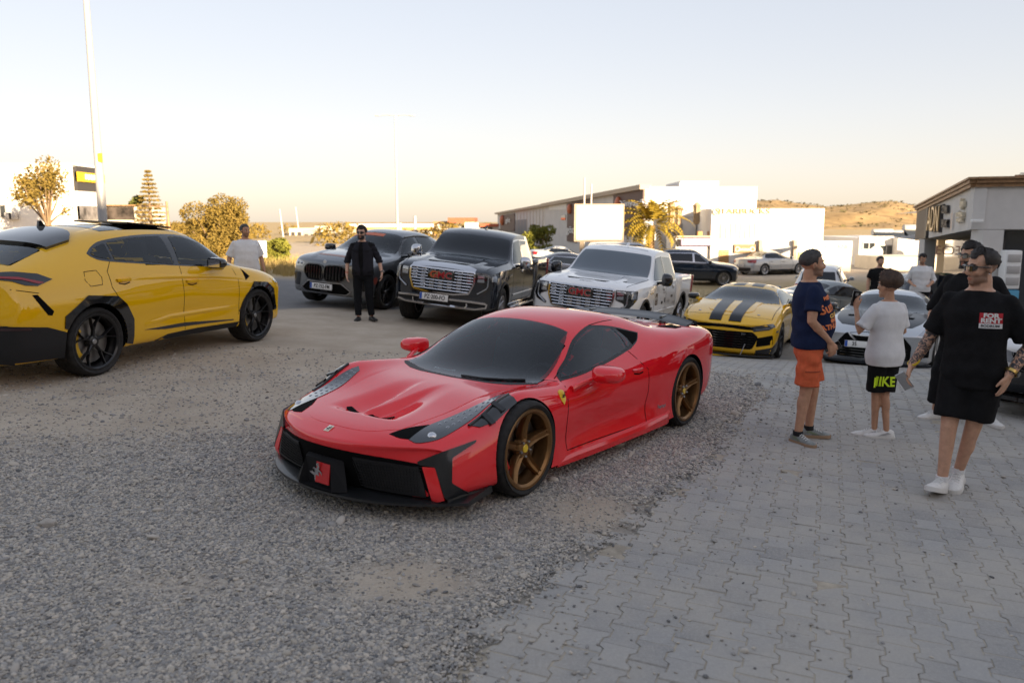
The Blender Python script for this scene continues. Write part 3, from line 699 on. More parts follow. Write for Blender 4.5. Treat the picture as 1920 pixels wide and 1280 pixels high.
    for sg in (1, -1):
        pl = [(.86,.135),(.93,.135),(.935,.20),(.80,.40),(.885,.475),(.875,.49),(.66,.425),(.645,.405),(.70,.385)]
        rows = []
        for x, z in ((2.08,.19),(2.0,.17),(1.80,.16),(1.74,.158)):
            P = c.hit(x, .16, '+y')[0].y; rows.append([(x, sg * (P - .04), .12), (x, sg * (P + .025), .12), (x, sg * (P + .02), z), (x, sg * (P - .02), z + .01)])
        MB().grid(rows, closed=True).build('splitter_end', carbon, c.root)
    mb = MB()  # central plate box with sloping cheeks
    for s_ in (1, -1):
        mb.add([(2.37, s_ * .135, .345), (2.41, s_ * .12, .33), (2.44, s_ * .16, .145), (2.38, s_ * .25, .145), (2.34, s_ * .17, .335)], [(0, 1, 2, 3, 4)])
    mb.add([(2.37, -.135, .345), (2.37, .135, .345), (2.41, .12, .33), (2.41, -.12, .33), (2.39, .11, .15), (2.39, -.11, .15), (2.44, .16, .145), (2.44, -.16, .145)], [(0, 1, 2, 3), (3, 2, 4, 5), (5, 4, 6, 7), (2, 4, 6), (3, 5, 7)])
    mb.build('plate_holder', mat('holder_black', (.008, .008, .009), .65, spec=.2), c.root, False)
    pb = MB().box((2.415, .055, .245), (.008, .13, .135), rot=Matrix.Rotation(R(-6), 3, 'Y')).build('crest_plate', mat('plate_red', (.5, .008, .012), .25, coat=.6), c.root)
    horse = [(-.10,-.5),(-.02,-.48),(.02,-.25),(.12,-.12),(.2,-.30),(.14,-.46),(.22,-.48),(.30,-.28),(.24,-.05),(.26,.05),(.40,.0),(.46,-.12),(.50,-.08),(.44,.08),(.28,.16),(.34,.26),(.30,.44),(.36,.50),(.22,.50),(.10,.40),(.14,.34),(.20,.32),(.10,.18),(-.06,.24),(-.16,.16),(-.12,.12),(-.04,.14),(0,.02),(-.10,-.08),(-.22,.02),(-.34,-.06),(-.42,-.02),(-.40,-.10),(-.28,-.16),(-.10,-.22)]
    def horse_obj(M, sz, m, par, th=.002):
        v2, _, fs, _, _, _ = delaunay_2d_cdt([Vector(p) for p in horse], [], [list(range(len(horse)))], 1, 1e-6)
        return mesh_obj('horse_emblem', [tuple(M @ Vector((p.x * sz, p.y * sz, th))) for p in v2], [tuple(f) for f in fs], m, par, False)
    horse_obj(frame((2.42, -.012, .245), (0, 1, 0), (.1, 0, 1)), .13, MATS['chrome'], pb, .004)
    h = c.hit(2.315, 0, 'z'); Mb = frame(h[0] + h[1] * .004, (0, 1, 0), (-1, 0, .45)); mb = MB(); mb.T = Mb; mb.box((0, 0, 0), (.045, .062, .005), .003)
    bdg = mb.build('nose_badge', mat('badge_cream', (.75, .70, .55), .2, coat=.5), c.root); horse_obj(Mb, .045, MATS['print_black'], bdg, .004)
    ye = mat('shield_yellow', (.78, .52, .02), .3, coat=.5)
    for ax, sg in (('+y', 1), ('-y', -1)):
        sh = c.panel('side_shield', smooth_poly([(.81,.672,0),(.85,.68),(.89,.672,0),(.885,.62),(.85,.575,0),(.815,.62)], 4), ax, ye, off=.004, th=.005, res=.04)
        h = c.hit(.85, .635, ax); horse_obj(frame(h[0] + h[1] * .005, (sg * -1, 0, 0), (0, 0, 1)), .07, MATS['print_black'], sh, .002)
    # door, seams, handle, sill
    door = [(.69,.715),(.78,.655),(.80,.45),(.79,.215),(-.50,.19),(-.535,.45),(-.515,.669),(-.44,.722),(-.37,.825)]
    c.strips('panel_gap', c.both(door) + c.both([(1.05,.735),(.9,.728),(.72,.712)]) + [('z', [(.70, sg * .715), (.45, sg * .655), (.20, sg * .575), (-.1, sg * .53), (-.5, sg * .53)]) for sg in (1, -1)], MATS['gap_black'], .007)
    for sg, ax in ((1, '+y'), (-1, '-y')):
        h = c.hit(-.62, .755, ax); mb = MB()
        rows = []
        for t in np.linspace(0, 1, 7):
            x = -.27 - .17 * t; hh = c.hit(x, .665, ax)[0]; b_ = .022 * math.sin(math.pi * min(1, t * 1.15 + .05)); rows.append([(x, hh.y - sg * .01, .69), (x, hh.y + sg * b_, .683), (x, hh.y + sg * b_ * .8, .665), (x, hh.y - sg * .01, .656)])
        MB().grid(rows).build('door_handle', red, c.root)
        c.strips('handle_recess', [(ax, [(-.28, .652), (-.36, .64), (-.43, .65)])], MATS['gap_black'], .012)
        rows = []
        for x, zz, yo in ((.93,.15,.93),(.7,.165,.945),(.2,.165,.965),(-.4,.165,.975),(-.85,.19,.975),(-.93,.22,.955)):
            rows.append([(x, sg * (yo - .12), zz + .05), (x, sg * (yo - .012), zz + .02), (x, sg * yo, zz - .005), (x, sg * (yo - .005), .115), (x, sg * (yo - .12), .105)])
        MB().grid(rows).build('side_skirt', red, c.root, True, 25)
        c.text('fender_script', 'Ferrari', .05, ax, (-.78, .29), MATS['chrome'], (-sg, 0), (0, 1), bold=.001)
    c.mirror_pair((.42, 1.02, .755), red, sz=(.20, .24, .13), stalk=(.68, .86, .655))
    c.text('windshield_sticker', 'Marmaris', .06, 'z', (.92, -.20), MATS['print_white'], (0, 1), (-.8, 0))
    P, N_ = c.proj([(1.01, .05), (.985, .25), (.93, .42), (.86, .56)], 'z', .012); MB().tube(P, .008, 6).build('wiper', MATS['black_plastic'], c.root)
    # tail: round lamps, wing
    for sg in (1, -1):
        o = MB().lathe([(0, .05), (.06, .045), (.082, .03), (.09, 0), (.085, -.12)], 20, 'x', (0, 0, 0)).build('tail_lamp', red, c.root)
        o.location = (-2.06, sg * .70, .80); o.rotation_euler = (0, R(14), math.pi)
        MB().lathe([(0, .052), (.055, .05), (.066, .042)], 20, 'x').build('tail_lens', MATS['red_lamp'], o)
    rows = []
    for t in np.linspace(-1, 1, 25):
        y = t * .74; x0 = -1.70 + .06 * t * t; z0 = .965 - .05 * abs(t)**3; ch = .24 - .05 * t * t
        rows.append([(x0, y, z0), (x0 - ch * .3, y, z0 + .022), (x0 - ch * .8, y, z0 + .028), (x0 - ch, y, z0 + .045), (x0 - ch * .98, y, z0 + .03), (x0 - ch * .5, y, z0 + .0)])
    mb = MB().grid(rows, closed=True); n0 = len(mb.v); mb.f += [tuple(range(6)), tuple(range(n0 - 1, n0 - 7, -1))]; mb.mi += [0, 0]
    wg = mb.build('rear_wing', carbon, c.root)
    for sg in (1, -1): MB().box((-1.80, sg * .42, .93), (.12, .03, .13), .008).build('wing_stay', MATS['gloss_black'], wg)
    w = c.wheel_set([(1.325, .945), (1.325, -.945), (-1.325, .955), (-1.325, -.955)], .342, .27, .284, 'five', bronze, mat('caliper_red', (.5, .01, .015), .3, coat=.5), ye, 5, .035)
    c.open_glass(.62, -.12, .24, .58)
    return c
RED = red_sports_car()
# ================================================================ yellow coupe SUV
def yellow_suv():
    yel = paint('giallo_paint', (.82, .46, .004), rough=.32); bp = MATS['gloss_black']
    c = Car('yellow_suv', (-5.211, 10.732, tz(-5.211, 10.732)), 1.253, 'yellow sport SUV with black wheels and arches, seen from its right rear', 'car')
    top = [(2.47,.90),(2.3,1.0),(1.9,1.08),(1.5,1.14),(1.36,1.17),(.75,1.55),(.45,1.65),(.1,1.69),(-.5,1.70),(-1.1,1.665),(-1.7,1.55),(-2.2,1.36),(-2.42,1.27),(-2.5,1.25),(-2.56,1.18)]
    edge = [(2.30,.72,.88),(2.15,.74,.96),(1.6,.80,1.09),(1.3,.82,1.13),(1.05,.81,1.19),(.60,.70,1.50),(.30,.66,1.60),(-.2,.65,1.625),(-.8,.64,1.61),(-1.3,.63,1.545),(-1.8,.65,1.42),(-2.3,.72,1.25),(-2.5,.72,1.18)]
    belt = [(2.2,.86,.82),(2.05,.88,.92),(1.5,.925,1.04),(1.0,.93,1.11),(0,.93,1.17),(-.8,.92,1.21),(-1.3,.885,1.26),(-1.9,.87,1.24),(-2.35,.85,1.15),(-2.48,.83,1.09)]
    sho = [(2.15,.74),(1.95,.85),(1.5,.93),(.5,.93),(-.5,.95),(-1.5,1.0),(-2.1,1.0),(-2.47,.95)]
    plan = [(2.12,.90),(1.95,.955),(1.5,1.0),(.9,.985),(0,.97),(-.7,.98),(-1.5,1.01),(-2.1,.985),(-2.4,.945),(-2.52,.90)]
    rails = std_rails(top, edge, belt, sho, plan, [(.78, 0), (.60, lambda x: .012 + .02 * math.exp(-((x - .1) / .7)**2)), (.42, .015), (.27, .03)], .24)
    capF = [(2.5,.86),(2.51,.83),(2.51,.78),(2.52,.72),(2.53,.62),(2.52,.5),(2.48,.38),(2.42,.27),(2.35,.25)]
    capR = [(-2.60,1.12),(-2.62,1.10),(-2.62,1.05),(-2.62,.97),(-2.66,.80),(-2.66,.6),(-2.62,.42),(-2.58,.28),(-2.5,.26)]
    c.body(rails, yel, step=.14, capF=capF, capR=capR, arches=[(1.5, .40, .435), (-1.5, .40, .44)], archy=.62, crease={6: (.5, -1, 1)})
    g = MATS['clear_glass']; sd = (0, -.86, -.5); gap = MATS['gap_black']
    fr = smooth_poly([(1.03,1.15,0),(.64,1.485),(.30,1.575),(-.15,1.592),(-.6,1.575),(-1.05,1.525),(-1.25,1.465),(-1.39,1.385,0),(-1.34,1.335),(-1.13,1.285),(-.05,1.195),(.45,1.165)], 4)
    c.panel3('window_frame', on_side(c, fr), sd, bp, off=.002, th=.004, res=.035)
    for q in ([(.96,1.168),(.61,1.462),(.29,1.55),(.03,1.565),(-.04,1.215),(.45,1.182)], [(-.11,1.568),(-.6,1.55),(-1.03,1.5),(-1.07,1.30),(-.13,1.215)], [(-1.065,1.495),(-1.24,1.445),(-1.35,1.382),(-1.30,1.34),(-1.105,1.305)]):
        c.panel3('side_window', on_side(c, round_poly(q, .03)), sd, g, off=.006, th=.003)
    c.panel('windshield', smooth_poly([(1.36,0),(1.30,.4),(1.08,.76,0),(.66,.66),(.52,.60,0),(.54,.3),(.55,0),(.54,-.3),(.52,-.60,0),(.66,-.66),(1.08,-.76,0),(1.30,-.4)], 4), 'z', g, off=.004)
    c.panel('rear_window', smooth_poly([(-1.62,-.48,0),(-1.95,-.60),(-2.27,-.62,0),(-2.33,-.3),(-2.34,0),(-2.33,.3),(-2.27,.62,0),(-1.95,.60),(-1.62,.48,0)], 4), 'z', g, off=.004)
    c.panel('roof_spoiler', smooth_poly([(-1.28,0),(-1.30,-.40),(-1.46,-.585,0),(-1.78,-.60,0),(-1.85,-.3),(-1.87,0),(-1.85,.3),(-1.78,.60,0),(-1.46,.585,0),(-1.30,.40)], 4), 'z', bp, off=.035, th=.03)
    c.panel('roof_glass', round_poly([(.42,-.52),(.42,.52),(-.95,.50),(-.95,-.50)], .06), 'z', g, off=.003, th=.003)
    sl = slab('raised_sunroof', [(x, y, z) for x, y, z in ((.34,-.44,1.682),(.34,.44,1.682),(-.42,.43,1.742),(-.42,-.43,1.742))], bp, c.root, .022)
    MB().prism([(-1.14,1.655),(-1.24,1.665),(-1.30,1.735),(-1.33,1.735),(-1.35,1.63)], -.014, .014, 'y').build('roof_fin', bp, c.root)
    rd = (.72, -.68, -.1); rl = MATS['dark_lamp']
    c.panel3('tail_lamp', [(-2.44,.55,1.20),(-2.30,.72,1.215),(-2.10,.82,1.19),(-1.97,.88,1.13),(-2.17,.90,1.07),(-2.28,.86,1.08),(-2.36,.78,1.12),(-2.46,.62,1.14)], rd, bp, off=.008, th=.01, res=.05)
    c.panel3('tail_strip', [(-2.46,.60,1.165),(-2.30,.80,1.16),(-2.08,.89,1.10),(-2.16,.895,1.09),(-2.30,.84,1.135),(-2.46,.63,1.15)], rd, MATS['red_lamp'], off=.014, th=.006, res=.05)
    c.panel('light_bar', [(-.62,1.20),(.62,1.20),(.62,1.14),(-.62,1.14)], '-x', bp, off=.006, th=.006)
    c.panel3('rear_slash', [(-2.27,.93,.985),(-2.215,.94,.985),(-2.06,.98,.80),(-2.085,.98,.755),(-2.135,.98,.765)], rd, gap, off=.004, th=.004, res=.05)
    c.panel('rear_bumper', [(-.86,.68),(.86,.68),(.86,.28),(-.86,.28)], '-x', MATS['black_plastic'], off=.02, th=.02)
    c.panel3('bumper_side', [(-2.56,.80,.68),(-2.14,.97,.635),(-1.93,.985,.56),(-1.95,.96,.29),(-2.56,.78,.29)], rd, MATS['black_plastic'], off=.02, th=.02)
    c.panel3('reflector', [(-2.58,.70,.66),(-2.30,.92,.645),(-2.30,.92,.62),(-2.58,.70,.63)], rd, rl, off=.026, th=.008)
    c.panel('plate_recess', round_poly([(-.42,1.02),(.42,1.02),(.36,.74),(-.36,.74)], .03), '-x', yel, off=.012, th=.012)
    for y in (.52, .68):
        for sg in (1, -1): MB().lathe([(.058,0),(.064,.01),(.064,.12),(.054,.12),(.05,.02),(0,.02)], 20, 'x', (-2.70, sg * y, .36)).build('exhaust_pipe', MATS['black_rim'], c.root)
    arch_ring(c, -1.5, .40, .44, [(-.95,.30),(-.945,.60),(-1.06,.79),(-1.19,.895),(-1.62,.935),(-1.93,.73),(-1.94,.60)], bp)
    arch_ring(c, 1.5, .40, .435, [(2.04,.44),(1.92,.77),(1.74,.875),(1.40,.905),(1.13,.62),(1.06,.50)], bp)
    c.panel3('fender_vent', [(1.20,.86,1.07),(1.33,.955,.98),(1.22,.965,.93)], (0,-.8,-.55), gap, off=.005, th=.004, res=.04)
    c.sym('side_blade', [(-.77,.445),(-.04,.455),(.94,.395),(.93,.383),(-.05,.405),(-.4,.41)], bp, off=.006, th=.006)
    c.sym('rocker', [(-.55,.285),(-.35,.34),(.2,.355),(1.06,.345),(1.06,.25),(-.5,.25)], MATS['black_plastic'], off=.012, th=.012)
    c.strips('panel_gap', c.both([(-1.15,1.285),(-1.25,1.18),(-1.25,1.0),(-1.13,.80)]) + c.both([(-.05,1.19),(-.055,1.0),(-.03,.32)]) + c.both([(1.0,1.11),(1.06,.95),(1.05,.45)]) + c.both([(-1.57,1.19),(-1.40,1.20),(-1.36,1.12),(-1.38,1.04),(-1.55,1.03),(-1.60,1.10),(-1.57,1.19)]) + c.both([(-2.45,1.05),(-2.2,1.0)]), gap, .008)
    c.strips('body_crease', c.both([(-.95,1.09),(-.4,1.075),(.5,1.03),(1.25,.97)]) + c.both([(-.75,.50),(-.3,.56),(.4,.57),(1.03,.57)]), yel, .06, lift=.014, taper=True)
    handles(c, [(-1.05,1.07),(.12,.985)], yel, .22, .03)
    c.mirror_pair((.50, 1.07, 1.215), bp, sz=(.17, .25, .15), stalk=(.78, .90, 1.15))
    c.panel3('headlight', [(2.32,.62,.90),(2.15,.82,.92),(1.98,.90,.90),(2.05,.90,.84),(2.30,.72,.82)], (-.7,-.6,-.3), MATS['lamp_glass'], off=.005, th=.004)
    c.wheel_set([(-1.5, -.99), (-1.5, .99), (1.5, -.985), (1.5, .985)], .395, .31, .325, 'twin', MATS['black_rim'], mat('caliper_yellow', (.6, .35, .01), .3, coat=.5), MATS['satin_metal'], 0, .045)
    c.open_glass(1.0, .05, .55, 1.08, rear=-1.5, wheel_y=.38)
    return c
YEL = yellow_suv()
# ================================================================ the two pickups
def pickup(name, loc, rz, label, pm, dark):
    c = Car(name, (loc[0], loc[1], tz(*loc)), rz, label, 'pickup truck', 'full size pickups parked in the row')
    top = [(2.80,1.16),(2.72,1.21),(2.4,1.27),(1.9,1.31),(1.32,1.345),(1.22,1.36),(.62,1.79),(.45,1.86),(.1,1.91),(-.4,1.925),(-.95,1.905),(-1.12,1.88),(-1.20,1.80)]
    edge = [(2.75,.80,1.13),(2.62,.83,1.19),(2.3,.87,1.24),(1.9,.89,1.27),(1.3,.90,1.30),(1.12,.885,1.31),(.50,.775,1.76),(.30,.76,1.815),(0,.755,1.855),(-.6,.75,1.86),(-1.0,.75,1.84),(-1.18,.755,1.77)]
    belt = [(2.72,.90,1.09),(2.52,.95,1.14),(2.1,.98,1.18),(1.3,1.0,1.20),(1.0,1.0,1.215),(0,1.0,1.23),(-1.0,1.0,1.245),(-1.2,.995,1.24)]
    sho = [(2.70,1.0),(2.3,1.05),(1.3,1.06),(0,1.06),(-1.2,1.06)]
    plan = [(2.68,.95),(2.42,1.01),(1.9,1.03),(1.2,1.02),(0,1.02),(-1.2,1.02)]
    c.body(std_rails(top, edge, belt, sho, plan, [(.85, -.002), (.68, .01), (.52, .015), (.44, .03)], .42), pm, step=.16,
        capF=[(2.82,1.13),(2.83,1.10),(2.84,1.06),(2.85,.98),(2.86,.84),(2.86,.68),(2.85,.54),(2.82,.46),(2.75,.43)],
        capR=[(-1.21,1.76),(-1.215,1.7),(-1.22,1.24),(-1.22,1.06),(-1.22,.85),(-1.22,.68),(-1.22,.52),(-1.22,.44),(-1.2,.42)],
        arches=[(1.87, .43, .50)], archy=.62, crease={2: (.55, -1.3, 2.8), 3: (.5, -1.2, 2.8)})
    g = MATS['clear_glass']; ch = MATS['chrome']; gap = MATS['gap_black']; gb = MATS['gloss_black']; trim = gb if dark else pm
    # cargo bed
    bed = []
    for y, z0 in ((0, .95), (.80, .95), (.86, 1.0), (.90, 1.34), (.985, 1.345), (1.02, 1.29), (1.025, 1.06), (1.03, .85), (1.02, .66), (1.0, .52), (.9, .46), (0, .46)):
        bed.append([(-1.26, y, z0), (-2.2, y, z0), (-2.98, y, z0)])
    cb = c.bvh; c.body(bed, pm, step=.3, lvl=1, arches=[(-1.87, .43, .50)], archy=.70, crease={i: (.8, -3, -1) for i in (1, 3, 4, 5)}, name='cargo_bed', capF=[(-1.26, z) for z in (.95,.95,.95,.95,.95,.95,.85,.66,.52,.46)], capR=[(-2.98, z) for z in (.95,.95,.95,.95,.95,.95,.85,.66,.52,.46)], end=.01)
    bvb = c.bvh; c.bvh = cb
    MB().box((-3.0, 0, .97), (.07, 1.80, .72), .02).build('tailgate', pm, c.root)
    MB().box((-3.06, 0, .58), (.16, 1.98, .2), .04).build('rear_bumper', ch, c.root)
    for sg in (1, -1): MB().box((-2.96, sg * .98, 1.12), (.10, .10, .42), .02).build('tail_lamp', MATS['red_lamp'], c.root)
    MB().box((-.1, 0, .5), (5.2, .9, .18)).build('chassis', MATS['black_plastic'], c.root)
    # grille
    gp = [(-.62,1.125),(.62,1.125),(.62,.93),(.54,.73),(.25,.69),(-.25,.69),(-.54,.73),(-.62,.93)]
    gr = c.panel('grille', round_poly(gp, .03), '+x', gap, off=.004, th=.01)
    c.strips('grille_frame', [('+x', round_poly(gp, .03) + [round_poly(gp, .03)[0]])], ch, .045, parent=gr, lift=.03, off=.004)
    for k in range(7):
        z = .755 + k * .055; hw = float(np.interp(z, [.70, .93, 1.12], [.50, .60, .60])); mb = MB()
        P, _ = c.proj([(hw * t, z) for t in np.linspace(-1, 1, 15)], '+x', .02); mb.tube(P, .010, 6, flat=1.3)
        for q in range(-3, 4):
            y0 = q * .175; w = .05
            if abs(y0) + w < hw:
                P, _ = c.proj([(y0 - w, z + .003), (y0 - w * .7, z + .026), (y0 + w * .7, z + .026), (y0 + w, z + .003)], '+x', .024); mb.tube(P, .009, 6)
        mb.build('grille_bar', ch, gr)
    h = c.hit(0, 1.02, '+x'); M = frame((h[0].x + .045, 0, 1.02), (0, 1, 0), (-.02, 0, 1))
    mb = MB(); mb.T = M; mb.box((0, 0, -.01), (.52, .16, .03), .01); eb = mb.build('emblem', gb, gr)
    text_obj('emblem_edge', 'GMC', .165, M @ Matrix.Translation((0, 0, .006)), ch, eb, bold=.011, sx=1.18)
    text_obj('emblem_letters', 'GMC', .165, M @ Matrix.Translation((0, 0, .009)), mat('emblem_red', (.38, .01, .02), .3, coat=.6), eb, bold=.003, sx=1.18)
    if dark: c.panel('hood_trim', smooth_poly([(2.68,-.62,0),(2.60,-.46,0),(2.60,.46,0),(2.68,.62,0),(2.775,.62,0),(2.79,.3),(2.795,0),(2.79,-.3),(2.775,-.62,0)], 3), 'z', ch, off=.012, th=.012)
    c.panel('hood_scoop', [(2.42,-.42),(2.53,-.36),(2.53,-.20),(2.50,-.14),(2.50,.14),(2.53,.20),(2.53,.36),(2.42,.42),(2.46,.2),(2.46,-.2)], 'z', gap, off=.004, th=.004)
    c.strips('hood_crease', [('z', [(2.45, sg * .55), (1.9, sg * .56), (1.4, sg * .50)]) for sg in (1, -1)], pm, .16, lift=.022, taper=True)
    c.strips('hood_gap', [('z', [(2.60, sg * .80), (2.2, sg * .86), (1.4, sg * .885), (1.2, sg * .87)]) for sg in (1, -1)], gap, .012)
    ld = (-.85, -.5, 0)
    for a in c.panel3('headlight', [(2.76,.645,1.13),(2.62,.93,1.135),(2.45,1.0,1.13),(2.48,1.0,.98),(2.60,.96,.90),(2.66,.88,.80),(2.75,.68,.72),(2.76,.66,.76),(2.70,.82,.86),(2.72,.80,.90),(2.76,.66,.95)], ld, gb, rnd=.015, off=.008, th=.008, res=.06):
        sg = 1 if a.data.vertices[0].co.y > 0 else -1; dv = (-.85, -.5 * sg, 0)
        for q in ([(2.75,.67,1.10),(2.70,.78,1.105),(2.70,.78,1.05),(2.75,.67,1.04)], [(2.75,.67,1.02),(2.70,.78,1.03),(2.70,.78,.97),(2.75,.67,.965)], [(2.62,.90,1.10),(2.52,.985,1.10),(2.52,.985,1.0),(2.62,.90,.99)]):
            p3 = [(x, y, z) for x, y, z in q]; u = c.panel3('lamp_unit', p3, ld, MATS['lamp_glass'], rnd=.01, off=.014, th=.006, both=False) if sg > 0 else None
            if u: 
                for o in u: o.parent = a
            else:
                m3 = [(x, -y, z) for x, y, z in q]; w = -Vector(dv).normalized(); v = Vector((0, 0, 1)); uu = v.cross(w)
                o = c.panel('lamp_unit', [(Vector(p).dot(uu), Vector(p).dot(v)) for p in m3], dv, MATS['lamp_glass'], off=.014, th=.006, parent=a)
        P = []
        for p in ((2.66,.84,1.12),(2.665,.84,.90),(2.68,.82,.85),(2.745,.68,.745)):
            hh = c.bvh.ray_cast(Vector((p[0], p[1] * sg, p[2])) - Vector(dv) * 3, Vector(dv)); P.append(hh[0] - Vector(dv) * .016)
        MB().tube(P, .014, 6).build('light_pipe', MATS['lamp_glass'], a)
    # bumper
    bp_ = [(-.86,.58),(.86,.58),(.84,.49),(.66,.455),(-.66,.455),(-.84,.49)]
    c.panel('bumper_recess', round_poly(bp_, .04), '+x', MATS['black_plastic'], off=.006, th=.006)
    c.strips('bumper_chrome', [('+x', [(-.84,.575),(-.875,.56),(-.86,.50),(-.68,.465),(.68,.465),(.86,.50),(.875,.56),(.84,.575),(.6,.59),(-.6,.59),(-.84,.575)])], ch if dark else MATS['satin_metal'], .05, lift=.03)
    for sg in (1, -1): P, _ = c.proj([(sg * .52, .56), (sg * .52, .51), (sg * .50, .48)], '+x', .035); MB().tube(P, .014, 8).build('tow_hook', ch, c.root)
    # glass
    c.panel('windshield', smooth_poly([(1.32,0),(1.28,.45),(1.10,.82,0),(.80,.79),(.52,.715,0),(.585,.35),(.60,0),(.585,-.35),(.52,-.715,0),(.80,-.79),(1.10,-.82,0),(1.28,-.45)], 4), 'z', g, off=.004)
    sd = (0, -.93, -.36)
    c.panel3('window_frame', on_side(c, round_poly([(1.04,1.255),(.60,1.66),(.48,1.755),(.2,1.775),(-.80,1.77),(-.93,1.70),(-.97,1.28),(-.92,1.255)], .05)), sd, ch, off=.004, th=.005, res=.04)
    for q in ([(.97,1.285),(.60,1.62),(.47,1.725),(.2,1.745),(.05,1.745),(.05,1.285)], [(-.03,1.285),(-.03,1.745),(-.78,1.74),(-.89,1.68),(-.925,1.31),(-.90,1.285)]):
        c.panel3('side_window', on_side(c, round_poly(q, .05)), sd, g, off=.010, th=.004)
    c.panel3('window_post', on_side(c, [(.06,1.27),(.06,1.76),(-.04,1.76),(-.04,1.27)]), sd, gb, off=.011, th=.004)
    c.panel('rear_glass', round_poly([(-.62,1.30),(.62,1.30),(.58,1.72),(-.58,1.72)], .05), '-x', g, off=.004)
    c.mirror_pair((.95, 1.19, 1.33), ch if dark else gb, sz=(.15, .22, .26), stalk=(1.0, 1.0, 1.24), gm=gb)
    c.strips('panel_gap', c.both([(1.10,1.20),(1.12,.9),(1.08,.55)]) + c.both([(.02,1.25),(.0,.9),(.0,.5)]) + c.both([(-.98,1.25),(-1.0,.95),(-.9,.52)]) + c.both([(1.08,.53),(-.9,.52)]), gap, .012)
    handles(c, [(.25,1.13),(-.72,1.14)], ch if dark else pm, .2, .032)
    c.strips('side_moulding', c.both([(1.05,.66),(-1.1,.66)]), ch if dark else pm, .03, lift=.012)
    arch_ring(c, 1.87, .43, .495, .545, MATS['black_plastic'])
    c.bvh = bvb; arch_ring(c, -1.87, .43, .495, .545, MATS['black_plastic']); c.bvh = cb
    c.panel('fender_badge', [(1.50,1.06),(1.22,1.09),(1.22,1.055),(1.48,1.035)], '+y', ch, off=.006); c.panel('fender_badge', [(1.50,1.06),(1.22,1.09),(1.22,1.055),(1.48,1.035)], '-y', ch, off=.006)
    for sg in (1, -1): MB().box((.1, sg * 1.0, .42), (2.3, .16, .05), .015).build('side_step', ch, c.root)
    MB().prism([(-.08,1.905),(-.18,1.93),(-.25,1.985),(-.28,1.985),(-.29,1.90)], -.02, .02, 'y').build('roof_fin', trim, c.root)
    if dark:
        c.plate('+x', (-.10, .60), 'PZ·200-FO', .56, .13, off=.03)
        c.text('door_lettering', 'SIERRA', .10, '+y', (.75, .80), MATS['satin_metal'], (-1, 0), (0, 1))
    else:
        pk = MATS['print_black']; b2 = mat('sticker_brown', (.10, .075, .06), .4); gy = mat('sticker_grey', (.3, .3, .31), .4)
        c.panel('door_sticker', [(1.02,1.04),(.80,1.04),(.80,.80),(1.02,.80)], '+y', b2, off=.003, th=0)
        c.text('door_lettering', 'RENT', .09, '+y', (.91, .93), MATS['print_white'], (-1, 0), (0, 1), off=.005); c.text('door_lettering', '4', .07, '+y', (.93, .85), MATS['print_white'], (-1, 0), (0, 1), off=.005)
        for x, z, w, hh in ((.45,.86,.16,.06),(.15,.92,.10,.10),(-.15,.86,.26,.05),(.3,1.05,.3,.03),(-.5,.95,.2,.05),(-.75,.80,.25,.04),(.1,.70,.35,.04),(1.45,.78,.2,.07)):
            c.panel('sponsor_sticker', round_poly([(x,z),(x-w,z),(x-w,z-hh),(x,z-hh)], .01), '+y', gy if w > .2 else pk, off=.003, th=0)
        c.text('hood_lettering', 'SIERRA', .16, 'z', (2.0, .05), gy, (0, 1), (-1, 0)); c.text('hood_lettering', 'DENALI', .07, 'z', (2.62, .02), pk, (0, 1), (-1, 0))
        c.text('roof_lettering', 'CARGRANDSMA', .10, 'z', (.30, .22), pk, (0, 1), (-1, 0)); c.text('roof_lettering', 'tarifi', .08, 'z', (.34, -.35), gy, (0, 1), (-1, 0))
        c.panel('hood_sticker', [(2.25,.70),(2.15,.70),(2.15,.62),(2.25,.62)], 'z', pk, off=.003, th=0)
        c.panel('bumper_slot', round_poly([(.78,.62),(.90,.64),(.90,.46),(.80,.46)], .01), '+x', gap, off=.004); c.panel('bumper_slot', round_poly([(-.78,.62),(-.90,.64),(-.90,.46),(-.80,.46)], .01), '+x', gap, off=.004)
    c.wheel_set([(1.87, 1.0), (1.87, -1.0), (-1.87, 1.0), (-1.87, -1.0)], .425, .30, .27, 'multi', ch if not dark else MATS['satin_metal'], None, gb, 0, .05, ns=7)
    c.open_glass(.98, .1, .75, 1.2, ys=(.42, -.42), rear=-1.15, wheel_y=.42, dash_w=.8)
    return c
GMB = pickup('black_pickup', (-.827, 17.663), -1.786, 'dark blue black pickup truck with chrome grille, between the grey SUV and the white pickup', paint('midnight_paint', (.012, .016, .024), .2), True)
GMW = pickup('white_pickup', (2.254, 17.32), -1.971, 'white pickup truck with chrome grille and sponsor stickers, behind the red car', paint('pearl_white_paint', (.84, .84, .83)), False)
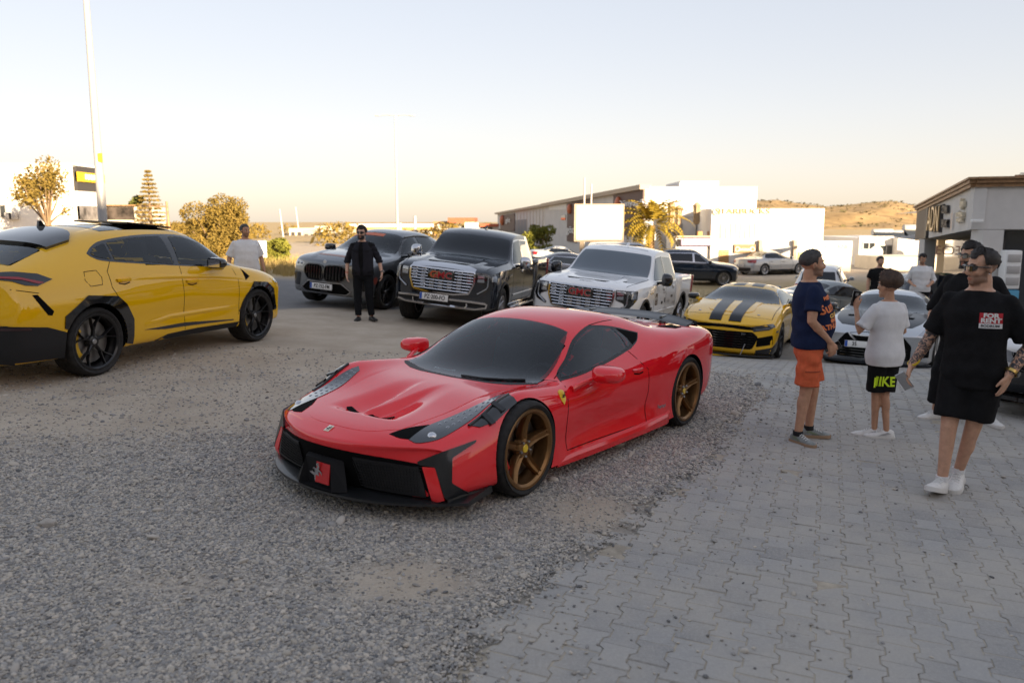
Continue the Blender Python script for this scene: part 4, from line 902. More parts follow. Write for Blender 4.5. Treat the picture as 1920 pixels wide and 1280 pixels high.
def grey_suv():
    pm = paint('grey_metal_paint', (.15, .16, .17), .75, .38)
    x, y = -3.064, 18.777
    c = Car('grey_suv', (x, y, tz(x, y)), -1.949, 'grey coupe SUV with wide black kidney grille behind the man in the black shirt', 'car')
    top = [(2.36,1.0),(2.25,1.06),(1.8,1.14),(1.3,1.185),(1.15,1.20),(1.05,1.215),(.35,1.60),(.05,1.67),(-.4,1.69),(-1.0,1.66),(-1.7,1.48),(-2.25,1.25),(-2.42,1.21),(-2.48,1.16)]
    edge = [(2.3,.70,.97),(2.16,.74,1.03),(1.7,.79,1.09),(1.1,.81,1.13),(.9,.80,1.16),(.26,.66,1.53),(-.08,.63,1.60),(-.6,.62,1.615),(-1.1,.62,1.57),(-1.75,.64,1.37),(-2.3,.72,1.17),(-2.42,.72,1.12)]
    belt = [(2.24,.84,.93),(2.08,.87,1.0),(1.5,.92,1.06),(.9,.93,1.09),(0,.93,1.11),(-.8,.92,1.14),(-1.4,.90,1.16),(-2.2,.86,1.10),(-2.4,.84,1.06)]
    sho = [(2.22,.82),(1.98,.92),(1.486,.97),(.5,.96),(-.5,.97),(-1.5,1.0),(-2.1,.98),(-2.38,.95)]
    plan = [(2.22,.90),(2.0,.96),(1.486,.995),(.9,.975),(0,.965),(-.7,.97),(-1.486,1.0),(-2.0,.98),(-2.42,.90)]
    c.body(std_rails(top, edge, belt, sho, plan, [(.75, 0), (.58, .02), (.42, .015), (.28, .03)], .26), pm, step=.15,
        capF=[(2.40,.97),(2.42,.93),(2.43,.88),(2.44,.80),(2.44,.70),(2.44,.56),(2.42,.42),(2.38,.29),(2.3,.27)],
        capR=[(-2.5,1.13),(-2.52,1.1),(-2.52,1.06),(-2.54,.97),(-2.55,.75),(-2.54,.58),(-2.5,.42),(-2.46,.28),(-2.4,.26)],
        arches=[(1.486, .39, .43), (-1.486, .39, .43)], archy=.62, crease={3: (.3, -2, 2)})
    g = MATS['clear_glass']; gb = MATS['gloss_black']; gap = MATS['gap_black']; ora = mat('sticker_orange', (.55, .13, .05), .4)
    for sg in (1, -1):
        k = [(sg * y, z) for y, z in ((.012,.80),(.03,.865),(.12,.895),(.40,.89),(.50,.83),(.52,.72),(.40,.58),(.08,.565),(.02,.62))]
        kp = round_poly(k, .05); q = c.panel('kidney_grille', kp, '+x', gap, off=.006, th=.006)
        c.strips('kidney_frame', [('+x', kp + [kp[0]])], gb, .03, parent=q, lift=.03, off=.006)
        for j in range(6):
            y = .085 + j * .07; z1 = .60 if y < .42 else .68; P, _ = c.proj([(sg * y, z1), (sg * y, .74), (sg * (y + .004), .87)], '+x', .022); MB().tube(P, .011, 6, flat=2).build('kidney_slat', gb, q)
    lp = round_poly([(-.40,.535),(.40,.535),(.60,.385),(.50,.31),(-.50,.31),(-.60,.385)], .03)
    q = c.panel('lower_intake', lp, '+x', gap, off=.006, th=.006); c.strips('intake_frame', [('+x', lp + [lp[0]])], MATS['satin_metal'], .022, parent=q, lift=.014, off=.006)
    c.panel('radar_box', round_poly([(-.10,.40),(.10,.40),(.08,.33),(-.08,.33)], .01), '+x', gb, off=.014, parent=q)
    c.panel3('side_intake', [(2.36,.66,.68),(2.20,.90,.68),(2.20,.92,.42),(2.36,.72,.40)], (-.85,-.5,0), gb, rnd=.03, off=.006)
    for a in c.panel3('headlight', [(2.38,.55,.90),(2.30,.68,.935),(2.10,.86,.94),(2.06,.89,.88),(2.25,.80,.81),(2.36,.62,.83)], (-.8,-.5,-.2), MATS['lamp_glass'], rnd=.02, off=.005, res=.05):
        sg = 1 if a.data.vertices[0].co.y > 0 else -1
        for x, y, z in ((2.34,.64,.875),(2.26,.74,.875)):
            h = c.bvh.ray_cast(Vector((x + 2, y * sg + sg * 1.2, z)), Vector((-2, -1.2 * sg, 0)).normalized())
            if h[0]: MB().ell(h[0], (.03,.04,.03), 10, 8).build('projector', MATS['lamp_glass'], a)
    c.plate('+x', (-.05, .445), 'PZ·752-FM', .54, .125)
    h = c.hit(0, .955, '+x'); MB().lathe([(0,.012),(.036,.012),(.041,0)], 20, 'x', tuple(h[0])).build('roundel', MATS['satin_metal'], c.root)
    ws = smooth_poly([(1.16,0),(1.10,.45),(.88,.765,0),(.55,.70),(.26,.60,0),(.30,.3),(.31,0),(.30,-.3),(.26,-.60,0),(.55,-.70),(.88,-.765,0),(1.10,-.45)], 4)
    c.panel('windshield', ws, 'z', g, off=.004); c.panel('windshield_banner', [(.36,-.56),(.38,0),(.38,.22),(.50,.22),(.50,0),(.48,-.60)], 'z', ora, off=.008, th=0)
    c.panel('bonnet_lettering', [(2.12,-.46),(2.16,-.1),(2.16,.40),(2.06,.40),(2.04,-.1),(2.02,-.46)], 'z', mat('bonnet_orange', (.30, .13, .09), .35), off=.003, th=0)
    c.strips('bonnet_crease', [('z', [(2.30, sg * .40), (1.8, sg * .52), (1.2, sg * .60)]) for sg in (1, -1)], pm, .18, lift=.02, taper=True)
    sd = (0, -.86, -.5); fr = smooth_poly([(.84,1.145,0),(.40,1.46),(.1,1.555),(-.3,1.575),(-.9,1.555),(-1.3,1.46),(-1.62,1.32,0),(-1.5,1.22),(-.8,1.19),(0,1.16)], 4)
    c.panel3('window_frame', on_side(c, fr), sd, gb, off=.003, res=.04)
    for qq in ([(.76,1.165),(.38,1.43),(.1,1.525),(-.1,1.54),(-.14,1.185)], [(-.22,1.545),(-.85,1.53),(-.98,1.49),(-.95,1.215),(-.24,1.195)], [(-1.04,1.475),(-1.28,1.43),(-1.52,1.315),(-1.45,1.245),(-1.02,1.222)]): c.panel3('side_window', on_side(c, round_poly(qq, .03)), sd, g, off=.007)
    c.panel('rear_window', [(-1.3,-.5),(-2.2,-.6),(-2.2,.6),(-1.3,.5)], 'z', g, off=.004)
    for sg in (1, -1): P, _ = c.proj([(.25, sg * .605), (-.3, sg * .60), (-1.0, sg * .60)], 'z', .03); MB().tube(P, .014, 6).build('roof_rail', gb, c.root)
    c.mirror_pair((.66, 1.09, 1.17), gb, sz=(.17, .25, .17), stalk=(.86, .92, 1.12))
    c.strips('panel_gap', c.both([(1.0,1.09),(1.02,.8),(.95,.45)]) + c.both([(-.16,1.15),(-.15,.8),(-.15,.32)]) + c.both([(-1.05,1.18),(-1.1,1.0),(-.98,.7)]) + c.both([(.95,.33),(-.95,.33)]), gap, .01)
    handles(c, [(.1,1.02),(-.85,1.05)], pm)
    arch_ring(c, 1.486, .39, .43, .475, gb); arch_ring(c, -1.486, .39, .43, .475, gb)
    c.sym('side_sticker', smooth_poly([(2.02,.66),(1.96,.72),(1.90,.66),(1.92,.58),(1.98,.56)], 4), mat('sticker_red', (.28, .06, .04), .4), off=.003, th=0)
    c.sym('rocker', [(-1.0,.36),(1.0,.36),(1.0,.24),(-1.0,.24)], MATS['black_plastic'], off=.008)
    c.wheel_set([(1.486, .985), (1.486, -.985), (-1.486, .99), (-1.486, -.99)], .385, .30, .30, 'twin', MATS['black_rim'], None, MATS['satin_metal'], 0, .04)
    c.open_glass(.85, -.05, .55, 1.08, rear=-1.5)
    return c
BMW = grey_suv()
def yellow_coupe():
    pm = paint('giallo_paint', (.82, .46, .004), rough=.32)
    x, y = 4.951, 16.9
    c = Car('yellow_coupe', (x, y, tz(x, y)), -2.017, 'yellow muscle coupe with twin black bonnet stripes facing the camera', 'car')
    top = [(2.36,.74),(2.25,.82),(1.8,.92),(1.4,.98),(.9,1.03),(.8,1.05),(.05,1.27),(-.2,1.31),(-.5,1.325),(-.9,1.30),(-1.6,1.12),(-1.9,1.06),(-2.3,1.05),(-2.4,1.0)]
    edge = [(2.28,.72,.71),(2.15,.74,.78),(1.8,.76,.87),(1.4,.78,.93),(.9,.80,.97),(.68,.79,1.0),(.0,.62,1.21),(-.25,.59,1.25),(-.6,.58,1.26),(-1.0,.58,1.22),(-1.6,.66,1.07),(-1.9,.72,1.03),(-2.3,.74,1.02),(-2.38,.74,.97)]
    belt = [(2.18,.82,.70),(2.05,.84,.76),(1.7,.87,.86),(1.4,.88,.91),(.9,.88,.93),(0,.88,.94),(-.8,.87,.97),(-1.3,.88,1.0),(-1.8,.87,1.0),(-2.3,.83,.98),(-2.36,.81,.95)]
    sho = [(2.14,.62),(1.9,.72),(1.4,.80),(.6,.78),(-.4,.79),(-1.4,.86),(-2.0,.85),(-2.34,.82)]
    plan = [(2.13,.86),(1.95,.91),(1.405,.945),(.9,.93),(0,.91),(-.7,.93),(-1.405,.95),(-2.0,.92),(-2.36,.86)]
    c.body(std_rails(top, edge, belt, sho, plan, [(.58, 0), (.42, .015), (.28, .02), (.16, .02)], .14), pm, step=.14,
        capF=[(2.40,.72),(2.41,.70),(2.42,.67),(2.42,.62),(2.42,.55),(2.42,.42),(2.42,.28),(2.40,.17),(2.3,.14)],
        capR=[(-2.42,.97),(-2.43,.95),(-2.43,.92),(-2.44,.82),(-2.44,.58),(-2.42,.42),(-2.4,.28),(-2.36,.16),(-2.3,.14)],
        arches=[(1.405, .35, .385), (-1.405, .35, .385)], archy=.62, crease={3: (.3, -2, 2)})
    g = MATS['clear_glass']; gb = MATS['gloss_black']; gap = MATS['gap_black']; st = mat('stripe_black', (.008, .009, .011), .35, coat=.2, spec=.2)
    for sg in (1, -1):
        c.panel('bonnet_stripe', [(2.345,sg*.07),(2.33,sg*.29),(1.85,sg*.30),(.92,sg*.33),(.93,sg*.085)], 'z', st, off=.016, th=.014)
        c.panel('roof_stripe', [(-.02,sg*.075),(-.02,sg*.31),(-.95,sg*.31),(-.95,sg*.075)], 'z', st, off=.003, th=0)
        h = c.hit(1.95, sg * .55, 'z'); MB().lathe([(0,.012),(.02,.012),(.028,0)], 12, 'z', tuple(h[0])).build('bonnet_pin', MATS['satin_metal'], c.root)
    c.panel('bonnet_bulge', smooth_poly([(1.9,-.36),(1.9,.36),(1.3,.42),(.90,.46,0),(.97,0),(.90,-.46,0),(1.3,-.42)], 4), 'z', pm, off=.010, th=.012)
    c.strips('bonnet_gap', [('z', [(2.0,-.80),(2.12,-.5),(2.17,0),(2.12,.5),(2.0,.80),(1.4,.80),(.85,.80)]), ('z', [(2.0,-.80),(1.4,-.80),(.85,-.80)])], gap, .010)
    c.panel('upper_slot', smooth_poly([(-.52,.665),(-.25,.685),(0,.69),(.25,.685),(.52,.665),(.50,.61),(0,.635),(-.50,.61)], 3), '+x', gap, off=.006)
    for a in c.panel3('headlight', [(2.38,.50,.685),(2.28,.70,.725),(2.10,.86,.75),(2.06,.90,.70),(2.20,.80,.635),(2.36,.56,.60)], (-.85,-.4,-.3), MATS['lamp_dark'], off=.006, res=.05):
        sg = 1 if a.data.vertices[0].co.y > 0 else -1; c.strips('lamp_bar', [('+x', [(sg*.56,.625),(sg*.70,.645),(sg*.80,.665)])], MATS['lamp_glass'], .014, parent=a, lift=.012, off=.008)
    gp = round_poly([(-.52,.575),(.52,.575),(.62,.48),(.53,.25),(-.53,.25),(-.62,.48)], .05)
    q = c.panel('main_grille', gp, '+x', gap, off=.006)
    for k in range(6):
        z = .29 + k * .047; hw = float(np.interp(z, [.25,.48,.57], [.50,.58,.50])); P, _ = c.proj([(hw * t, z + (.008 if i % 2 else 0)) for i, t in enumerate(np.linspace(-1, 1, 21))], '+x', .012); MB().tube(P, .007, 5).build('grille_bar', gb, q)
    c.text('grille_badge', 'ZL1', .045, '+x', (.36,.535), MATS['satin_metal'], (1,0), (0,1), off=.022, parent=q)
    c.panel3('side_intake', [(2.36,.66,.47),(2.20,.90,.53),(2.18,.93,.36),(2.36,.65,.30)], (-.85,-.5,0), gap, rnd=.02, off=.006)
    pts = [(2.47 - .30 * abs(t)**2.4, t * .93, .155) for t in np.linspace(-1, 1, 21)]
    slab('front_splitter', pts + [(2.0, .90, .155), (2.0, -.90, .155)], gb, c.root, .035)
    slab('splitter_lip', [(2.49 - .30 * abs(t)**2.4, t * .62 - .25, .118) for t in np.linspace(-1, 1, 15)] + [(2.2, .2, .118), (2.2, -.7, .118)], pm, c.root, .02)
    c.panel3('bumper_corner', [(2.30,.62,.24),(2.15,.90,.30),(1.85,.93,.40),(1.80,.94,.17),(2.3,.62,.17)], (-.8,-.6,0), gb, off=.012)
    MB().tube([(2.43,.42,.36),(2.49,.36,.16)], .008, 6).build('splitter_rod', MATS['satin_metal'], c.root)
    c.panel('windshield', smooth_poly([(1.03,0),(.97,.40),(.70,.765,0),(.35,.69),(.03,.575,0),(.07,.3),(.08,0),(.07,-.3),(.03,-.575,0),(.35,-.69),(.70,-.765,0),(.97,-.40)], 4), 'z', g, off=.004)
    sd = (0, -.85, -.5); fr = round_poly([(.64,.985),(.0,1.195),(-.3,1.235),(-.8,1.225),(-1.15,1.12),(-1.2,1.02),(0,.965)], .03)
    c.panel3('window_frame', on_side(c, fr), sd, gb, off=.003, res=.04); c.panel3('side_window', on_side(c, [(.55,1.0),(0,1.175),(-.3,1.21),(-.76,1.2),(-1.05,1.10),(-1.1,1.03),(0,.985)]), sd, g, off=.007)
    c.panel('rear_window', [(-1.0,-.5),(-1.7,-.6),(-1.7,.6),(-1.0,.5)], 'z', g, off=.004)
    c.mirror_pair((.52, 1.02, 1.02), gb, sz=(.15, .24, .13), stalk=(.66, .84, .965), gm=pm)
    c.strips('panel_gap', c.both([(.85,.95),(.88,.7),(.8,.25)]) + c.both([(-.85,.97),(-.75,.6),(-.75,.25)]), gap, .01); handles(c, [(-.6,.83)], pm)
    c.sym('side_marker', [(1.98,.60),(1.86,.61),(1.86,.57),(1.98,.565)], gb, off=.006)
    c.wheel_set([(1.405, .945), (1.405, -.945), (-1.405, .945), (-1.405, -.945)], .352, .30, .265, 'multi', MATS['black_rim'], None, gb, 0, .03)
    c.open_glass(.68, -.1, .35, .86, rear=-.9)
    return c
CAM = yellow_coupe()
def silver_coupe():
    pm = paint('silver_paint', (.50, .52, .54), .7, .3)
    x, y = 7.496, 15.747
    c = Car('silver_coupe', (x, y, tz(x, y)), -2.113, 'silver sports coupe with dark bonnet and wide black mouth behind the boy', 'car')
    top = [(2.30,.66),(2.2,.73),(1.8,.85),(1.4,.92),(.9,.985),(.78,1.01),(.0,1.29),(-.25,1.35),(-.5,1.37),(-.9,1.34),(-1.7,1.12),(-1.95,1.09),(-2.2,1.08),(-2.3,1.03)]
    edge = [(2.21,.72,.63),(2.09,.74,.69),(1.8,.76,.80),(1.4,.78,.88),(.9,.80,.94),(.65,.79,.97),(-.05,.62,1.22),(-.3,.59,1.28),(-.6,.58,1.295),(-1.0,.58,1.26),(-1.7,.68,1.07),(-1.95,.72,1.05),(-2.2,.74,1.04),(-2.28,.74,.99)]
    belt = [(2.12,.82,.61),(2.0,.84,.68),(1.7,.87,.79),(1.4,.885,.85),(.9,.88,.88),(0,.87,.90),(-.8,.87,.93),(-1.39,.88,.97),(-1.8,.87,.97),(-2.2,.83,.96),(-2.27,.81,.93)]
    sho = [(2.08,.53),(1.85,.64),(1.39,.75),(.6,.74),(-.4,.75),(-1.39,.83),(-2.0,.83),(-2.25,.80)]
    plan = [(2.07,.87),(1.9,.915),(1.39,.945),(.9,.92),(0,.90),(-.7,.92),(-1.39,.945),(-1.95,.92),(-2.28,.86)]
    c.body(std_rails(top, edge, belt, sho, plan, [(.50, 0), (.38, .015), (.26, .02), (.15, .02)], .14), pm, step=.14,
        capF=[(2.34,.64),(2.35,.62),(2.36,.58),(2.36,.53),(2.36,.48),(2.35,.38),(2.34,.26),(2.33,.16),(2.25,.14)],
        capR=[(-2.32,.99),(-2.33,.96),(-2.33,.93),(-2.34,.83),(-2.34,.5),(-2.33,.38),(-2.3,.26),(-2.27,.15),(-2.2,.14)],
        arches=[(1.39, .35, .385), (-1.39, .35, .385)], archy=.62, crease={3: (.3, -2, 2)})
    g = MATS['clear_glass']; gb = MATS['gloss_black']; gap = MATS['gap_black']; st = mat('bonnet_dark', (.010, .013, .018), .35, .0, coat=.25, spec=.2)
    c.panel('bonnet', smooth_poly([(2.10,0),(2.08,-.35),(1.98,-.58,0),(1.6,-.72),(.80,-.77,0),(.93,-.4),(.97,0),(.93,.4),(.80,.77,0),(1.6,.72),(1.98,.58,0),(2.08,.35)], 4), 'z', st, off=.006, th=.006)
    c.strips('bonnet_crease', [('z', [(2.0, sg * .30), (1.5, sg * .38), (1.0, sg * .44)]) for sg in (1, -1)], st, .16, lift=.03, off=.008, taper=True)
    c.symx('bonnet_duct', [(1.55,.36),(1.42,.40),(1.40,.56),(1.52,.54)], 'z', gap, off=.012)
    gp = round_poly([(-.60,.46),(-.46,.63),(-.14,.665),(.14,.665),(.46,.63),(.60,.46),(.59,.20),(-.59,.20)], .03)
    q = c.panel('mouth', gp, '+x', gap, off=.006)
    c.strips('v_trim', [('+x', [(-.40,.63),(-.26,.50),(-.16,.475),(.16,.475),(.26,.50),(.40,.63)])], MATS['satin_metal'], .035, parent=q, lift=.025, off=.008)
    for k in range(4):
        P, _ = c.proj([(.54 * t, .24 + k * .05) for t in np.linspace(-1, 1, 11)], '+x', .010); MB().tube(P, .006, 5).build('grille_bar', gb, q)
    for a in c.panel3('headlight', [(2.18,.66,.62),(2.05,.74,.72),(1.70,.80,.81),(1.66,.865,.775),(1.95,.86,.66),(2.10,.80,.53)], (-.6,-.45,-.65), MATS['lamp_glass'], off=.005, res=.06): pass
    c.panel3('side_intake', [(2.22,.70,.42),(2.06,.88,.44),(2.08,.89,.28),(2.24,.68,.26)], (-.85,-.5,0), gap, rnd=.02, off=.006)
    slab('front_splitter', [(2.42 - .30 * abs(t)**2.4, t * .93, .15) for t in np.linspace(-1, 1, 21)] + [(2.0, .90, .15), (2.0, -.90, .15)], st, c.root, .03)
    c.panel('lower_lip', [(-.8,.21),(.8,.21),(.78,.155),(-.78,.155)], '+x', pm, off=.03, th=.03)
    c.panel('windshield', smooth_poly([(.99,0),(.94,.40),(.68,.76,0),(.35,.69),(-.02,.575,0),(.02,.3),(.03,0),(.02,-.3),(-.02,-.575,0),(.35,-.69),(.68,-.76,0),(.94,-.40)], 4), 'z', g, off=.004)
    sd = (0, -.85, -.5); c.panel3('side_window', on_side(c, round_poly([(.60,.94),(-.05,1.2),(-.4,1.25),(-.9,1.22),(-1.2,1.1),(-1.1,.96)], .03)), sd, g, off=.004)
    c.mirror_pair((.55, 1.02, 1.0), gb, sz=(.15, .24, .14), stalk=(.66, .84, .94))
    hx = c.hit(-.25, .46, '+x'); c.plate('+x', (-.20, .45), '35          ', .50, .115, off=.03)
    c.strips('panel_gap', c.both([(.85,.90),(.86,.6),(.8,.25)]) + c.both([(-.8,.93),(-.75,.6),(-.75,.25)]), gap, .01); handles(c, [(-.55,.80)], MATS['satin_metal'])
    c.wheel_set([(1.39, .94), (1.39, -.94), (-1.39, .94), (-1.39, -.94)], .352, .29, .262, 'multi', MATS['satin_metal'], None, gb, 0, .03)
    c.open_glass(.66, -.1, .35, .84, rear=-.9)
    return c
GTR = silver_coupe()
# ================================================================ cars further back
def plain_car(name, loc, rz, label, kind, pm, plate=None, z=None, light=(), dz=0.):
    c = Car(name, (loc[0], loc[1], tz(*loc) + dz), rz, label, 'car', None)
    K = {'sedan': dict(L=4.6, W=.9, H=1.43, wb=2.7, hood=.92, cowl=1.0, ws=(.95, .10), roof=(-.1, -.75), rear=(-1.65, 1.05), tail=1.02),
         'suv': dict(L=4.7, W=.95, H=1.70, wb=2.78, hood=1.05, cowl=1.14, ws=(.95, .25), roof=(.1, -1.3), rear=(-2.05, 1.12), tail=1.08),
         'wagon': dict(L=4.6, W=.9, H=1.73, wb=2.64, hood=1.05, cowl=1.12, ws=(.95, .3), roof=(.15, -1.85), rear=(-2.15, 1.10), tail=1.06),
         'van': dict(L=5.0, W=.95, H=1.95, wb=3.1, hood=1.15, cowl=1.25, ws=(1.25, .6), roof=(.4, -2.15), rear=(-2.35, 1.2), tail=1.1)}[kind]
    xf = K['wb'] / 2 + .9; xr = xf - K['L']; H = K['H']; W = K['W']; w0, w1 = K['ws']; r0, r1 = K['roof']; rx, rz_ = K['rear']; cz = K['cowl']; hz = K['hood']; wr = K['wb'] / 2; tr = .33 if kind == 'sedan' else .36
    top = [(xf, hz - .18), (xf - .12, hz - .06), (xf - .5, hz), (w0 + .08, cz - .02), (w0, cz), (w1, H - .12), (r0, H - .015), ((r0 + r1) / 2, H), (r1, H - .03), (rx, rz_ + .02), (xr + .15, K['tail']), (xr + .03, K['tail'] - .06)]
    ry = W * .68
    edge = [(xf - .16, W * .78, hz - .2), (xf - .3, W * .8, hz - .1), (xf - .7, W * .82, hz - .05), (w0 - .05, W * .83, cz - .05), (w1 - .05, ry + .03, H - .20), (r0 - .05, ry, H - .09), ((r0 + r1) / 2, ry, H - .075), (r1 - .02, ry, H - .10), (rx + .05, W * .76, rz_ - .04), (xr + .16, W * .78, K['tail'] - .06), (xr + .07, W * .78, K['tail'] - .12)]
    bz = cz - .09
    belt = [(xf - .22, W * .91, hz - .24), (xf - .4, W * .93, hz - .14), (xf - .9, W * .97, bz - .06), (w0 - .1, W * .97, bz), (0, W * .97, bz + .03), (-wr, W * .95, bz + .06), (xr + .3, W * .9, bz + .02), (xr + .1, W * .88, K['tail'] - .18)]
    sho = [(xf - .26, hz - .36), (xf - .5, hz - .24), (wr, bz - .14), (0, bz - .16), (-wr, bz - .08), (xr + .12, bz - .14)]
    plan = [(xf - .28, W * .94), (xf - .5, W * .985), (wr, W), (0, W * .99), (-wr, W), (xr + .4, W * .97), (xr + .08, W * .92)]
    zl = (bz - .35, .42, .24)
    c.body(std_rails(top, edge, belt, sho, plan, [(bz - .32, 0), (.50, .01), (.36, .015), (.23, .03)], .2), pm, step=.2, lvl=2, crease={3: (.3, -2, 2)},
        capF=[(xf + .02, hz - .2), (xf + .03, hz - .23), (xf + .03, hz - .28), (xf + .03, hz - .36), (xf + .03, bz - .4), (xf + .03, .5), (xf + .01, .36), (xf - .02, .24), (xf - .1, .21)],
        capR=[(xr, K['tail'] - .1), (xr - .01, K['tail'] - .14), (xr - .02, K['tail'] - .2), (xr - .03, bz - .2), (xr - .04, bz - .36), (xr - .03, .5), (xr, .36), (xr + .03, .24), (xr + .1, .21)],
        arches=[(wr, tr, tr + .05), (-wr, tr, tr + .05)], archy=.6)
    g = MATS['tinted_glass']; gb = MATS['gloss_black']; gap = MATS['gap_black']; sd = (0, -.87, -.5)
    c.panel('windshield', smooth_poly([(w0 - .02, 0), (w0 - .06, W * .5), (w0 - .22, W * .80, 0), (w1 - .02, ry - .03, 0), (w1 + .03, 0), (w1 - .02, -ry + .03, 0), (w0 - .22, -W * .80, 0), (w0 - .06, -W * .5)], 3), 'z', g, off=.004)
    a = [(w0 - .30, bz + .04), (w1 - .02, H - .24), (r0 - .1, H - .15), (r1 + .1, H - .17), ((r1 + rx) / 2 + .1, (H + rz_) / 2 - .02 if kind == 'sedan' else H - .24), ((r1 + rx) / 2 - (.1 if kind == 'sedan' else -.05), bz + .10), (-wr + .2, bz + .07), (0, bz + .05)]
    c.panel3('window_frame', on_side(c, round_poly(a, .05)), sd, light and light or gb, off=.003)
    cx = lambda q: (q[0] * .95 - .02, q[1] * .9 + (bz + H - .2) / 2 * .1)
    q1 = [cx(p) for p in a]; mid = -.12
    c.panel3('side_window', on_side(c, [p for p in (q1[0], q1[1], (max(r0 - .1, mid + .06), H - .19), (mid + .04, H - .19), (mid + .04, bz + .08)) if p]), sd, g, off=.007); c.panel3('side_window', on_side(c, [(mid - .05, bz + .09), (mid - .05, H - .19), (q1[3][0] + .02, H - .2), q1[4], q1[5], (q1[6][0], bz + .10)]), sd, g, off=.007)
    if kind in ('sedan', 'suv'): c.panel('rear_window', [(r1 - .12, -ry + .08), (rx + .12, -W * .7), (rx + .12, W * .7), (r1 - .12, ry - .08)], 'z', g, off=.004)
    if kind != 'sedan': c.panel('rear_window', round_poly([(-W * .68, rz_ + .0), (W * .68, rz_ + .0), (ry - .06, H - .22), (-ry + .06, H - .22)], .06), '-x', g, off=.006)
    rl = MATS['red_lamp']; rd = (.8, -.6, 0)
    z1 = bz - .02; c.panel3('tail_lamp', [(xr + .02, W * .50, z1), (xr + .35, W * .96, z1 + .02), (xr + .30, W * .97, z1 - .18), (xr + .02, W * .55, z1 - .16)] if kind == 'sedan' else [(xr + .05, W * .70, z1 + .06), (xr + .3, W * .95, z1 + .06), (xr + .28, W * .96, z1 - .34), (xr + .05, W * .74, z1 - .30)], rd, rl, rnd=.03, off=.006, res=.06)
    c.panel3('headlight', [(xf - .02, W * .55, hz - .26), (xf - .45, W * .96, hz - .16), (xf - .42, W * .97, hz - .28), (xf - .02, W * .6, hz - .38)], (-.8, -.6, 0), MATS['lamp_glass'], rnd=.02, off=.006, res=.06)
    c.panel('front_grille', round_poly([(-.5, hz - .26), (.5, hz - .26), (.42, hz - .42), (-.42, hz - .42)], .03), '+x', gap, off=.006); c.panel('lower_grille', round_poly([(-.6, .48), (.6, .48), (.5, .28), (-.5, .28)], .03), '+x', gap, off=.006)
    c.panel('rear_bumper', [(-W * .8, .44), (W * .8, .44), (W * .75, .24), (-W * .75, .24)], '-x', MATS['black_plastic'], off=.01)
    c.sym('rocker', [(-wr + .4, .34), (wr - .4, .34), (wr - .4, .22), (-wr + .4, .22)], MATS['black_plastic'], off=.008)
    c.strips('panel_gap', c.both([(w0 - .15, bz), (w0 - .1, bz - .3), (w0 - .18, .34)]) + c.both([(mid, bz), (mid, .33)]) + c.both([(-wr + .25, bz + .05), (-wr + .35, bz - .3), (-wr + .5, .4)]), gap, .012)
    handles(c, [(.1, bz - .12), (-wr + .5, bz - .1)], pm); c.mirror_pair((w0 - .32, W + .10, bz + .10), pm if kind != 'suv' else gb, sz=(.15, .2, .15), stalk=(w0 - .2, W * .95, bz + .02), gm=gb)
    if plate: c.plate('-x', (0, bz - .34), plate, .52, .11)
    c.wheel_set([(wr, W - .01), (wr, -W + .01), (-wr, W - .01), (-wr, -W + .01)], tr, .23, tr - .09, 'multi', MATS['satin_metal'], None, None, 0, .03, ns=10, tread=False)
    return c
NAVY = plain_car('navy_suv', (8.85, 39.6), .04, 'dark navy SUV parked on the road behind the white pickup, facing right', 'suv', paint('navy_paint', (.012, .022, .042), .3), light=MATS['chrome'])
MEG = plain_car('silver_sedan', (15.45, 47.6), .47, 'silver saloon seen from its rear, before the coffee shop', 'sedan', paint('silver_blue_paint', (.40, .42, .44), .6), '48 AJ 912')
SUB = plain_car('white_wagon', (12.1, 31.0), 1.12, 'white upright SUV seen from behind, right of the man in the navy shirt', 'wagon', paint('pearl_white_paint', (.84, .84, .83)), 'FN 9931')
for sg in (1, -1): P, _ = SUB.proj([(.1, sg * .60), (-.8, sg * .60), (-1.6, sg * .60)], 'z', .05); MB().tube(P, .02, 6).build('roof_rail', MATS['satin_metal'], SUB.root)
VAN = plain_car('silver_van', (6.2, 42.5), .25, 'silver van whose roof shows behind the white pickup', 'van', paint('van_silver_paint', (.45, .46, .47), .5))
DRK = plain_car('dark_sedan', (2.4, 30.5), .12, 'dark saloon behind the black pickup, facing right', 'sedan', paint('ink_paint', (.012, .016, .028), .3), light=MATS['chrome'])
GRY = plain_car('grey_sedan', (9.1, 24.0), -2.75, 'grey saloon with a pale bonnet behind the yellow coupe', 'sedan', paint('grey_green_paint', (.22, .24, .24), .4))
BLK = plain_car('black_suv', (13.0, 25.5), 1.35, 'black SUV between the two men at the back', 'suv', paint('ink_paint', (.012, .016, .028), .3), None)
PAL = plain_car('pale_sedan', (3.4, 52), .1, 'pale saloon far behind the dark saloon', 'sedan', paint('pale_paint', (.55, .55, .53), .3))
BM2 = plain_car('white_sedan', (7.35, 9.55), -2.42, 'white saloon with black kidney grille, cut by the right edge of the picture', 'sedan', paint('pearl_white_paint', (.84, .84, .83)))
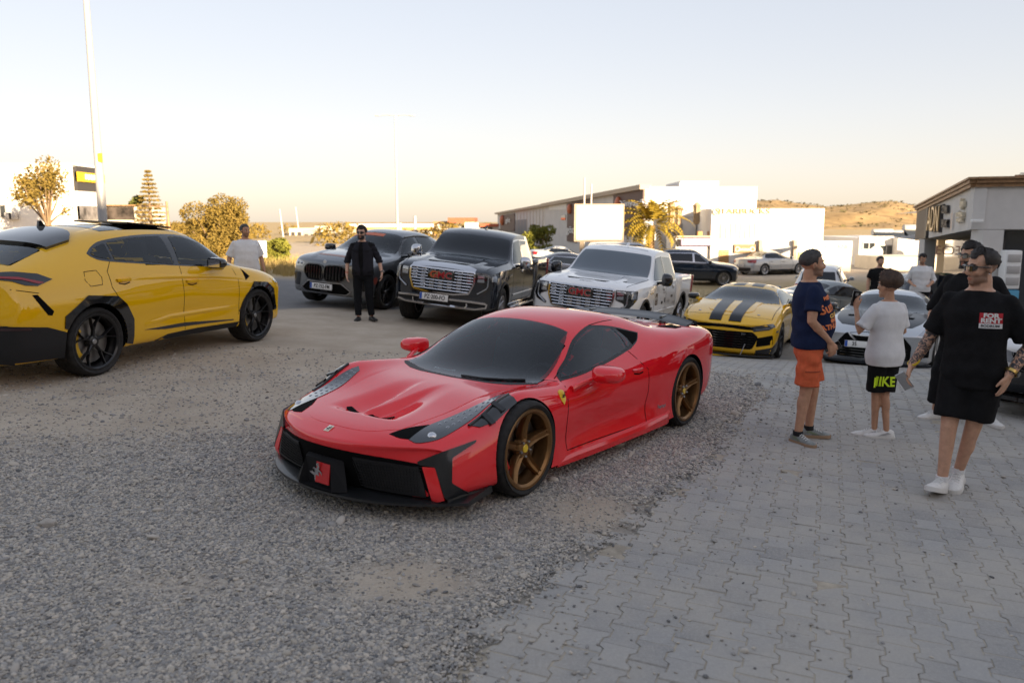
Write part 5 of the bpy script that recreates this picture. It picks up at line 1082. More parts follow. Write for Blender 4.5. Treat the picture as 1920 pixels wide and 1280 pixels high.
def bm2():
    c = BM2; gb = MATS['gloss_black']
    for sg in (1, -1):
        kp = round_poly([(sg * .02, .68), (sg * .40, .70), (sg * .44, .60), (sg * .36, .48), (sg * .04, .47)], .04); q = c.panel('kidney_grille', kp, '+x', MATS['gap_black'], off=.012); c.strips('kidney_frame', [('+x', kp + [kp[0]])], gb, .025, parent=q, lift=.03, off=.01)
        for j in range(5): P, _ = c.proj([(sg * (.09 + .065 * j), .50), (sg * (.09 + .065 * j), .66)], '+x', .02); MB().tube(P, .008, 5).build('kidney_slat', gb, q)
    c.panel('black_bumper', round_poly([(-.84, .46), (.84, .46), (.80, .24), (-.80, .24)], .03), '+x', gb, off=.02, th=.02)
    c.plate('+x', (-.02, .42), 'P', .52, .11, off=.03)
    slab('front_splitter', [(2.40 - .28 * abs(t)**2.4, t * .9, .20) for t in np.linspace(-1, 1, 17)] + [(1.9, .86, .2), (1.9, -.86, .2)], gb, c.root, .04)
bm2()
# ================================================================ ground
def grow(a, b, fine, lo, hi, k=1.12):
    c = list(np.arange(a, b + fine / 2, fine)); s = fine
    while c[-1] < hi: s *= k; c.append(c[-1] + s)
    s = fine
    while c[0] > lo: s *= k; c.insert(0, c[0] - s)
    return np.array(c)
def fbm(x, y, sc, seed=0, oct=4):
    """cheap value noise in numpy, range about 0..1"""
    out = 0; amp = .5; tot = 0
    for o in range(oct):
        u = x * sc + seed * 17.3 + o * 5.1; v = y * sc - seed * 9.7 + o * 3.3; iu = np.floor(u); iv = np.floor(v); fu = u - iu; fv = v - iv
        fu = fu * fu * (3 - 2 * fu); fv = fv * fv * (3 - 2 * fv)
        def h(a, b):
            t = np.sin(a * 127.1 + b * 311.7 + seed * 1.7) * 43758.5453; return t - np.floor(t)
        n = (h(iu, iv) * (1 - fu) + h(iu + 1, iv) * fu) * (1 - fv) + (h(iu, iv + 1) * (1 - fu) + h(iu + 1, iv + 1) * fu) * fv
        out = out + amp * n; tot += amp; amp *= .5; sc = sc * 2
    return out / tot
PAVE_EDGE = np.array([(-.55, 2.4), (-.30, 3.2), (-.26, 3.6), (.0, 4.05), (.38, 4.5), (.72, 5.2), (1.35, 6.1), (2.0, 7.4), (2.75, 8.9), (2.9, 10.0), (2.6, 11.2), (2.2, 13.0), (1.6, 16.0), (1.5, 30.0)])
def pave_d(x, y):
    """positive on the paved side (to the right of the edge)"""
    return x - np.interp(y, PAVE_EDGE[:, 1], PAVE_EDGE[:, 0]) + .35 * (fbm(x, y, 1.3, 3) - .5) * smooth(2, 4, y)
def road_d(x, y):
    """positive on the asphalt road behind the left hand cars"""
    e = np.interp(x, [-30, -9, -5.5, -4.0, -2.6, -1.0, 2, 8, 40], [9, 13.0, 15.2, 16.6, 17.2, 19.5, 27, 34, 40]); return y - e + .5 * (fbm(x, y, .9, 5) - .5)
def gravel_w(x, y):
    """density of loose pebbles 0..1"""
    n = fbm(x, y, .55, 1, 5); n2 = fbm(x, y, 2.2, 2, 4)
    g = smooth(.30, .46, n * .7 + n2 * .3)
    left = smooth(6.2, 7.8, y - .25 * x + 1.6 * (n - .5))           # sandy further back on the left
    g = g * (1 - .93 * left * (1 - smooth(-.5, 2.5, x)))
    g = g * (1 - smooth(9.5, 11.5, y))
    bare = np.exp(-(((x + .55) / .42)**2 + ((y - 4.0) / .32)**2)) + .55 * np.exp(-(((x + 1.7) / .6)**2 + ((y - 3.9) / .22)**2)) + .9 * np.exp(-(((x - .55) / .5)**2 + ((y - 5.1) / .5)**2))
    g = g * (1 - .9 * np.clip(bare * 1.3, 0, 1))
    return np.clip(g, 0, 1) * (1 - smooth(-.05, .25, pave_d(x, y)))
xs = grow(-7, 7, .1, -700, 700, 1.10); ys = grow(2.2, 20, .1, -120, 900, 1.10)
GX, GY = np.meshgrid(xs, ys); GZ = terrain(GX, GY)
pd = pave_d(GX, GY); rd_ = road_d(GX, GY); gw = gravel_w(GX, GY)
rough = (fbm(GX, GY, 2.5, 8, 5) - .5) * .035 * (1 - smooth(-.4, 0, pd)) * (1 - smooth(-.3, .6, rd_)) * (1 - smooth(22, 30, GY)) * smooth(-.5, .5, GX + 40)
GZ = GZ + rough - .012 * smooth(-.1, .1, pd) * (GY < 19) * (GX < 14)
nx, ny = len(xs), len(ys); idx = np.arange(nx * ny).reshape(ny, nx)
fq = np.stack([idx[:-1, :-1], idx[:-1, 1:], idx[1:, 1:], idx[1:, :-1]], -1).reshape(-1, 4)
def ground_mat():
    m = bpy.data.materials.new('ground_mix'); m.use_nodes = True; nt = m.node_tree; b = nt.nodes['Principled BSDF']; N = nt.nodes.new; Lk = nt.links.new
    tc = N('ShaderNodeTexCoord')
    def noise(sc, d=6, r=.6):
        n = N('ShaderNodeTexNoise'); n.inputs['Scale'].default_value = sc; n.inputs['Detail'].default_value = d; n.inputs['Roughness'].default_value = r; Lk(tc.outputs['Object'], n.inputs['Vector']); return n
    def ramp(src, a, b_, ca, cb):
        r = N('ShaderNodeMapRange'); r.inputs[1].default_value = a; r.inputs[2].default_value = b_; Lk(src, r.inputs[0]); x = N('ShaderNodeMix'); x.data_type = 'RGBA'; x.inputs[6].default_value = (*ca, 1); x.inputs[7].default_value = (*cb, 1); Lk(r.outputs[0], x.inputs[0]); return x.outputs[2]
    def mix(f, a, c):
        x = N('ShaderNodeMix'); x.data_type = 'RGBA'; Lk(f, x.inputs[0]); Lk(a, x.inputs[6]); Lk(c, x.inputs[7]); return x.outputs[2]
    def attr(n):
        a = N('ShaderNodeAttribute'); a.attribute_name = n; return a.outputs['Fac']
    sand = ramp(noise(1.4, 8, .65).outputs[0], .35, .68, (.40, .33, .25), (.52, .445, .35))
    sand = mix(ramp(noise(60, 3).outputs[0], .55, .72, (0, 0, 0), (.5, .5, .5)), sand, ramp(noise(40).outputs[0], .4, .6, (.20, .18, .16), (.40, .37, .33)))
    grav = N('ShaderNodeTexVoronoi'); grav.inputs['Scale'].default_value = 62; grav.inputs['Randomness'].default_value = 1; Lk(tc.outputs['Object'], grav.inputs['Vector'])
    gs = N('ShaderNodeSeparateColor'); Lk(grav.outputs['Color'], gs.inputs[0])
    gcol = ramp(gs.outputs[0], .1, .95, (.20, .20, .20), (.50, .47, .42))
    asph = ramp(noise(1.2, 8).outputs[0], .3, .7, (.15, .15, .153), (.21, .205, .20))
    asph = mix(ramp(noise(220, 2).outputs[0], .45, .7, (0, 0, 0), (.35, .35, .35)), asph, ramp(noise(90).outputs[0], .4, .6, (.06, .06, .06), (.26, .25, .24)))
    far = ramp(noise(.35, 8, .7).outputs[0], .35, .65, (.36, .26, .13), (.46, .36, .20))
    pave = ramp(noise(1.0, 8).outputs[0], .35, .65, (.26, .245, .22), (.36, .335, .29))
    col = mix(attr('gravel'), sand, gcol); col = mix(attr('pave'), col, pave); col = mix(attr('dry'), col, far); col = mix(attr('road'), col, asph)
    Lk(col, b.inputs['Base Color']); b.inputs['Roughness'].default_value = .93; b.inputs['Specular IOR Level'].default_value = .25
    hm = N('ShaderNodeMath'); hm.operation = 'ADD'; n1 = noise(9, 9, .7); n2 = noise(160, 3); ml = N('ShaderNodeMath'); ml.operation = 'MULTIPLY'; ml.inputs[1].default_value = .35; Lk(n2.outputs[0], ml.inputs[0]); Lk(n1.outputs[0], hm.inputs[0]); Lk(ml.outputs[0], hm.inputs[1])
    h2 = N('ShaderNodeMath'); h2.operation = 'MULTIPLY_ADD'; Lk(grav.outputs['Distance'], h2.inputs[0]); h2.inputs[1].default_value = -.6; Lk(hm.outputs[0], h2.inputs[2])
    bp = N('ShaderNodeBump'); bp.inputs['Strength'].default_value = .55; bp.inputs['Distance'].default_value = .02; Lk(h2.outputs[0], bp.inputs['Height']); Lk(bp.outputs[0], b.inputs['Normal'])
    return m
ground = mesh_obj('ground', np.stack([GX, GY, GZ], -1).reshape(-1, 3), fq.tolist(), ground_mat(), None, True, 180)
tag(ground, kind='structure')
def set_attr(o, name, arr):
    a = o.data.attributes.new(name, 'FLOAT', 'POINT'); a.data.foreach_set('value', np.ascontiguousarray(arr, dtype=np.float32).ravel())
set_attr(ground, 'gravel', np.clip(gw * 1.1, 0, 1)); set_attr(ground, 'pave', smooth(-.1, .15, pd) * (1 - smooth(24, 30, GY)) * (GX < 30))
set_attr(ground, 'road', smooth(-.25, .25, rd_) * (1 - smooth(24, 27, GY - .25 * GX)) * (1 - smooth(3, 6, GX)))
verge = smooth(24.5, 27.5, GY - .25 * GX) * (1 - smooth(38, 44, GY)) + smooth(60, 80, GY)
set_attr(ground, 'dry', np.clip(verge * (.5 + fbm(GX, GY, .3, 4)), 0, 1))
# ---------------------------------------------------------------- interlocking pavers
PD = np.array([math.sin(R(21.6)), math.cos(R(21.6))]); PU = np.array([PD[1], -PD[0]])
PW, PL = .150, .190
pm_ = bpy.data.materials.new('paver_concrete'); pm_.use_nodes = True
def paver_mat(m):
    nt = m.node_tree; b = nt.nodes['Principled BSDF']; N = nt.nodes.new; Lk = nt.links.new
    geo = N('ShaderNodeNewGeometry'); oi = N('ShaderNodeObjectInfo'); at = N('ShaderNodeAttribute'); at.attribute_name = 'tone'
    ad = N('ShaderNodeMath'); ad.operation = 'ADD'; Lk(oi.outputs['Random'], ad.inputs[0]); Lk(at.outputs['Fac'], ad.inputs[1])
    fr = N('ShaderNodeMath'); fr.operation = 'FRACT'; Lk(ad.outputs[0], fr.inputs[0])
    def noise(sc, d=8, r=.7, st=None):
        n = N('ShaderNodeTexNoise'); n.inputs['Scale'].default_value = sc; n.inputs['Detail'].default_value = d; n.inputs['Roughness'].default_value = r
        if st:
            mp = N('ShaderNodeMapping'); mp.inputs['Scale'].default_value = st[0]; mp.inputs['Rotation'].default_value = (0, 0, st[1]); Lk(geo.outputs['Position'], mp.inputs[0]); Lk(mp.outputs[0], n.inputs['Vector'])
        else: Lk(geo.outputs['Position'], n.inputs['Vector'])
        return n
    def mixc(f, a, c):
        x = N('ShaderNodeMix'); x.data_type = 'RGBA'
        for k, v in ((0, f), (6, a), (7, c)):
            if isinstance(v, tuple): x.inputs[k].default_value = (*v, 1)
            elif isinstance(v, float): x.inputs[k].default_value = v
            else: Lk(v, x.inputs[k])
        return x.outputs[2]
    def rng(s, a, b_, c=0., d=1.):
        r = N('ShaderNodeMapRange'); r.inputs[1].default_value = a; r.inputs[2].default_value = b_; r.inputs[3].default_value = c; r.inputs[4].default_value = d; Lk(s, r.inputs[0]); return r.outputs[0]
    col = mixc(fr.outputs[0], (.26, .255, .245), (.34, .332, .315))
    col = mixc(rng(noise(1.1, 6).outputs[0], .38, .62, 0, .85), col, (.40, .37, .32))          # dusty patches
    col = mixc(rng(noise(70, 5, .8).outputs[0], .45, .7, 0, .55), col, (.46, .44, .41))          # worn speckle
    col = mixc(rng(noise(4, 5, .7, ((9, 1, 1), .6)).outputs[0], .60, .70, 0, .5), col, (.40, .38, .345))   # scuffs
    col = mixc(rng(noise(3, 5, .7, ((1, 12, 1), .25)).outputs[0], .62, .72, 0, .4), col, (.11, .11, .11))
    Lk(col, b.inputs['Base Color']); b.inputs['Roughness'].default_value = .88; b.inputs['Specular IOR Level'].default_value = .3
    bp = N('ShaderNodeBump'); bp.inputs['Strength'].default_value = .5; bp.inputs['Distance'].default_value = .006; Lk(noise(75, 7, .8).outputs[0], bp.inputs['Height']); Lk(bp.outputs[0], b.inputs['Normal'])
paver_mat(pm_)
def paver_shape():
    a, w0, w1, g = PL / 2, PW / 2 + .013, PW / 2 - .013, .0022
    half = [(-w0 + g, -a + g), (w0 - g, -a + g), (w0 - g, -a * .62), (w1 - g, -a * .40), (w1 - g, a * .40), (w0 - g, a * .62), (w0 - g, a - g), (-w0 + g, a - g), (-w0 + g, a * .62), (-w1 + g, a * .40), (-w1 + g, -a * .40), (-w0 + g, -a * .62)]
    n = len(half); ins = [(x * .955, y * .955) for x, y in half]
    v = [(x, y, 0) for x, y in ins] + [(x, y, -.005) for x, y in half] + [(x, y, -.05) for x, y in half]
    f = [tuple(range(n))] + [(n * r + i, n * (r + 1) + i, n * (r + 1) + (i + 1) % n, n * r + (i + 1) % n)[::-1] for r in (0, 1) for i in range(n)]
    return np.array(v), f
pv, pf = paver_shape(); spots = []
for i in range(-6, 100):
    for j in range(0, 120):
        c = PU * (i * PW) + PD * ((j + .5 * (i % 2)) * PL) + np.array([-1.6, 2.6]); x, y = c
        if y < 2.5 or y > 14.5 or x > 8 or x > .67 * y + .6: continue
        d = pave_d(np.array(x), np.array(y))
        if d < -.03 or (d < .25 and RNG.random() > .35 + 2.6 * d): continue
        spots.append((x, y))
spots.sort(key=lambda s: s[1])
gx_ = np.arange(-2, 9.01, .25); gy_ = np.arange(2.2, 14.8, .25); PX, PY = np.meshgrid(gx_, gy_); PZ = terrain(PX, PY) - np.where(pave_d(PX, PY) > .05, .0015, .06)
ii = np.arange(PX.size).reshape(PX.shape); pq = np.stack([ii[:-1, :-1], ii[:-1, 1:], ii[1:, 1:], ii[1:, :-1]], -1).reshape(-1, 4)
paving = mesh_obj('paving', np.stack([PX, PY, PZ], -1).reshape(-1, 3), pq.tolist(), mat('joint_sand', (.36, .315, .245), .95, noise=.25, nscale=9), None, True, 180); tag(paving, kind='structure')
me0 = bpy.data.meshes.new('paver'); me0.from_pydata([tuple(p) for p in pv], [], pf); me0.materials.append(pm_); me0.update()
vv, ff, tone = [], [], []
for k, (x, y) in enumerate(spots):
    z = tz(x, y) + RNG.normal(0, .0016) + .003; e = .5
    tx, ty = -(tz(x + e, y) - tz(x - e, y)) / (2 * e) + RNG.normal(0, .008), -(tz(x, y + e) - tz(x, y - e)) / (2 * e) + RNG.normal(0, .008)
    n = Vector((tx, ty, 1)).normalized(); fx = Vector((PU[0], PU[1], 0)); fx = (fx - n * fx.dot(n)).normalized(); M = Matrix((fx, n.cross(fx), n)).transposed().to_4x4(); M.translation = (x, y, z)
    if k < 300:
        o = bpy.data.objects.new('paver', me0); COL.objects.link(o); o.parent = paving; o.matrix_local = M
    else:
        b0 = len(vv); A = np.array(M); vv += (pv @ A[:3, :3].T + A[:3, 3]).tolist(); ff += [tuple(i + b0 for i in q) for q in pf]; tone += [RNG.random()] * len(pv)
rest = mesh_obj('pavers', vv, ff, pm_, paving, False); rest['kind'] = 'stuff'; set_attr(rest, 'tone', np.array(tone))
# ---------------------------------------------------------------- loose pebbles, instanced
def pebbles(name, P, S, cols):
    me = bpy.data.meshes.new(name); me.from_pydata(P.tolist(), [], []); o = bpy.data.objects.new(name, me); COL.objects.link(o)
    set_attr(o, 'size', S)
    m = mat(name + '_stone', cols[0], .8, spec=.3); nt = m.node_tree; b = nt.nodes['Principled BSDF']; oi = nt.nodes.new('ShaderNodeObjectInfo'); cr = nt.nodes.new('ShaderNodeValToRGB')
    for i, c in enumerate(cols):
        e = cr.color_ramp.elements[i] if i < 2 else cr.color_ramp.elements.new(.5); e.position = i / (len(cols) - 1); e.color = (*c, 1)
    for i, c in enumerate(cols): cr.color_ramp.elements[i].position = i / (len(cols) - 1); cr.color_ramp.elements[i].color = (*c, 1)
    nt.links.new(oi.outputs['Random'], cr.inputs[0]); nt.links.new(cr.outputs[0], b.inputs['Base Color'])
    ng = bpy.data.node_groups.new(name, 'GeometryNodeTree'); ng.interface.new_socket('Geometry', in_out='INPUT', socket_type='NodeSocketGeometry'); ng.interface.new_socket('Geometry', in_out='OUTPUT', socket_type='NodeSocketGeometry')
    N = ng.nodes.new; Lk = ng.links.new; gi = N('NodeGroupInput'); go = N('NodeGroupOutput'); ip = N('GeometryNodeInstanceOnPoints'); ico = N('GeometryNodeMeshIcoSphere'); ico.inputs['Radius'].default_value = 1; ico.inputs['Subdivisions'].default_value = 2
    ss = N('GeometryNodeSetShadeSmooth'); sm = N('GeometryNodeSetMaterial'); sm.inputs['Material'].default_value = m
    rv = N('FunctionNodeRandomValue'); rv.data_type = 'FLOAT_VECTOR'; rv.inputs[0].default_value = (-.5, -.5, 0); rv.inputs[1].default_value = (.5, .5, 6.283)
    sv = N('FunctionNodeRandomValue'); sv.data_type = 'FLOAT_VECTOR'; sv.inputs[0].default_value = (.75, .55, .35); sv.inputs[1].default_value = (1.35, 1.0, .65)
    at = N('GeometryNodeInputNamedAttribute'); at.data_type = 'FLOAT'; at.inputs['Name'].default_value = 'size'
    vm = N('ShaderNodeVectorMath'); vm.operation = 'SCALE'; Lk(sv.outputs[0], vm.inputs[0]); Lk(at.outputs[0], vm.inputs['Scale'])
    Lk(ico.outputs[0], ss.inputs[0]); Lk(ss.outputs[0], sm.inputs[0]); Lk(gi.outputs[0], ip.inputs['Points']); Lk(sm.outputs[0], ip.inputs['Instance']); Lk(rv.outputs[0], ip.inputs['Rotation']); Lk(vm.outputs[0], ip.inputs['Scale']); Lk(ip.outputs[0], go.inputs[0])
    md = o.modifiers.new('scatter', 'NODES'); md.node_group = ng; me.materials.append(m); tag(o, kind='stuff'); return o
n = 620000; x = RNG.uniform(-6.5, 4.2, n); y = 2.4 + 9 * RNG.random(n)**1.5; w = gravel_w(x, y); pdn = pave_d(x, y)
dens = np.clip(w * 1.05, 0, 1); stray = (pdn > .05) * np.exp(-np.clip(pdn, 0, 9) / .55) * .045 + (pdn > .05) * .0022; dens = np.maximum(dens, stray); dens = np.maximum(dens, .03 * (pdn < 0)) * (np.abs(x) < .72 * y + .5)
k = RNG.random(n) < dens; x, y, pdn = x[k], y[k], pdn[k]
sz = .0076 * np.exp(RNG.normal(0, .32, len(x))) * (1 + .10 * np.clip(y - 5, 0, 6)); sz = np.where(RNG.random(len(x)) < .002, sz * 2.6, sz)
z = terrain(x, y) + (fbm(x, y, 2.5, 8, 5) - .5) * .035 * (1 - smooth(-.4, 0, pdn)) + sz * .15 + (pdn > 0) * .004
pebbles('gravel', np.stack([x, y, z], 1), sz, [(.12, .12, .12), (.34, .33, .315), (.23, .215, .195), (.48, .44, .385), (.37, .335, .28), (.56, .50, .42)])
# ================================================================ surroundings
CP, SP, FPX = math.cos(R(8.62)), math.sin(R(8.62)), 1493.33
def at(px, py, Y):
    """world point that stands at distance Y (metres ahead) on the given sight line"""
    a = (px - 960) / FPX; b = -(py - 640) / FPX; d = (a, CP + b * SP, -SP + b * CP); t = Y / d[1]
    return Vector((d[0] * t, Y, 1.914 + d[2] * t))
def zat(py, Y): return at(960, py, Y).z
def pxx(px, Y): return at(px, 414, Y).x
white = mat('white_render', (.74, .72, .68), .9, noise=.05, nscale=1.5); cream = mat('cream_render', (.62, .56, .46), .9, noise=.08, nscale=1.2)
grey_and_shade = mat('grey_and_shade_render', (.58, .56, .535), .9, noise=.06, nscale=1.0); darkf = mat('dark_cladding', (.045, .042, .042), .6); brown = mat('brown_panel', (.10, .055, .045), .6)  # the grey also puts shade into left-facing white walls
wglass = mat('window_glass', (.03, .035, .04), .05, coat=.5); woodm = mat('timber_trim', (.30, .17, .08), .6, noise=.3, nscale=6); steel = mat('pole_paint', (.42, .41, .40), .5, .2)
concrete = mat('concrete', (.34, .32, .29), .92, noise=.15, nscale=3); brickred = mat('red_roofing', (.38, .10, .05), .8, noise=.2, nscale=4)
def block(root, name, x0, x1, y0, y1, z0, z1, m, b=0.):
    return bx(name, ((x0 + x1) / 2, (y0 + y1) / 2, (z0 + z1) / 2), (abs(x1 - x0), abs(y1 - y0), abs(z1 - z0)), m, root, b)
def building(name, label, cat='building', group=None): return empty(name, (0, 0, 0), 0, label, cat, group)
def win(root, x, y, z, w, h, dirv=(0, -1), fm=None, name='window'):
    """window on a wall facing dirv: frame, sunk pane"""
    dx, dy = dirv; tx, ty = -dy, dx; rot = Matrix.Rotation(math.atan2(ty, tx), 3, 'Z')
    f = MB()
    for (ox, oz, ww, hh) in ((0, h / 2, w + .1, .07), (0, -h / 2, w + .1, .07), (-w / 2, 0, .07, h), (w / 2, 0, .07, h), (0, 0, .05, h)):
        f.box((x + tx * ox + dx * .03, y + ty * ox + dy * .03, z + oz), (ww, .08, hh), 0, rot)
    o = f.build(name, fm or steel, root); MB().box((x + dx * .01, y + dy * .01, z), (w, .03, h), 0, rot).build('pane', wglass, o); return o
def wall_text(root, txt, size, o, xdir, m, ext=.03, bold=0., sx=1., name='lettering', up=(0, 0, 1)):
    return text_obj(name, txt, size, frame(o, xdir, up), m, root, bold=bold, ext=ext, sx=sx)
# ---- the row of shops behind the viewer, which keeps the lot in shade
bh = building('shop_row', 'long pale shop row behind the car park that shades it')
block(bh, 'wall', -60, 71, -60, -45, -2, 21.6, cream); block(bh, 'upper_wall', 71.01, 160, -62, -45, -2, 26.6, white)
for i in range(24):
    for z in (2.4, 6.4, 10.4, 14.4, 18.4): win(bh, -56 + i * 5.4, -45.0, z, 3.4, 2.6, (0, 1), darkf)
for i in range(20): block(bh, 'awning', -58 + i * 6.4, -53 + i * 6.4, -45, -42.6, 4.2, 4.4, brown)
# ---- left: white hall with a dark sign tower
Y = 58
b1 = building('white_hall', 'white flat-roofed hall at the far left behind the sparse golden tree')
x0, x1 = pxx(-160, Y), pxx(143, Y); HD = 3.7; zt = zat(310, Y)
block(b1, 'wall', x0, x1, Y, Y + HD, -1.5, zt, white); block(b1, 'roof_coping', x0 - .1, x1 + .1, Y - .1, Y + HD + .1, zt, zt + .15, white)
block(b1, 'string_course', x0, x1, Y - .06, Y, zat(385, Y), zat(381, Y), cream)
win(b1, pxx(2, Y), Y, zat(395, Y), .9, 1.0); 
for k in (22, 30): MB().box((pxx(k, Y), Y - .2, zat(405, Y)), (.5, .4, .5), .03).build('air_unit', steel, b1)
b2 = building('sign_tower', 'dark clad shop tower with a yellow sign band beside the white hall')
xa = xb = x1 + .3; Y2 = Y + HD
def wall_strip(root, name, p0, p1, z0, z1, m, th=.25):
    d = Vector((p1[0] - p0[0], p1[1] - p0[1], 0)); n = Vector((d.y, -d.x, 0)).normalized() * th; v = []
    for q in (p0, p1):
        for z in (z0, z1): v += [(q[0], q[1], z), (q[0] - n.x, q[1] - n.y, z)]
    return mesh_obj(name, v, [(0, 2, 6, 4), (1, 5, 7, 3), (0, 4, 5, 1), (2, 3, 7, 6), (0, 1, 3, 2), (4, 6, 7, 5)], m, root, False)
def band(root, name, py0, py1, m, off=0.): 
    return wall_strip(root, name, (xa + off, Y), (xb + off, Y2), zat(py1, Y), zat(py0, Y), m)
band(b2, 'cladding', 312, 358, darkf); band(b2, 'sign_band', 322, 340, mat('sign_yellow', (.60, .40, .02), .5), .12); band(b2, 'wall', 358, 450, grey_and_shade); band(b2, 'poster', 386, 412, mat('poster_grey', (.16, .15, .15), .5, noise=.7, nscale=1.1), .08)
wall_text(b2, 'MARKET', .55, (xa + .16, Y + 1.9, zat(331, Y)), (0, 1, 0), mat('sign_white', (.8, .8, .78), .5))
b3 = building('low_kiosk', 'low kiosk with a dark glass front right of the lamp post', 'kiosk')
Yk = 62; block(b3, 'wall', pxx(198, Yk), pxx(258, Yk), Yk, Yk + 5, -1.5, zat(386, Yk), cream); block(b3, 'front_glass', pxx(203, Yk), pxx(253, Yk), Yk - .08, Yk - .01, zat(412, Yk), zat(389, Yk), mat('kiosk_glass', (.05, .04, .035), .3, noise=.8, nscale=1.3))
block(b3, 'roof', pxx(196, Yk), pxx(260, Yk), Yk - .4, Yk + 5, zat(386, Yk), zat(384, Yk), woodm)
# ---- lamp posts and poles
def post(name, px, Yp, pytop, r0, r1, label, cat, m=steel, pxtop=None, zb=None):
    x = pxx(px, Yp); t = at(pxtop if pxtop else px, pytop, Yp); b = Vector((x, Yp, tz(x, Yp) - .1 if zb is None else zb)); t = Vector((x + (t.x - x) * 1.0, Yp, t.z)) if pxtop else Vector((x, Yp, t.z))
    root = empty(name, tuple(b), 0, label, cat); MB().tube([(0, 0, 0), tuple((t - b) * .5), tuple(t - b)], [r0, (r0 + r1) / 2, r1], 12).build('pole', m, root); return root, t - b
lp, tp = post('lamp_post', 193, 21, -230, .125, .05, 'tall white tapered lamp post rising beside the yellow sport SUV', 'lamp post')
MB().tube([tuple(tp), (tp.x + .9, 0, tp.z + .25), (tp.x + 1.9, 0, tp.z + .3)], [.045, .04, .035], 8).build('arm', steel, lp)
MB().box((tp.x + 2.1, 0, tp.z + .29), (.6, .22, .1), .03).build('lamp_head', steel, lp); MB().box((0, 0, .06), (.45, .45, .12), .02).build('base_plate', steel, lp)
bx('cable_tag', (.09, -.08, zat(296, 21) - lp.location.z), (.10, .05, .22), mat('tag_yellow', (.6, .42, .03), .6), lp)
l2, t2 = post('street_lamp', 745, 72, 217, .12, .07, 'slim double-armed street lamp above the grey SUV', 'street lamp')
for s_ in (1, -1):
    MB().tube([tuple(t2), (t2.x + s_ * .7, 0, t2.z + .05), (t2.x + s_ * 1.35, 0, t2.z + .02)], .035, 6).build('arm', steel, l2); MB().box((t2.x + s_ * 1.5, 0, t2.z), (.5, .2, .09), .02).build('lamp_head', steel, l2)
for px, Yp, py, lb in ((530, 95, 392, 'thin leaning utility pole beyond the dry verge'), (318, 60, 378, 'weathered wooden pole beside the golden round tree'), (560, 110, 388, 'thin distant mast above the tan ruins')):
    post('utility_pole', px, Yp, py, .11, .08, lb, 'pole', woodm if px == 318 else steel, px - 6)
for px, py, lb in ((1095, 333, 'left white flagpole behind the blank billboard'), (1108, 345, 'right white flagpole behind the blank billboard')): post('flagpole', px, 52, py, .09, .05, lb, 'flagpole')
for px, lb in ((750, 'white forecourt pillar sign left of the canopy lamp'), (778, 'pale pylon sign before the petrol canopy')): post('pylon', px, 100, 418 if px == 750 else 405, .22, .2, lb, 'pylon')
# ---- middle distance: ruins, petrol canopy, low shops
b4 = building('tan_ruin', 'tan half-built concrete frame building far across the road')
Yr = 105
for i, (p0, p1, py) in enumerate(((541, 566, 428), (566, 592, 432), (590, 622, 424), (622, 650, 430))):
    block(b4, 'wall', pxx(p0, Yr), pxx(p1, Yr), Yr, Yr + 8, -2, zat(py, Yr), (cream, concrete)[i % 2])
    for k in range(2): block(b4, 'opening', pxx(p0 + 4 + k * 12, Yr), pxx(p0 + 11 + k * 12, Yr), Yr - .05, Yr + .4, zat(454, Yr), zat(py + 7, Yr), darkf)
b5 = building('petrol_station', 'flat white petrol station canopy on thin columns in the distance')
Yc = 112; block(b5, 'canopy', pxx(650, Yc), pxx(812, Yc), Yc, Yc + 10, zat(430, Yc), zat(420, Yc), white); block(b5, 'canopy_edge', pxx(648, Yc), pxx(814, Yc), Yc - .2, Yc, zat(431, Yc), zat(426, Yc), mat('canopy_gold', (.42, .27, .08), .6))
for px in (664, 700, 735, 770, 804): block(b5, 'column', pxx(px, Yc) - .2, pxx(px, Yc) + .2, Yc + 2, Yc + 2.4, -2.5, zat(430, Yc), white)
block(b5, 'kiosk_wall', pxx(668, Yc), pxx(800, Yc), Yc + 7, Yc + 12, -2.5, zat(438, Yc), cream)
b6 = building('red_roof_shop', 'low shop with a red roof and pergola left of the long shaded hall')
Ys = 92; block(b6, 'wall', pxx(858, Ys), pxx(934, Ys), Ys, Ys + 8, -2.5, zat(425, Ys), grey_and_shade); block(b6, 'roof', pxx(840, Ys), pxx(890, Ys), Ys - .5, Ys + 8, zat(418, Ys), zat(408, Ys), brickred); block(b6, 'parapet', pxx(872, Ys), pxx(897, Ys), Ys - .6, Ys - .1, zat(445, Ys), zat(417, Ys), white)
block(b6, 'side_roof', pxx(900, Ys), pxx(934, Ys), Ys - .3, Ys + 8, zat(425, Ys), zat(420, Ys), brickred)
for px in (862, 905, 918): win(b6, pxx(px, Ys), Ys, zat(432, Ys), .7, .8)
b7 = building('pergola', 'brown timber pergola beside the red roofed shop', 'pergola')
block(b7, 'roof', pxx(812, 96), pxx(850, 96), 96, 101, zat(420, 96), zat(415, 96), woodm)
for px in (815, 830, 846): block(b7, 'post', pxx(px, 96) - .1, pxx(px, 96) + .1, 96, 96.2, -2.5, zat(420, 96), woodm)
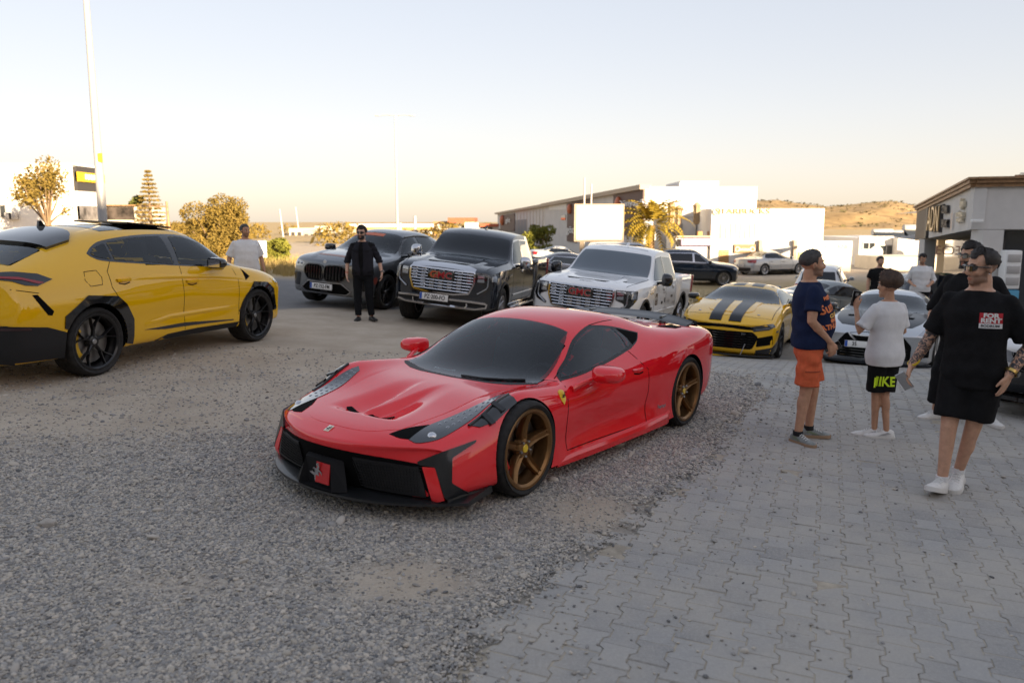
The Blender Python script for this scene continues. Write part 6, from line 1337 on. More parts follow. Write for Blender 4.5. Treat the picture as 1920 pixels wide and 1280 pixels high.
# ---- long white hall with brown banners, shade put into its wall colour
b8 = building('shaded_hall', 'long white hall, shade put into its grey wall colour, with a sloping roofline and brown eye clinic banners')
p0 = (pxx(932, 118), 118.); p1 = (pxx(1208, 52), 52.)
def hall(t, py_l=None): return (p0[0] + (p1[0] - p0[0]) * t, p0[1] + (p1[1] - p0[1]) * t)
def tpx(px):       # fraction along the hall seen at picture column px
    lo, hi = 0., 1.
    for _ in range(40):
        m_ = (lo + hi) / 2; q = hall(m_); v = 960 + FPX * q[0] / (q[1] * CP)
        if v < px: lo = m_
        else: hi = m_
    return lo
hd = Vector((p1[0] - p0[0], p1[1] - p0[1], 0)); hn = Vector((hd.y, -hd.x, 0)).normalized(); hn = hn if hn.x < 0 or hn.y < 0 else -hn
def hall_panel(root, name, px0, px1, pt, pb, m, off=.0, th=.3):
    """upright panel on the hall's long side between picture columns; pt, pb = (row at px0, row at px1)"""
    q0, q1 = hall(tpx(px0)), hall(tpx(px1)); v = []
    for q, a, b in ((q0, pt[0], pb[0]), (q1, pt[1], pb[1])):
        for z in (zat(b, q[1]), zat(a, q[1])):
            v += [(q[0] + hn.x * off, q[1] + hn.y * off, z), (q[0] + hn.x * (off - th), q[1] + hn.y * (off - th), z)]
    return mesh_obj(name, v, [(0, 4, 6, 2), (1, 3, 7, 5), (0, 1, 5, 4), (2, 6, 7, 3), (0, 2, 3, 1), (4, 5, 7, 6)], m, root, False)
hall_panel(b8, 'wall', 933, 1020, (400, 384), (475, 480), grey_and_shade); hall_panel(b8, 'wall', 1021, 1208, (383, 348), (480, 500), grey_and_shade)  # white building; the shade on this side is put into the grey
trim = mat('roof_trim', (.42, .34, .25), .7)
hall_panel(b8, 'roof_edge', 931, 1020, (399, 383), (402, 388), trim, .35, .8); hall_panel(b8, 'roof_edge', 1020, 1209, (382, 346), (388, 355), trim, .35, .8)
hall_panel(b8, 'banner', 939, 966, (404, 400), (434, 434), brown, .1, .1); hall_panel(b8, 'banner', 1065, 1083, (382, 377), (452, 455), brown, .1, .1); hall_panel(b8, 'banner', 1152, 1208, (366, 354), (440, 442), brown, .12, .1); hall_panel(b8, 'banner', 1083, 1110, (376, 370), (400, 398), brown, .1, .1)
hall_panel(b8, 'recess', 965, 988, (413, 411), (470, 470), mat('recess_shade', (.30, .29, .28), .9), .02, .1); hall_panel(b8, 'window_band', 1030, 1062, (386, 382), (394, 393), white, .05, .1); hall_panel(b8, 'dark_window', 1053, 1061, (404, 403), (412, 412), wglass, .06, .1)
for k in range(9): hall_panel(b8, 'panel_joint', 970 + k * 6, 970.4 + k * 6, (400 - k * 1.1, 400 - k * 1.1), (470, 470), trim, .03, .05)
orange = mat('emblem_orange', (.55, .16, .07), .4); lw = mat('sign_white', (.8, .8, .78), .5)
for px, py, sz in ((1164, 382, .9), (945, 413, 1.3), (1072, 392, .8)):
    q = hall(tpx(px)); MB().ell((q[0] + hn.x * .2, q[1] + hn.y * .2, zat(py, q[1])), (sz * .32, sz * .32, sz * .55), 12, 10).build('orange_emblem', orange, b8)
q = hall(tpx(1188)); wall_text(b8, 'Dünyagöz', .62, (q[0] + hn.x * .18, q[1] + hn.y * .18, zat(381, q[1])), tuple(hd), lw, sx=2.6)
q = hall(tpx(1073)); wall_text(b8, 'göz', .9, (q[0] + hn.x * .18, q[1] + hn.y * .18, zat(431, q[1])), tuple(hd), lw, sx=2.2)
q = hall(tpx(955)); wall_text(b8, 'göz', .9, (q[0] + hn.x * .2, q[1] + hn.y * .2, zat(413, q[1])), tuple(hd), lw, sx=3)
xr = pxx(1385, 56); block(b8, 'gable_wall', p1[0] + .02, xr, 52.05, 66, -2.5, zat(350, 52), white); block(b8, 'stair_head', pxx(1268, 56), pxx(1338, 56), 55, 60, zat(351, 56), zat(341, 56), white); block(b8, 'stair_head_shade_side', pxx(1266, 56), pxx(1267.8, 56), 54.9, 60, zat(352, 56), zat(344, 56), grey_and_shade)  # grey slab puts shade into the stair head's left side
# ---- coffee shop block with terrace
b9 = building('coffee_shop', 'white two storey coffee shop block with faint raised letters')
Yb = 48.5; X0, X1 = pxx(1334, Yb), pxx(1545, Yb)
block(b9, 'wall', X0, X1, Yb, Yb + 9, -2.2, zat(391, Yb), white); block(b9, 'terrace_wall', pxx(1262, Yb), X0 - .02, Yb + 3.5, Yb + 9, -2.2, zat(388, Yb + 3.5), grey_and_shade); block(b9, 'terrace_front', pxx(1270, Yb), X0 - .02, Yb + .2, Yb + 3.4, -2.2, zat(445, Yb), white)  # terrace wall colour darkened to carry the shade on that side
block(b9, 'terrace_coping', pxx(1268, Yb), X0, Yb, Yb + .35, zat(445, Yb), zat(442, Yb), trim); block(b9, 'wall_joint', pxx(1262, Yb), X0 - .05, Yb + 3.46, Yb + 3.5, zat(407, Yb), zat(406, Yb), trim)
block(b9, 'slot_window', pxx(1278, Yb), pxx(1294, Yb), Yb + 3.42, Yb + 3.5, zat(400, Yb), zat(395.5, Yb), darkf); block(b9, 'terrace_door', pxx(1285, Yb), pxx(1303, Yb), Yb + 3.40, Yb + 3.5, zat(443, Yb), zat(420, Yb), mat('door_grey', (.25, .24, .23), .6))
gold = mat('letter_gold', (.42, .34, .16), .5); wall_text(b9, 'STARBUCKS', .45, (pxx(1392, Yb), Yb - .03, zat(396.5, Yb)), (1, 0, 0), gold, .05, sx=1.35)
MB().lathe([(.20, 0), (.24, 0), (.24, -.05), (.20, -.05)], 24, 'y', (pxx(1343, Yb), Yb - .02, zat(397, Yb)), True).build('round_logo', gold, b9)
MB().lathe([(0, -.03), (.26, -.03), (.26, 0)], 20, 'y', (pxx(1263, Yb), Yb + 3.4, zat(402, Yb))).build('round_sign', mat('sign_green', (.03, .07, .05), .5), b9)
block(b9, 'garage_panel', pxx(1350, Yb), pxx(1417, Yb), Yb - .04, Yb, zat(448, Yb), zat(418, Yb), mat('panel_cream', (.60, .57, .50), .8))
for k in range(8): block(b9, 'panel_rib', pxx(1352 + k * 9, Yb), pxx(1352.6 + k * 9, Yb), Yb - .07, Yb - .045, zat(447, Yb), zat(419, Yb), trim)
block(b9, 'market_sign', pxx(1278, Yb), pxx(1341, Yb), Yb - .12, Yb - .02, zat(460, Yb), zat(446.5, Yb), mat('sign_violet', (.36, .27, .42), .5)); wall_text(b9, 'BAYRAK MARKET', .22, (pxx(1310, Yb), Yb - .13, zat(453, Yb)), (1, 0, 0), lw, .01, .004)
block(b9, 'brown_sign', pxx(1378, Yb), pxx(1418, Yb), Yb - .12, Yb, zat(474, Yb), zat(458, Yb), mat('sign_brown', (.26, .16, .08), .6)); wall_text(b9, 'AVUKAT', .20, (pxx(1398, Yb), Yb - .13, zat(468, Yb)), (1, 0, 0), lw, .01, .004)
for px in (1384, 1412): MB().lathe([(.12, 0), (.15, 0), (.15, -.02), (.12, -.02)], 14, 'y', (pxx(px, Yb), Yb - .13, zat(467, Yb)), True).build('laurel', lw, b9)
sh = mat('shutter_lit', (.45, .24, .08), .6)  # orange light on the door is put into this colour
for k in range(9): block(b9, 'shutter_slat', pxx(1350, Yb), pxx(1369, Yb), Yb - .05, Yb + .0, zat(472 + k * 4, Yb), zat(468.8 + k * 4, Yb), sh)
for px in (1426, 1491): block(b9, 'column', pxx(px - 3, Yb), pxx(px + 3, Yb), Yb - .3, Yb - .02, -2.2, zat(450, Yb), trim)
block(b9, 'shop_sign', pxx(1432, Yb), pxx(1487, Yb), Yb - .1, Yb, zat(483, Yb), zat(462, Yb), white); wall_text(b9, 'ED1', .38, (pxx(1460, Yb), Yb - .12, zat(471, Yb)), (1, 0, 0), grey_and_shade, .01)
block(b9, 'shop_shelf', pxx(1440, Yb), pxx(1490, Yb), Yb - .2, Yb, zat(488, Yb), zat(485, Yb), woodm); block(b9, 'green_poster', pxx(1500, Yb), pxx(1530, Yb), Yb - .06, Yb, zat(490, Yb), zat(472, Yb), mat('poster_green', (.45, .50, .25), .7))
um = mat('parasol_canvas', (.34, .25, .15), .9, noise=.25, nscale=5)
for px, pt, Yu, lb in ((1258, 378, 49.6, 'folded tan parasol nearest the palm on the terrace'), (1272, 384, 50.6, 'folded parasol in the middle of the three on the terrace'), (1306, 379, 49.8, 'folded tan parasol standing alone before the shade-coloured terrace wall')):
    x = pxx(px, Yu); zb = zat(444, Yb); zt_ = zat(pt, Yu); r = empty('parasol', (x, Yu, zb), 0, lb, 'parasol', 'folded parasols on the terrace'); H = zt_ - zb
    MB().tube([(0, 0, 0), (0, 0, H)], .03, 6).build('pole', darkf, r); mb = MB(); rows = []
    for z, rr in ((.35, .10), (.42, .17), (.6, .16), (.85, .19), (.90, .23), (.97, .10), (1.0, .02)):
        rows.append([(rr * (1 + .25 * (k % 2)) * math.cos(k * math.pi / 8), rr * (1 + .25 * (k % 2)) * math.sin(k * math.pi / 8), z * H) for k in range(16)])
    mb.grid(rows, closed=True).build('canopy', um, r, True, 60)
for px in (1317, 1337): bx('planter', (pxx(px, Yb), Yb + .6, zat(441, Yb) + .05), (.3, .3, .35), mat('terracotta', (.45, .25, .1), .8), None, .03)
for o, w_ in zip([o for o in COL.objects if o.name.startswith('planter')], ('left terracotta planter on the terrace edge', 'right terracotta planter at the terrace corner')): tag(o, w_, 'planter', 'planters on the terrace edge')
# ---- blank billboard
bb = empty('billboard', (pxx(1122, 44), 44, tz(pxx(1122, 44), 44)), 0, 'large blank white billboard before the long shaded hall', 'billboard'); bzz = bb.location.z
bxx0, bxx1 = pxx(1077, 44) - bb.location.x, pxx(1170, 44) - bb.location.x; z0, z1 = zat(453, 44) - bzz, zat(382.5, 44) - bzz
block(bb, 'frame', bxx0, bxx1, 0, .3, z0, z1, trim); block(bb, 'face', bxx0 + .12, bxx1 - .12, -.05, -.005, z0 + .1, z1 - .1, mat('billboard_white', (.8, .8, .79), .6))
for px in (1092, 1115, 1150): block(bb, 'leg', pxx(px, 44) - bb.location.x - .12, pxx(px, 44) - bb.location.x + .12, .02, .25, -.2, z0, trim)
# ---- pharmacy sign, white house with water heaters
ph = empty('pharmacy_sign', (pxx(1572, 51), 51, tz(pxx(1572, 51), 51)), 0, 'white pharmacy sign box with pale red letters', 'sign'); zz = ph.location.z
block(ph, 'sign_box', pxx(1547, 51) - ph.location.x, pxx(1601, 51) - ph.location.x, 0, .3, zat(481, 51) - zz, zat(452, 51) - zz, white); wall_text(ph, 'ECZANE', .40, (0, -.01, zat(463, 51) - zz), (1, 0, 0), mat('letter_red', (.50, .26, .22), .6), .01, .01, 1.05)
block(ph, 'support_wall', pxx(1545, 51) - ph.location.x, pxx(1601, 51) - ph.location.x, .05, .6, -.3, zat(481.5, 51) - zz, cream); block(ph, 'side_post', pxx(1541, 51) - ph.location.x, pxx(1546.5, 51) - ph.location.x, .02, .3, -.3, zat(450, 51) - zz, concrete)
b10 = building('white_house', 'white flat roofed house with solar water heaters on its roof'); Yh = 58
block(b10, 'wall', pxx(1614, Yh), pxx(1676, Yh), Yh, Yh + 8, -3, zat(446, Yh), white); block(b10, 'wall', pxx(1676.5, Yh), pxx(1745, Yh), Yh - .8, Yh + 8, -3, zat(445, Yh), white); block(b10, 'parapet', pxx(1612, Yh), pxx(1677, Yh), Yh - .1, Yh + .1, zat(446, Yh), zat(443, Yh), white)
block(b10, 'lower_wall', pxx(1585, Yh), pxx(1745, Yh), Yh - 6, Yh - 2, -3.2, zat(482, Yh - 6), cream); win(b10, pxx(1665, Yh), Yh, zat(471, Yh), 1.7 * .6, 2.2 * .4); win(b10, pxx(1632, Yh), Yh, zat(461, Yh), .9, .5)
def heater(px, py, lb):
    r = empty('water_heater', (pxx(px, Yh + 2), Yh + 2, zat(446, Yh)), 0, lb, 'water heater', 'solar water heaters on the white house'); H = zat(py, Yh + 2) - r.location.z
    MB().lathe([(0, -.75), (.25, -.75), (.28, -.7), (.28, .7), (.25, .75), (0, .75)], 16, 'x', (0, 0, H)).build('tank', steel, r); MB().box((0, -.55, H * .45), (1.5, .9, .06), 0, Matrix.Rotation(R(35), 3, 'X')).build('collector', wglass, r)
    for x in (-.6, .6): MB().tube([(x, 0, 0), (x, 0, H)], .025, 5).build('stand', concrete, r)
for a in ((1656, 436, 'solar water heater with a long tank at the left of the roof'), (1693, 438, 'round water heater in the middle of the roof'), (1714, 428, 'highest water heater stacked beside the shop')): heater(*a)
for px, py, lb in ((1646, 473, 'left white dish on the house wall'), (1715, 475, 'right white dish on the house wall')):
    r = empty('satellite_dish', (pxx(px, Yh - 1.5), Yh - 1.5, zat(py, Yh - 1.5)), 0, lb, 'satellite dish'); MB().lathe([(0, 0), (.25, -.03), (.45, -.12), (.45, -.14), (.25, -.05), (0, -.02)], 20, 'y').build('dish', lw, r); MB().tube([(0, .02, 0), (0, .3, -.3)], .03, 6).build('bracket', steel, r)
# ---- corner shop on the right
b11 = building('corner_shop', 'pale corner shop with deep fascia signs and a glass front at the right'); C0 = Vector((pxx(1822, 21.5), 21.5, 0)); LFT = Vector((pxx(1722, 34), 34, 0)); RGT = Vector((24, 19.2, 0))
fas = mat('fascia_grey', (.60, .585, .56), .85, noise=.06, nscale=1.5)
def fpanel(name, A, B, za, zb, m, off=0., th=.3, par=None):
    """fascia strip from A to B; za=(bottom, top) at A, zb at B"""
    d = (B - A); n = Vector((d.y, -d.x, 0)).normalized(); n = n if n.dot(-A) > 0 else -n; v = []
    for q, z in ((A, za), (B, zb)):
        for zz_ in z: v += [tuple(q + n * off + Vector((0, 0, zz_))), tuple(q + n * (off - th) + Vector((0, 0, zz_)))]
    return mesh_obj(name, v, [(0, 4, 6, 2), (1, 3, 7, 5), (0, 1, 5, 4), (2, 6, 7, 3), (0, 2, 3, 1), (4, 5, 7, 6)], m, par or b11, False)
zc = (zat(430, 21.5), zat(351, 21.5)); zl = (zat(451, 34), zat(399, 34)); zr = (zat(430, 19.2) + .0, zat(352, 19.2) + .2)
fpanel('fascia', LFT, C0, zl, zc, fas); fpanel('fascia', C0 + Vector((.01, 0, 0)), RGT, zc, zr, fas)
for k, (a, b) in enumerate(((.00, .10), (.10, .2), (.2, .27))): fpanel('cornice', LFT, C0 + Vector((.0, -.1 * k, 0)), (zl[1] + a, zl[1] + b - .01), (zc[1] + a, zc[1] + b - .01), woodm, .10 + .08 * k, .5); fpanel('cornice', C0, RGT, (zc[1] + a, zc[1] + b - .01), (zr[1] + a, zr[1] + b - .01), woodm, .10 + .08 * k, .5)
def fp(t, zf, off=.06):
    q = LFT + (C0 - LFT) * t; d = (C0 - LFT).normalized(); n = Vector((d.y, -d.x, 0)); n = n if n.dot(-q) > 0 else -n; zb_ = zl[0] + (zc[0] - zl[0]) * t; zt_ = zl[1] + (zc[1] - zl[1]) * t; return q + n * off + Vector((0, 0, zb_ + (zt_ - zb_) * zf))
fd = (C0 - LFT); bl = mat('letter_bronze', (.36, .26, .13), .4, .5); cream_l = mat('letter_cream', (.62, .55, .42), .5)
q0, q1 = LFT, LFT + fd * .26; zz = lambda t: (zl[0] + (zc[0] - zl[0]) * t, zl[1] + (zc[1] - zl[1]) * t)
fpanel('timber_panel', q0, q1, zz(0), zz(.26), mat('panel_umber', (.09, .07, .055), .7), .08, .1); fpanel('dark_edge', q1, LFT + fd * .30, zz(.26), zz(.30), darkf, .10, .12)
wall_text(b11, 'ADN', 1.25, tuple(fp(.46, .5)), tuple(fd), darkf, .05, .03, 1.2); wall_text(b11, 'ADN', 1.25, tuple(fp(.46, .5, .13)), tuple(fd), bl, .02, -.005, 1.2)
wall_text(b11, 'ÖZMN', .34, tuple(fp(.64, .70)), tuple(fd), darkf, .04, .01, 1.3); wall_text(b11, 'EMLAK', .34, tuple(fp(.655, .30)), tuple(fd), darkf, .04, .01, 1.3)
wall_text(b11, 'ilgin', .34, tuple(fp(.90, .70)), tuple(fd), cream_l, .04, .005, 1.3); wall_text(b11, 'GAYRİMENKUL', .17, tuple(fp(.88, .42)), tuple(fd), cream_l, .04, .004, 1.1); wall_text(b11, 'DANIŞMANLIK', .15, tuple(fp(.88, .28)), tuple(fd), cream_l, .03, .004, 1.1)
o_ = fp(.755, .34); d_ = fd.normalized(); rs = [tuple(o_ + d_ * (.17 * a) + Vector((0, 0, .34 * b))) for a, b in ((0, 1), (1, 0), (0, -1), (-1, 0), (0, .55), (.55, 0), (0, -.55), (-.55, 0))]
mesh_obj('diamond_logo', rs, [(0, 1, 5, 4), (1, 2, 6, 5), (2, 3, 7, 6), (3, 0, 4, 7)], mat('logo_copper', (.45, .24, .16), .5), b11, False)
mesh_obj('soffit', [tuple(LFT + Vector((0, 0, zl[0] + .01))), tuple(C0 + Vector((0, 0, zc[0] + .01))), tuple(RGT + Vector((0, 0, zr[0] + .01))), (24, 40, zr[0]), (19, 40, zl[0])], [(0, 1, 2, 3, 4)], grey_and_shade, b11, False)
mesh_obj('roof', [tuple(LFT + Vector((0, 0, zl[1]))), tuple(C0 + Vector((0, 0, zc[1]))), tuple(RGT + Vector((0, 0, zr[1]))), (24, 40, zr[1]), (19, 40, zl[1])], [(0, 1, 2, 3, 4)], concrete, b11, False)
gz = -1.3
for px, Yq, w in ((1748, 31, .45), (1865, 21.2, .55)): block(b11, 'column', pxx(px, Yq) - w / 2, pxx(px, Yq) + w / 2, Yq, Yq + w, gz - .5, zat(431 if px > 1800 else 449, Yq), fas)
fpanel('back_wall', Vector((pxx(1762, 37), 37, 0)), Vector((15.9, 24, 0)), (gz, 1.2), (gz, 1.6), mat('shop_cream', (.52, .40, .26), .9), 0, .2); fpanel('shop_glass', Vector((pxx(1882, 21.8), 21.8, 0)), Vector((24, 20.6, 0)), (gz + .6, zc[0] - .05), (gz + .6, zr[0] - .05), wglass, 0, .05); fpanel('sill_wall', Vector((pxx(1878, 21.7), 21.7, 0)), Vector((24, 20.5, 0)), (gz - .3, gz + .6), (gz - .3, gz + .6), fas, .05, .3)
for k in range(6): fpanel('mullion', Vector((pxx(1882, 21.8) + k * 1.1, 21.8 - .12 * k, 0)), Vector((pxx(1882, 21.8) + k * 1.1 + .07, 21.79 - .12 * k, 0)), (gz + .6, zc[0] - .05), (gz + .6, zc[0] - .05), darkf, .06, .06)
fpanel('far_glass', Vector((pxx(1776, 33), 33, 0)), Vector((pxx(1850, 23.4), 23.4, 0)), (gz + .3, 1.1), (gz + .3, 1.5), wglass, 0, .05)
wall_text(b11, 'ECZ', .5, (pxx(1775, 32), 31.8, zat(470, 32)), (.6, -.8, 0), mat('letter_red', (.5, .26, .22), .6), .01)
bx('camera_bracket', (pxx(1832, 21.3), 21.3, zat(414, 21.3)), (.3, .12, .08), lw, b11, .02)
vm = empty('vending_cabinet', (pxx(1897, 21), 20.9, gz + .35), 0, 'white cabinet with a blue base behind the shop glass', 'cabinet'); MB().box((0, 0, 1.6), (.42, .3, 1.0), .03).build('upper_box', lw, vm); MB().box((0, 0, .72), (.44, .32, .7), .03).build('blue_base', mat('cabinet_blue', (.06, .28, .45), .5), vm)
for k in range(3): MB().box((0, -.16, 1.3 + k * .3), (.34, .02, .2), .01).build('drawer', steel, vm)
gb_ = empty('green_box', (pxx(1775, 29), 29, tz(pxx(1775, 29), 29)), 0, 'small green utility box on legs beside the shop column', 'utility box'); MB().box((0, 0, 1.2), (.55, .3, .55), .02).build('cabinet', mat('box_green', (.03, .10, .05), .6), gb_)
for x in (-.22, .22): MB().tube([(x, 0, -.2), (x, 0, .95)], .025, 6).build('leg', darkf, gb_)
kerb = bx('raised_kerb', (10.5, 20.4, -.98), (4.4, 3.6, .6), concrete, None, .03); tag(kerb, kind='structure')
b12 = building('brick_balcony', 'corner of a brick balcony high above the corner shop', 'balcony'); block(b12, 'slab', pxx(1906, 30), pxx(1990, 30), 30, 33, zat(341, 30), zat(338, 30), brown); block(b12, 'wall', pxx(1907, 30), pxx(1990, 30), 30.1, 30.4, zat(338, 30), zat(327, 30), mat('brick_face', (.30, .16, .10), .9, noise=.4, nscale=8)); block(b12, 'rail', pxx(1907, 30), pxx(1990, 30), 30, 30.1, zat(326, 30), zat(324, 30), steel)
block(b12, 'pier', pxx(1935, 30), pxx(1990, 30), 30.5, 33, -1.5, zat(341, 30), fas)
# ---- hill
hx = np.linspace(40, 330, 90); hy = np.linspace(250, 520, 50); HX, HY = np.meshgrid(hx, hy); dirp = 960 + FPX * HX / (HY * CP)
ridge = np.interp(dirp, [1250, 1340, 1385, 1452, 1500, 1548, 1600, 1660, 1690, 1745, 1850, 2000, 2300], [418, 396, 381, 377, 383, 388, 384, 379, 382, 394, 392, 396, 415])
top = 1.914 + (413.7 - ridge) / FPX * HY
HZ = -6 + (top + 6) * smooth(250, 400, HY) * (1 - .6 * smooth(420, 520, HY)) + (fbm(HX, HY, .05, 3, 5) - .5) * 5 * smooth(250, 300, HY) * (1 - .8 * np.exp(-((HY - 400) / 25)**2))
ii = np.arange(HX.size).reshape(HX.shape); hq = np.stack([ii[:-1, :-1], ii[:-1, 1:], ii[1:, 1:], ii[1:, :-1]], -1).reshape(-1, 4)
hill = mesh_obj('hill', np.stack([HX, HY, HZ], -1).reshape(-1, 3), hq.tolist(), mat('hill_scrub', (.40, .27, .12), .95, col2=(.20, .13, .055), nscale=.12, bump=1.0, bscale=.5), None, True, 180); tag(hill, kind='structure')
n = 2600; sx = RNG.uniform(60, 300, n); sy = RNG.uniform(270, 415, n); col_i = np.clip(((sx - hx[0]) / (hx[1] - hx[0])).astype(int), 0, 89); row_i = np.clip(((sy - hy[0]) / (hy[1] - hy[0])).astype(int), 0, 49); sz_ = HZ[row_i, col_i]
mb = MB()
for k in range(n):
    r = RNG.uniform(.3, 1.0) * (1.6 if RNG.random() < .1 else 1); v = [(sx[k] + r * RNG.normal(0, .5), sy[k] + r * RNG.normal(0, .5), sz_[k] + r * RNG.uniform(-.2, .9)) for _ in range(9)]; mb.add(v, [(0, 1, 2), (3, 4, 5), (6, 7, 8), (0, 4, 8), (2, 3, 6)])
scrub = mb.build('scrub', mat('scrub_leaf', (.10, .085, .035), .9), None, False, clean=False); tag(scrub, kind='stuff')
# ---- trees and plants
def leaf_mat(name, c1, c2):
    m = mat(name, c1, .75, col2=c2, nscale=1.8, spec=.2); b = m.node_tree.nodes['Principled BSDF']; b.inputs['Subsurface Weight'].default_value = 0; return m
def leaves(centers, radii, n, size, m, root, name='crown', flat=1., seed=0, hollow=.45):
    rg = np.random.default_rng(seed + 11); w = np.array([r[0] * r[1] * r[2] for r in radii]); w = w / w.sum(); ks = rg.choice(len(radii), n, p=w); d = rg.normal(size=(n, 3)); d /= np.linalg.norm(d, axis=1)[:, None]
    rr = (hollow + (1 - hollow) * rg.random(n)**.6)[:, None]; P = np.array(centers)[ks] + d * rr * np.array(radii)[ks]
    t = rg.normal(size=(n, 3)); t /= np.linalg.norm(t, axis=1)[:, None]; u = np.cross(t, rg.normal(size=(n, 3))); u /= np.linalg.norm(u, axis=1)[:, None]; s = (size * np.exp(rg.normal(0, .35, n)))[:, None]
    V = np.stack([P - t * s, P - u * s * .5, P + t * s, P + u * s * .5], 1).reshape(-1, 3); F = np.arange(4 * n).reshape(n, 4)
    return mesh_obj(name, V, F.tolist(), m, root, False)
def tree(name, px, Yt, pytop, pybot, wpx, label, m, n=2600, size=.14, blobs=14, seed=0, trunk_h=.35, cat='tree', bark=None, hollow=.3):
    rg = random.Random(seed); x = pxx(px, Yt); g = tz(x, Yt) if Yt < 45 else min(tz(x, Yt), zat(pybot, Yt)); root = empty(name, (x, Yt, g), 0, label, cat); H = zat(pytop, Yt) - g; W = wpx * Yt / FPX; cs, rs = [], []; th = trunk_h * H
    for k in range(blobs):
        a = rg.random() * 6.28; q = rg.random()**.6; zz_ = th + (H - th) * (.12 + .76 * rg.random()); tap = (1 - ((zz_ - th) / (H - th) - .42)**2 * 2.2)**.5 if True else 1
        cs.append((q * W * .40 * tap * math.cos(a), q * W * .40 * tap * math.sin(a), zz_)); r = W * (.10 + .12 * rg.random()); rs.append((r, r, min(r * .85, H * .2)))
    mb = MB(); mb.tube([(0, 0, -.2), (.03 * W, 0, th * .5), (0, .02 * W, th * 1.1)], [.035 * H + .02, .028 * H, .02 * H], 8)
    for c in cs: mb.tube([(0, .01 * W, th * rg.uniform(.6, 1.1)), (c[0] * .5, c[1] * .5, th * .6 + c[2] * .42), c], [.014 * H, .009 * H, .004 * H], 5)
    mb.build('trunk', bark or mat('bark', (.22, .15, .09), .9), root); leaves(cs, rs, n, size, m, root, seed=seed, hollow=hollow); return root
gold_l = leaf_mat('leaf_golden', (.22, .15, .035), (.13, .095, .02)); lime = leaf_mat('leaf_lime', (.20, .19, .03), (.10, .12, .02)); olive = leaf_mat('leaf_olive', (.11, .12, .03), (.06, .07, .018)); dry = leaf_mat('grass_dry', (.42, .32, .13), (.28, .20, .08))
tree('sparse_tree', 90, 50, 293, 430, 125, 'sparse golden tree before the white hall at the far left', gold_l, 4200, .085, 20, 2, .32, hollow=.0)
tree('leafy_tree', 252, 64, 360, 420, 46, 'small green tree behind the kiosk', olive, 3000, .13, 9, 4, .2)
tree('round_tree', 408, 37, 371, 515, 135, 'dense rounded golden tree behind the man in white', gold_l, 22000, .05, 36, 5, .08, hollow=.5)
for i, (px, Yt, pt, w, mm, lb) in enumerate(((515, 33, 448, 70, lime, 'bright green roadside bush right of the round tree'), (478, 36, 460, 60, gold_l, 'golden bush at the foot of the round tree'), (1012, 62, 421, 76, lime, 'yellow green shrub before the long shaded hall'), (320, 50, 430, 70, gold_l, 'low golden bush left of the round tree'), (360, 36, 462, 60, gold_l, 'low dry bush under the round tree'))):
    tree('bush', px, Yt, pt, 500, w, lb, mm, 5000, .055 if Yt < 45 else .09, 13, 20 + i, .05, 'bush', hollow=.35)
# tall tiered conifer
xk = pxx(283, 62); cf = empty('conifer', (xk, 62, tz(xk, 62)), 0, 'tall tiered conifer with gaps between its whorls', 'tree'); H = zat(320, 62) - cf.location.z
mb = MB(); mb.tube([(0, 0, -.2), (0, 0, H)], [.16, .02], 7); cs, rs = [], []
for k in range(15):
    z = H * (.22 + .76 * k / 14); rad = 1.0 * (1 - (k / 14)**1.3) + .12
    for j in range(6):
        a = j * 1.05 + k * .6; e = (rad * math.cos(a), rad * math.sin(a), z + .08 * rad); mb.tube([(0, 0, z), e], [.02, .01], 4)
        for t in (.5, .8, 1): cs.append((e[0] * t, e[1] * t, z + .05)); rs.append((.16, .16, .09))
mb.build('trunk', mat('bark', (.22, .15, .09), .9), cf); leaves(cs, rs, 6000, .055, gold_l, cf, seed=9)
# palm
Yp = 47.5; xk = pxx(1222, Yp); pl = empty('palm_tree', (xk, Yp, tz(xk, Yp)), 0, 'date palm with a golden crown between the billboard and the terrace', 'palm tree'); zc_ = zat(423, Yp) - pl.location.z
MB().tube([(0, 0, -.2), (0, 0, zc_ * .5), (0, 0, zc_)], [.22, .2, .22], 10).build('trunk', mat('palm_bark', (.24, .15, .07), .95, noise=.4, nscale=7), pl); rg = random.Random(3); V, F = [], []
for k in range(80):
    a = rg.random() * 6.283; el = rg.uniform(-.35, 1.35); L = rg.uniform(1.9, 2.7); p = Vector((0, 0, zc_)); prev = None
    for s_ in range(13):
        t = s_ / 12; e = el - 1.5 * t * t - .15 * t; d = Vector((math.cos(a) * math.cos(e), math.sin(a) * math.cos(e), math.sin(e))); p = p + d * (L / 12); side = Vector((-math.sin(a), math.cos(a), 0))
        if s_ > 1:
            ll = .46 * math.sin(math.pi * min(1, t * .9 + .12)); 
            for sg in (1, -1):
                tip = p + side * (sg * ll * .8) + d * ll * .55 - Vector((0, 0, ll * .35)); b0 = len(V); V += [tuple(p - d * .03), tuple(p + d * .12), tuple(tip)]; F.append((b0, b0 + 1, b0 + 2))
mesh_obj('fronds', V, F, leaf_mat('palm_leaf', (.36, .25, .03), (.20, .15, .02)), pl, False)
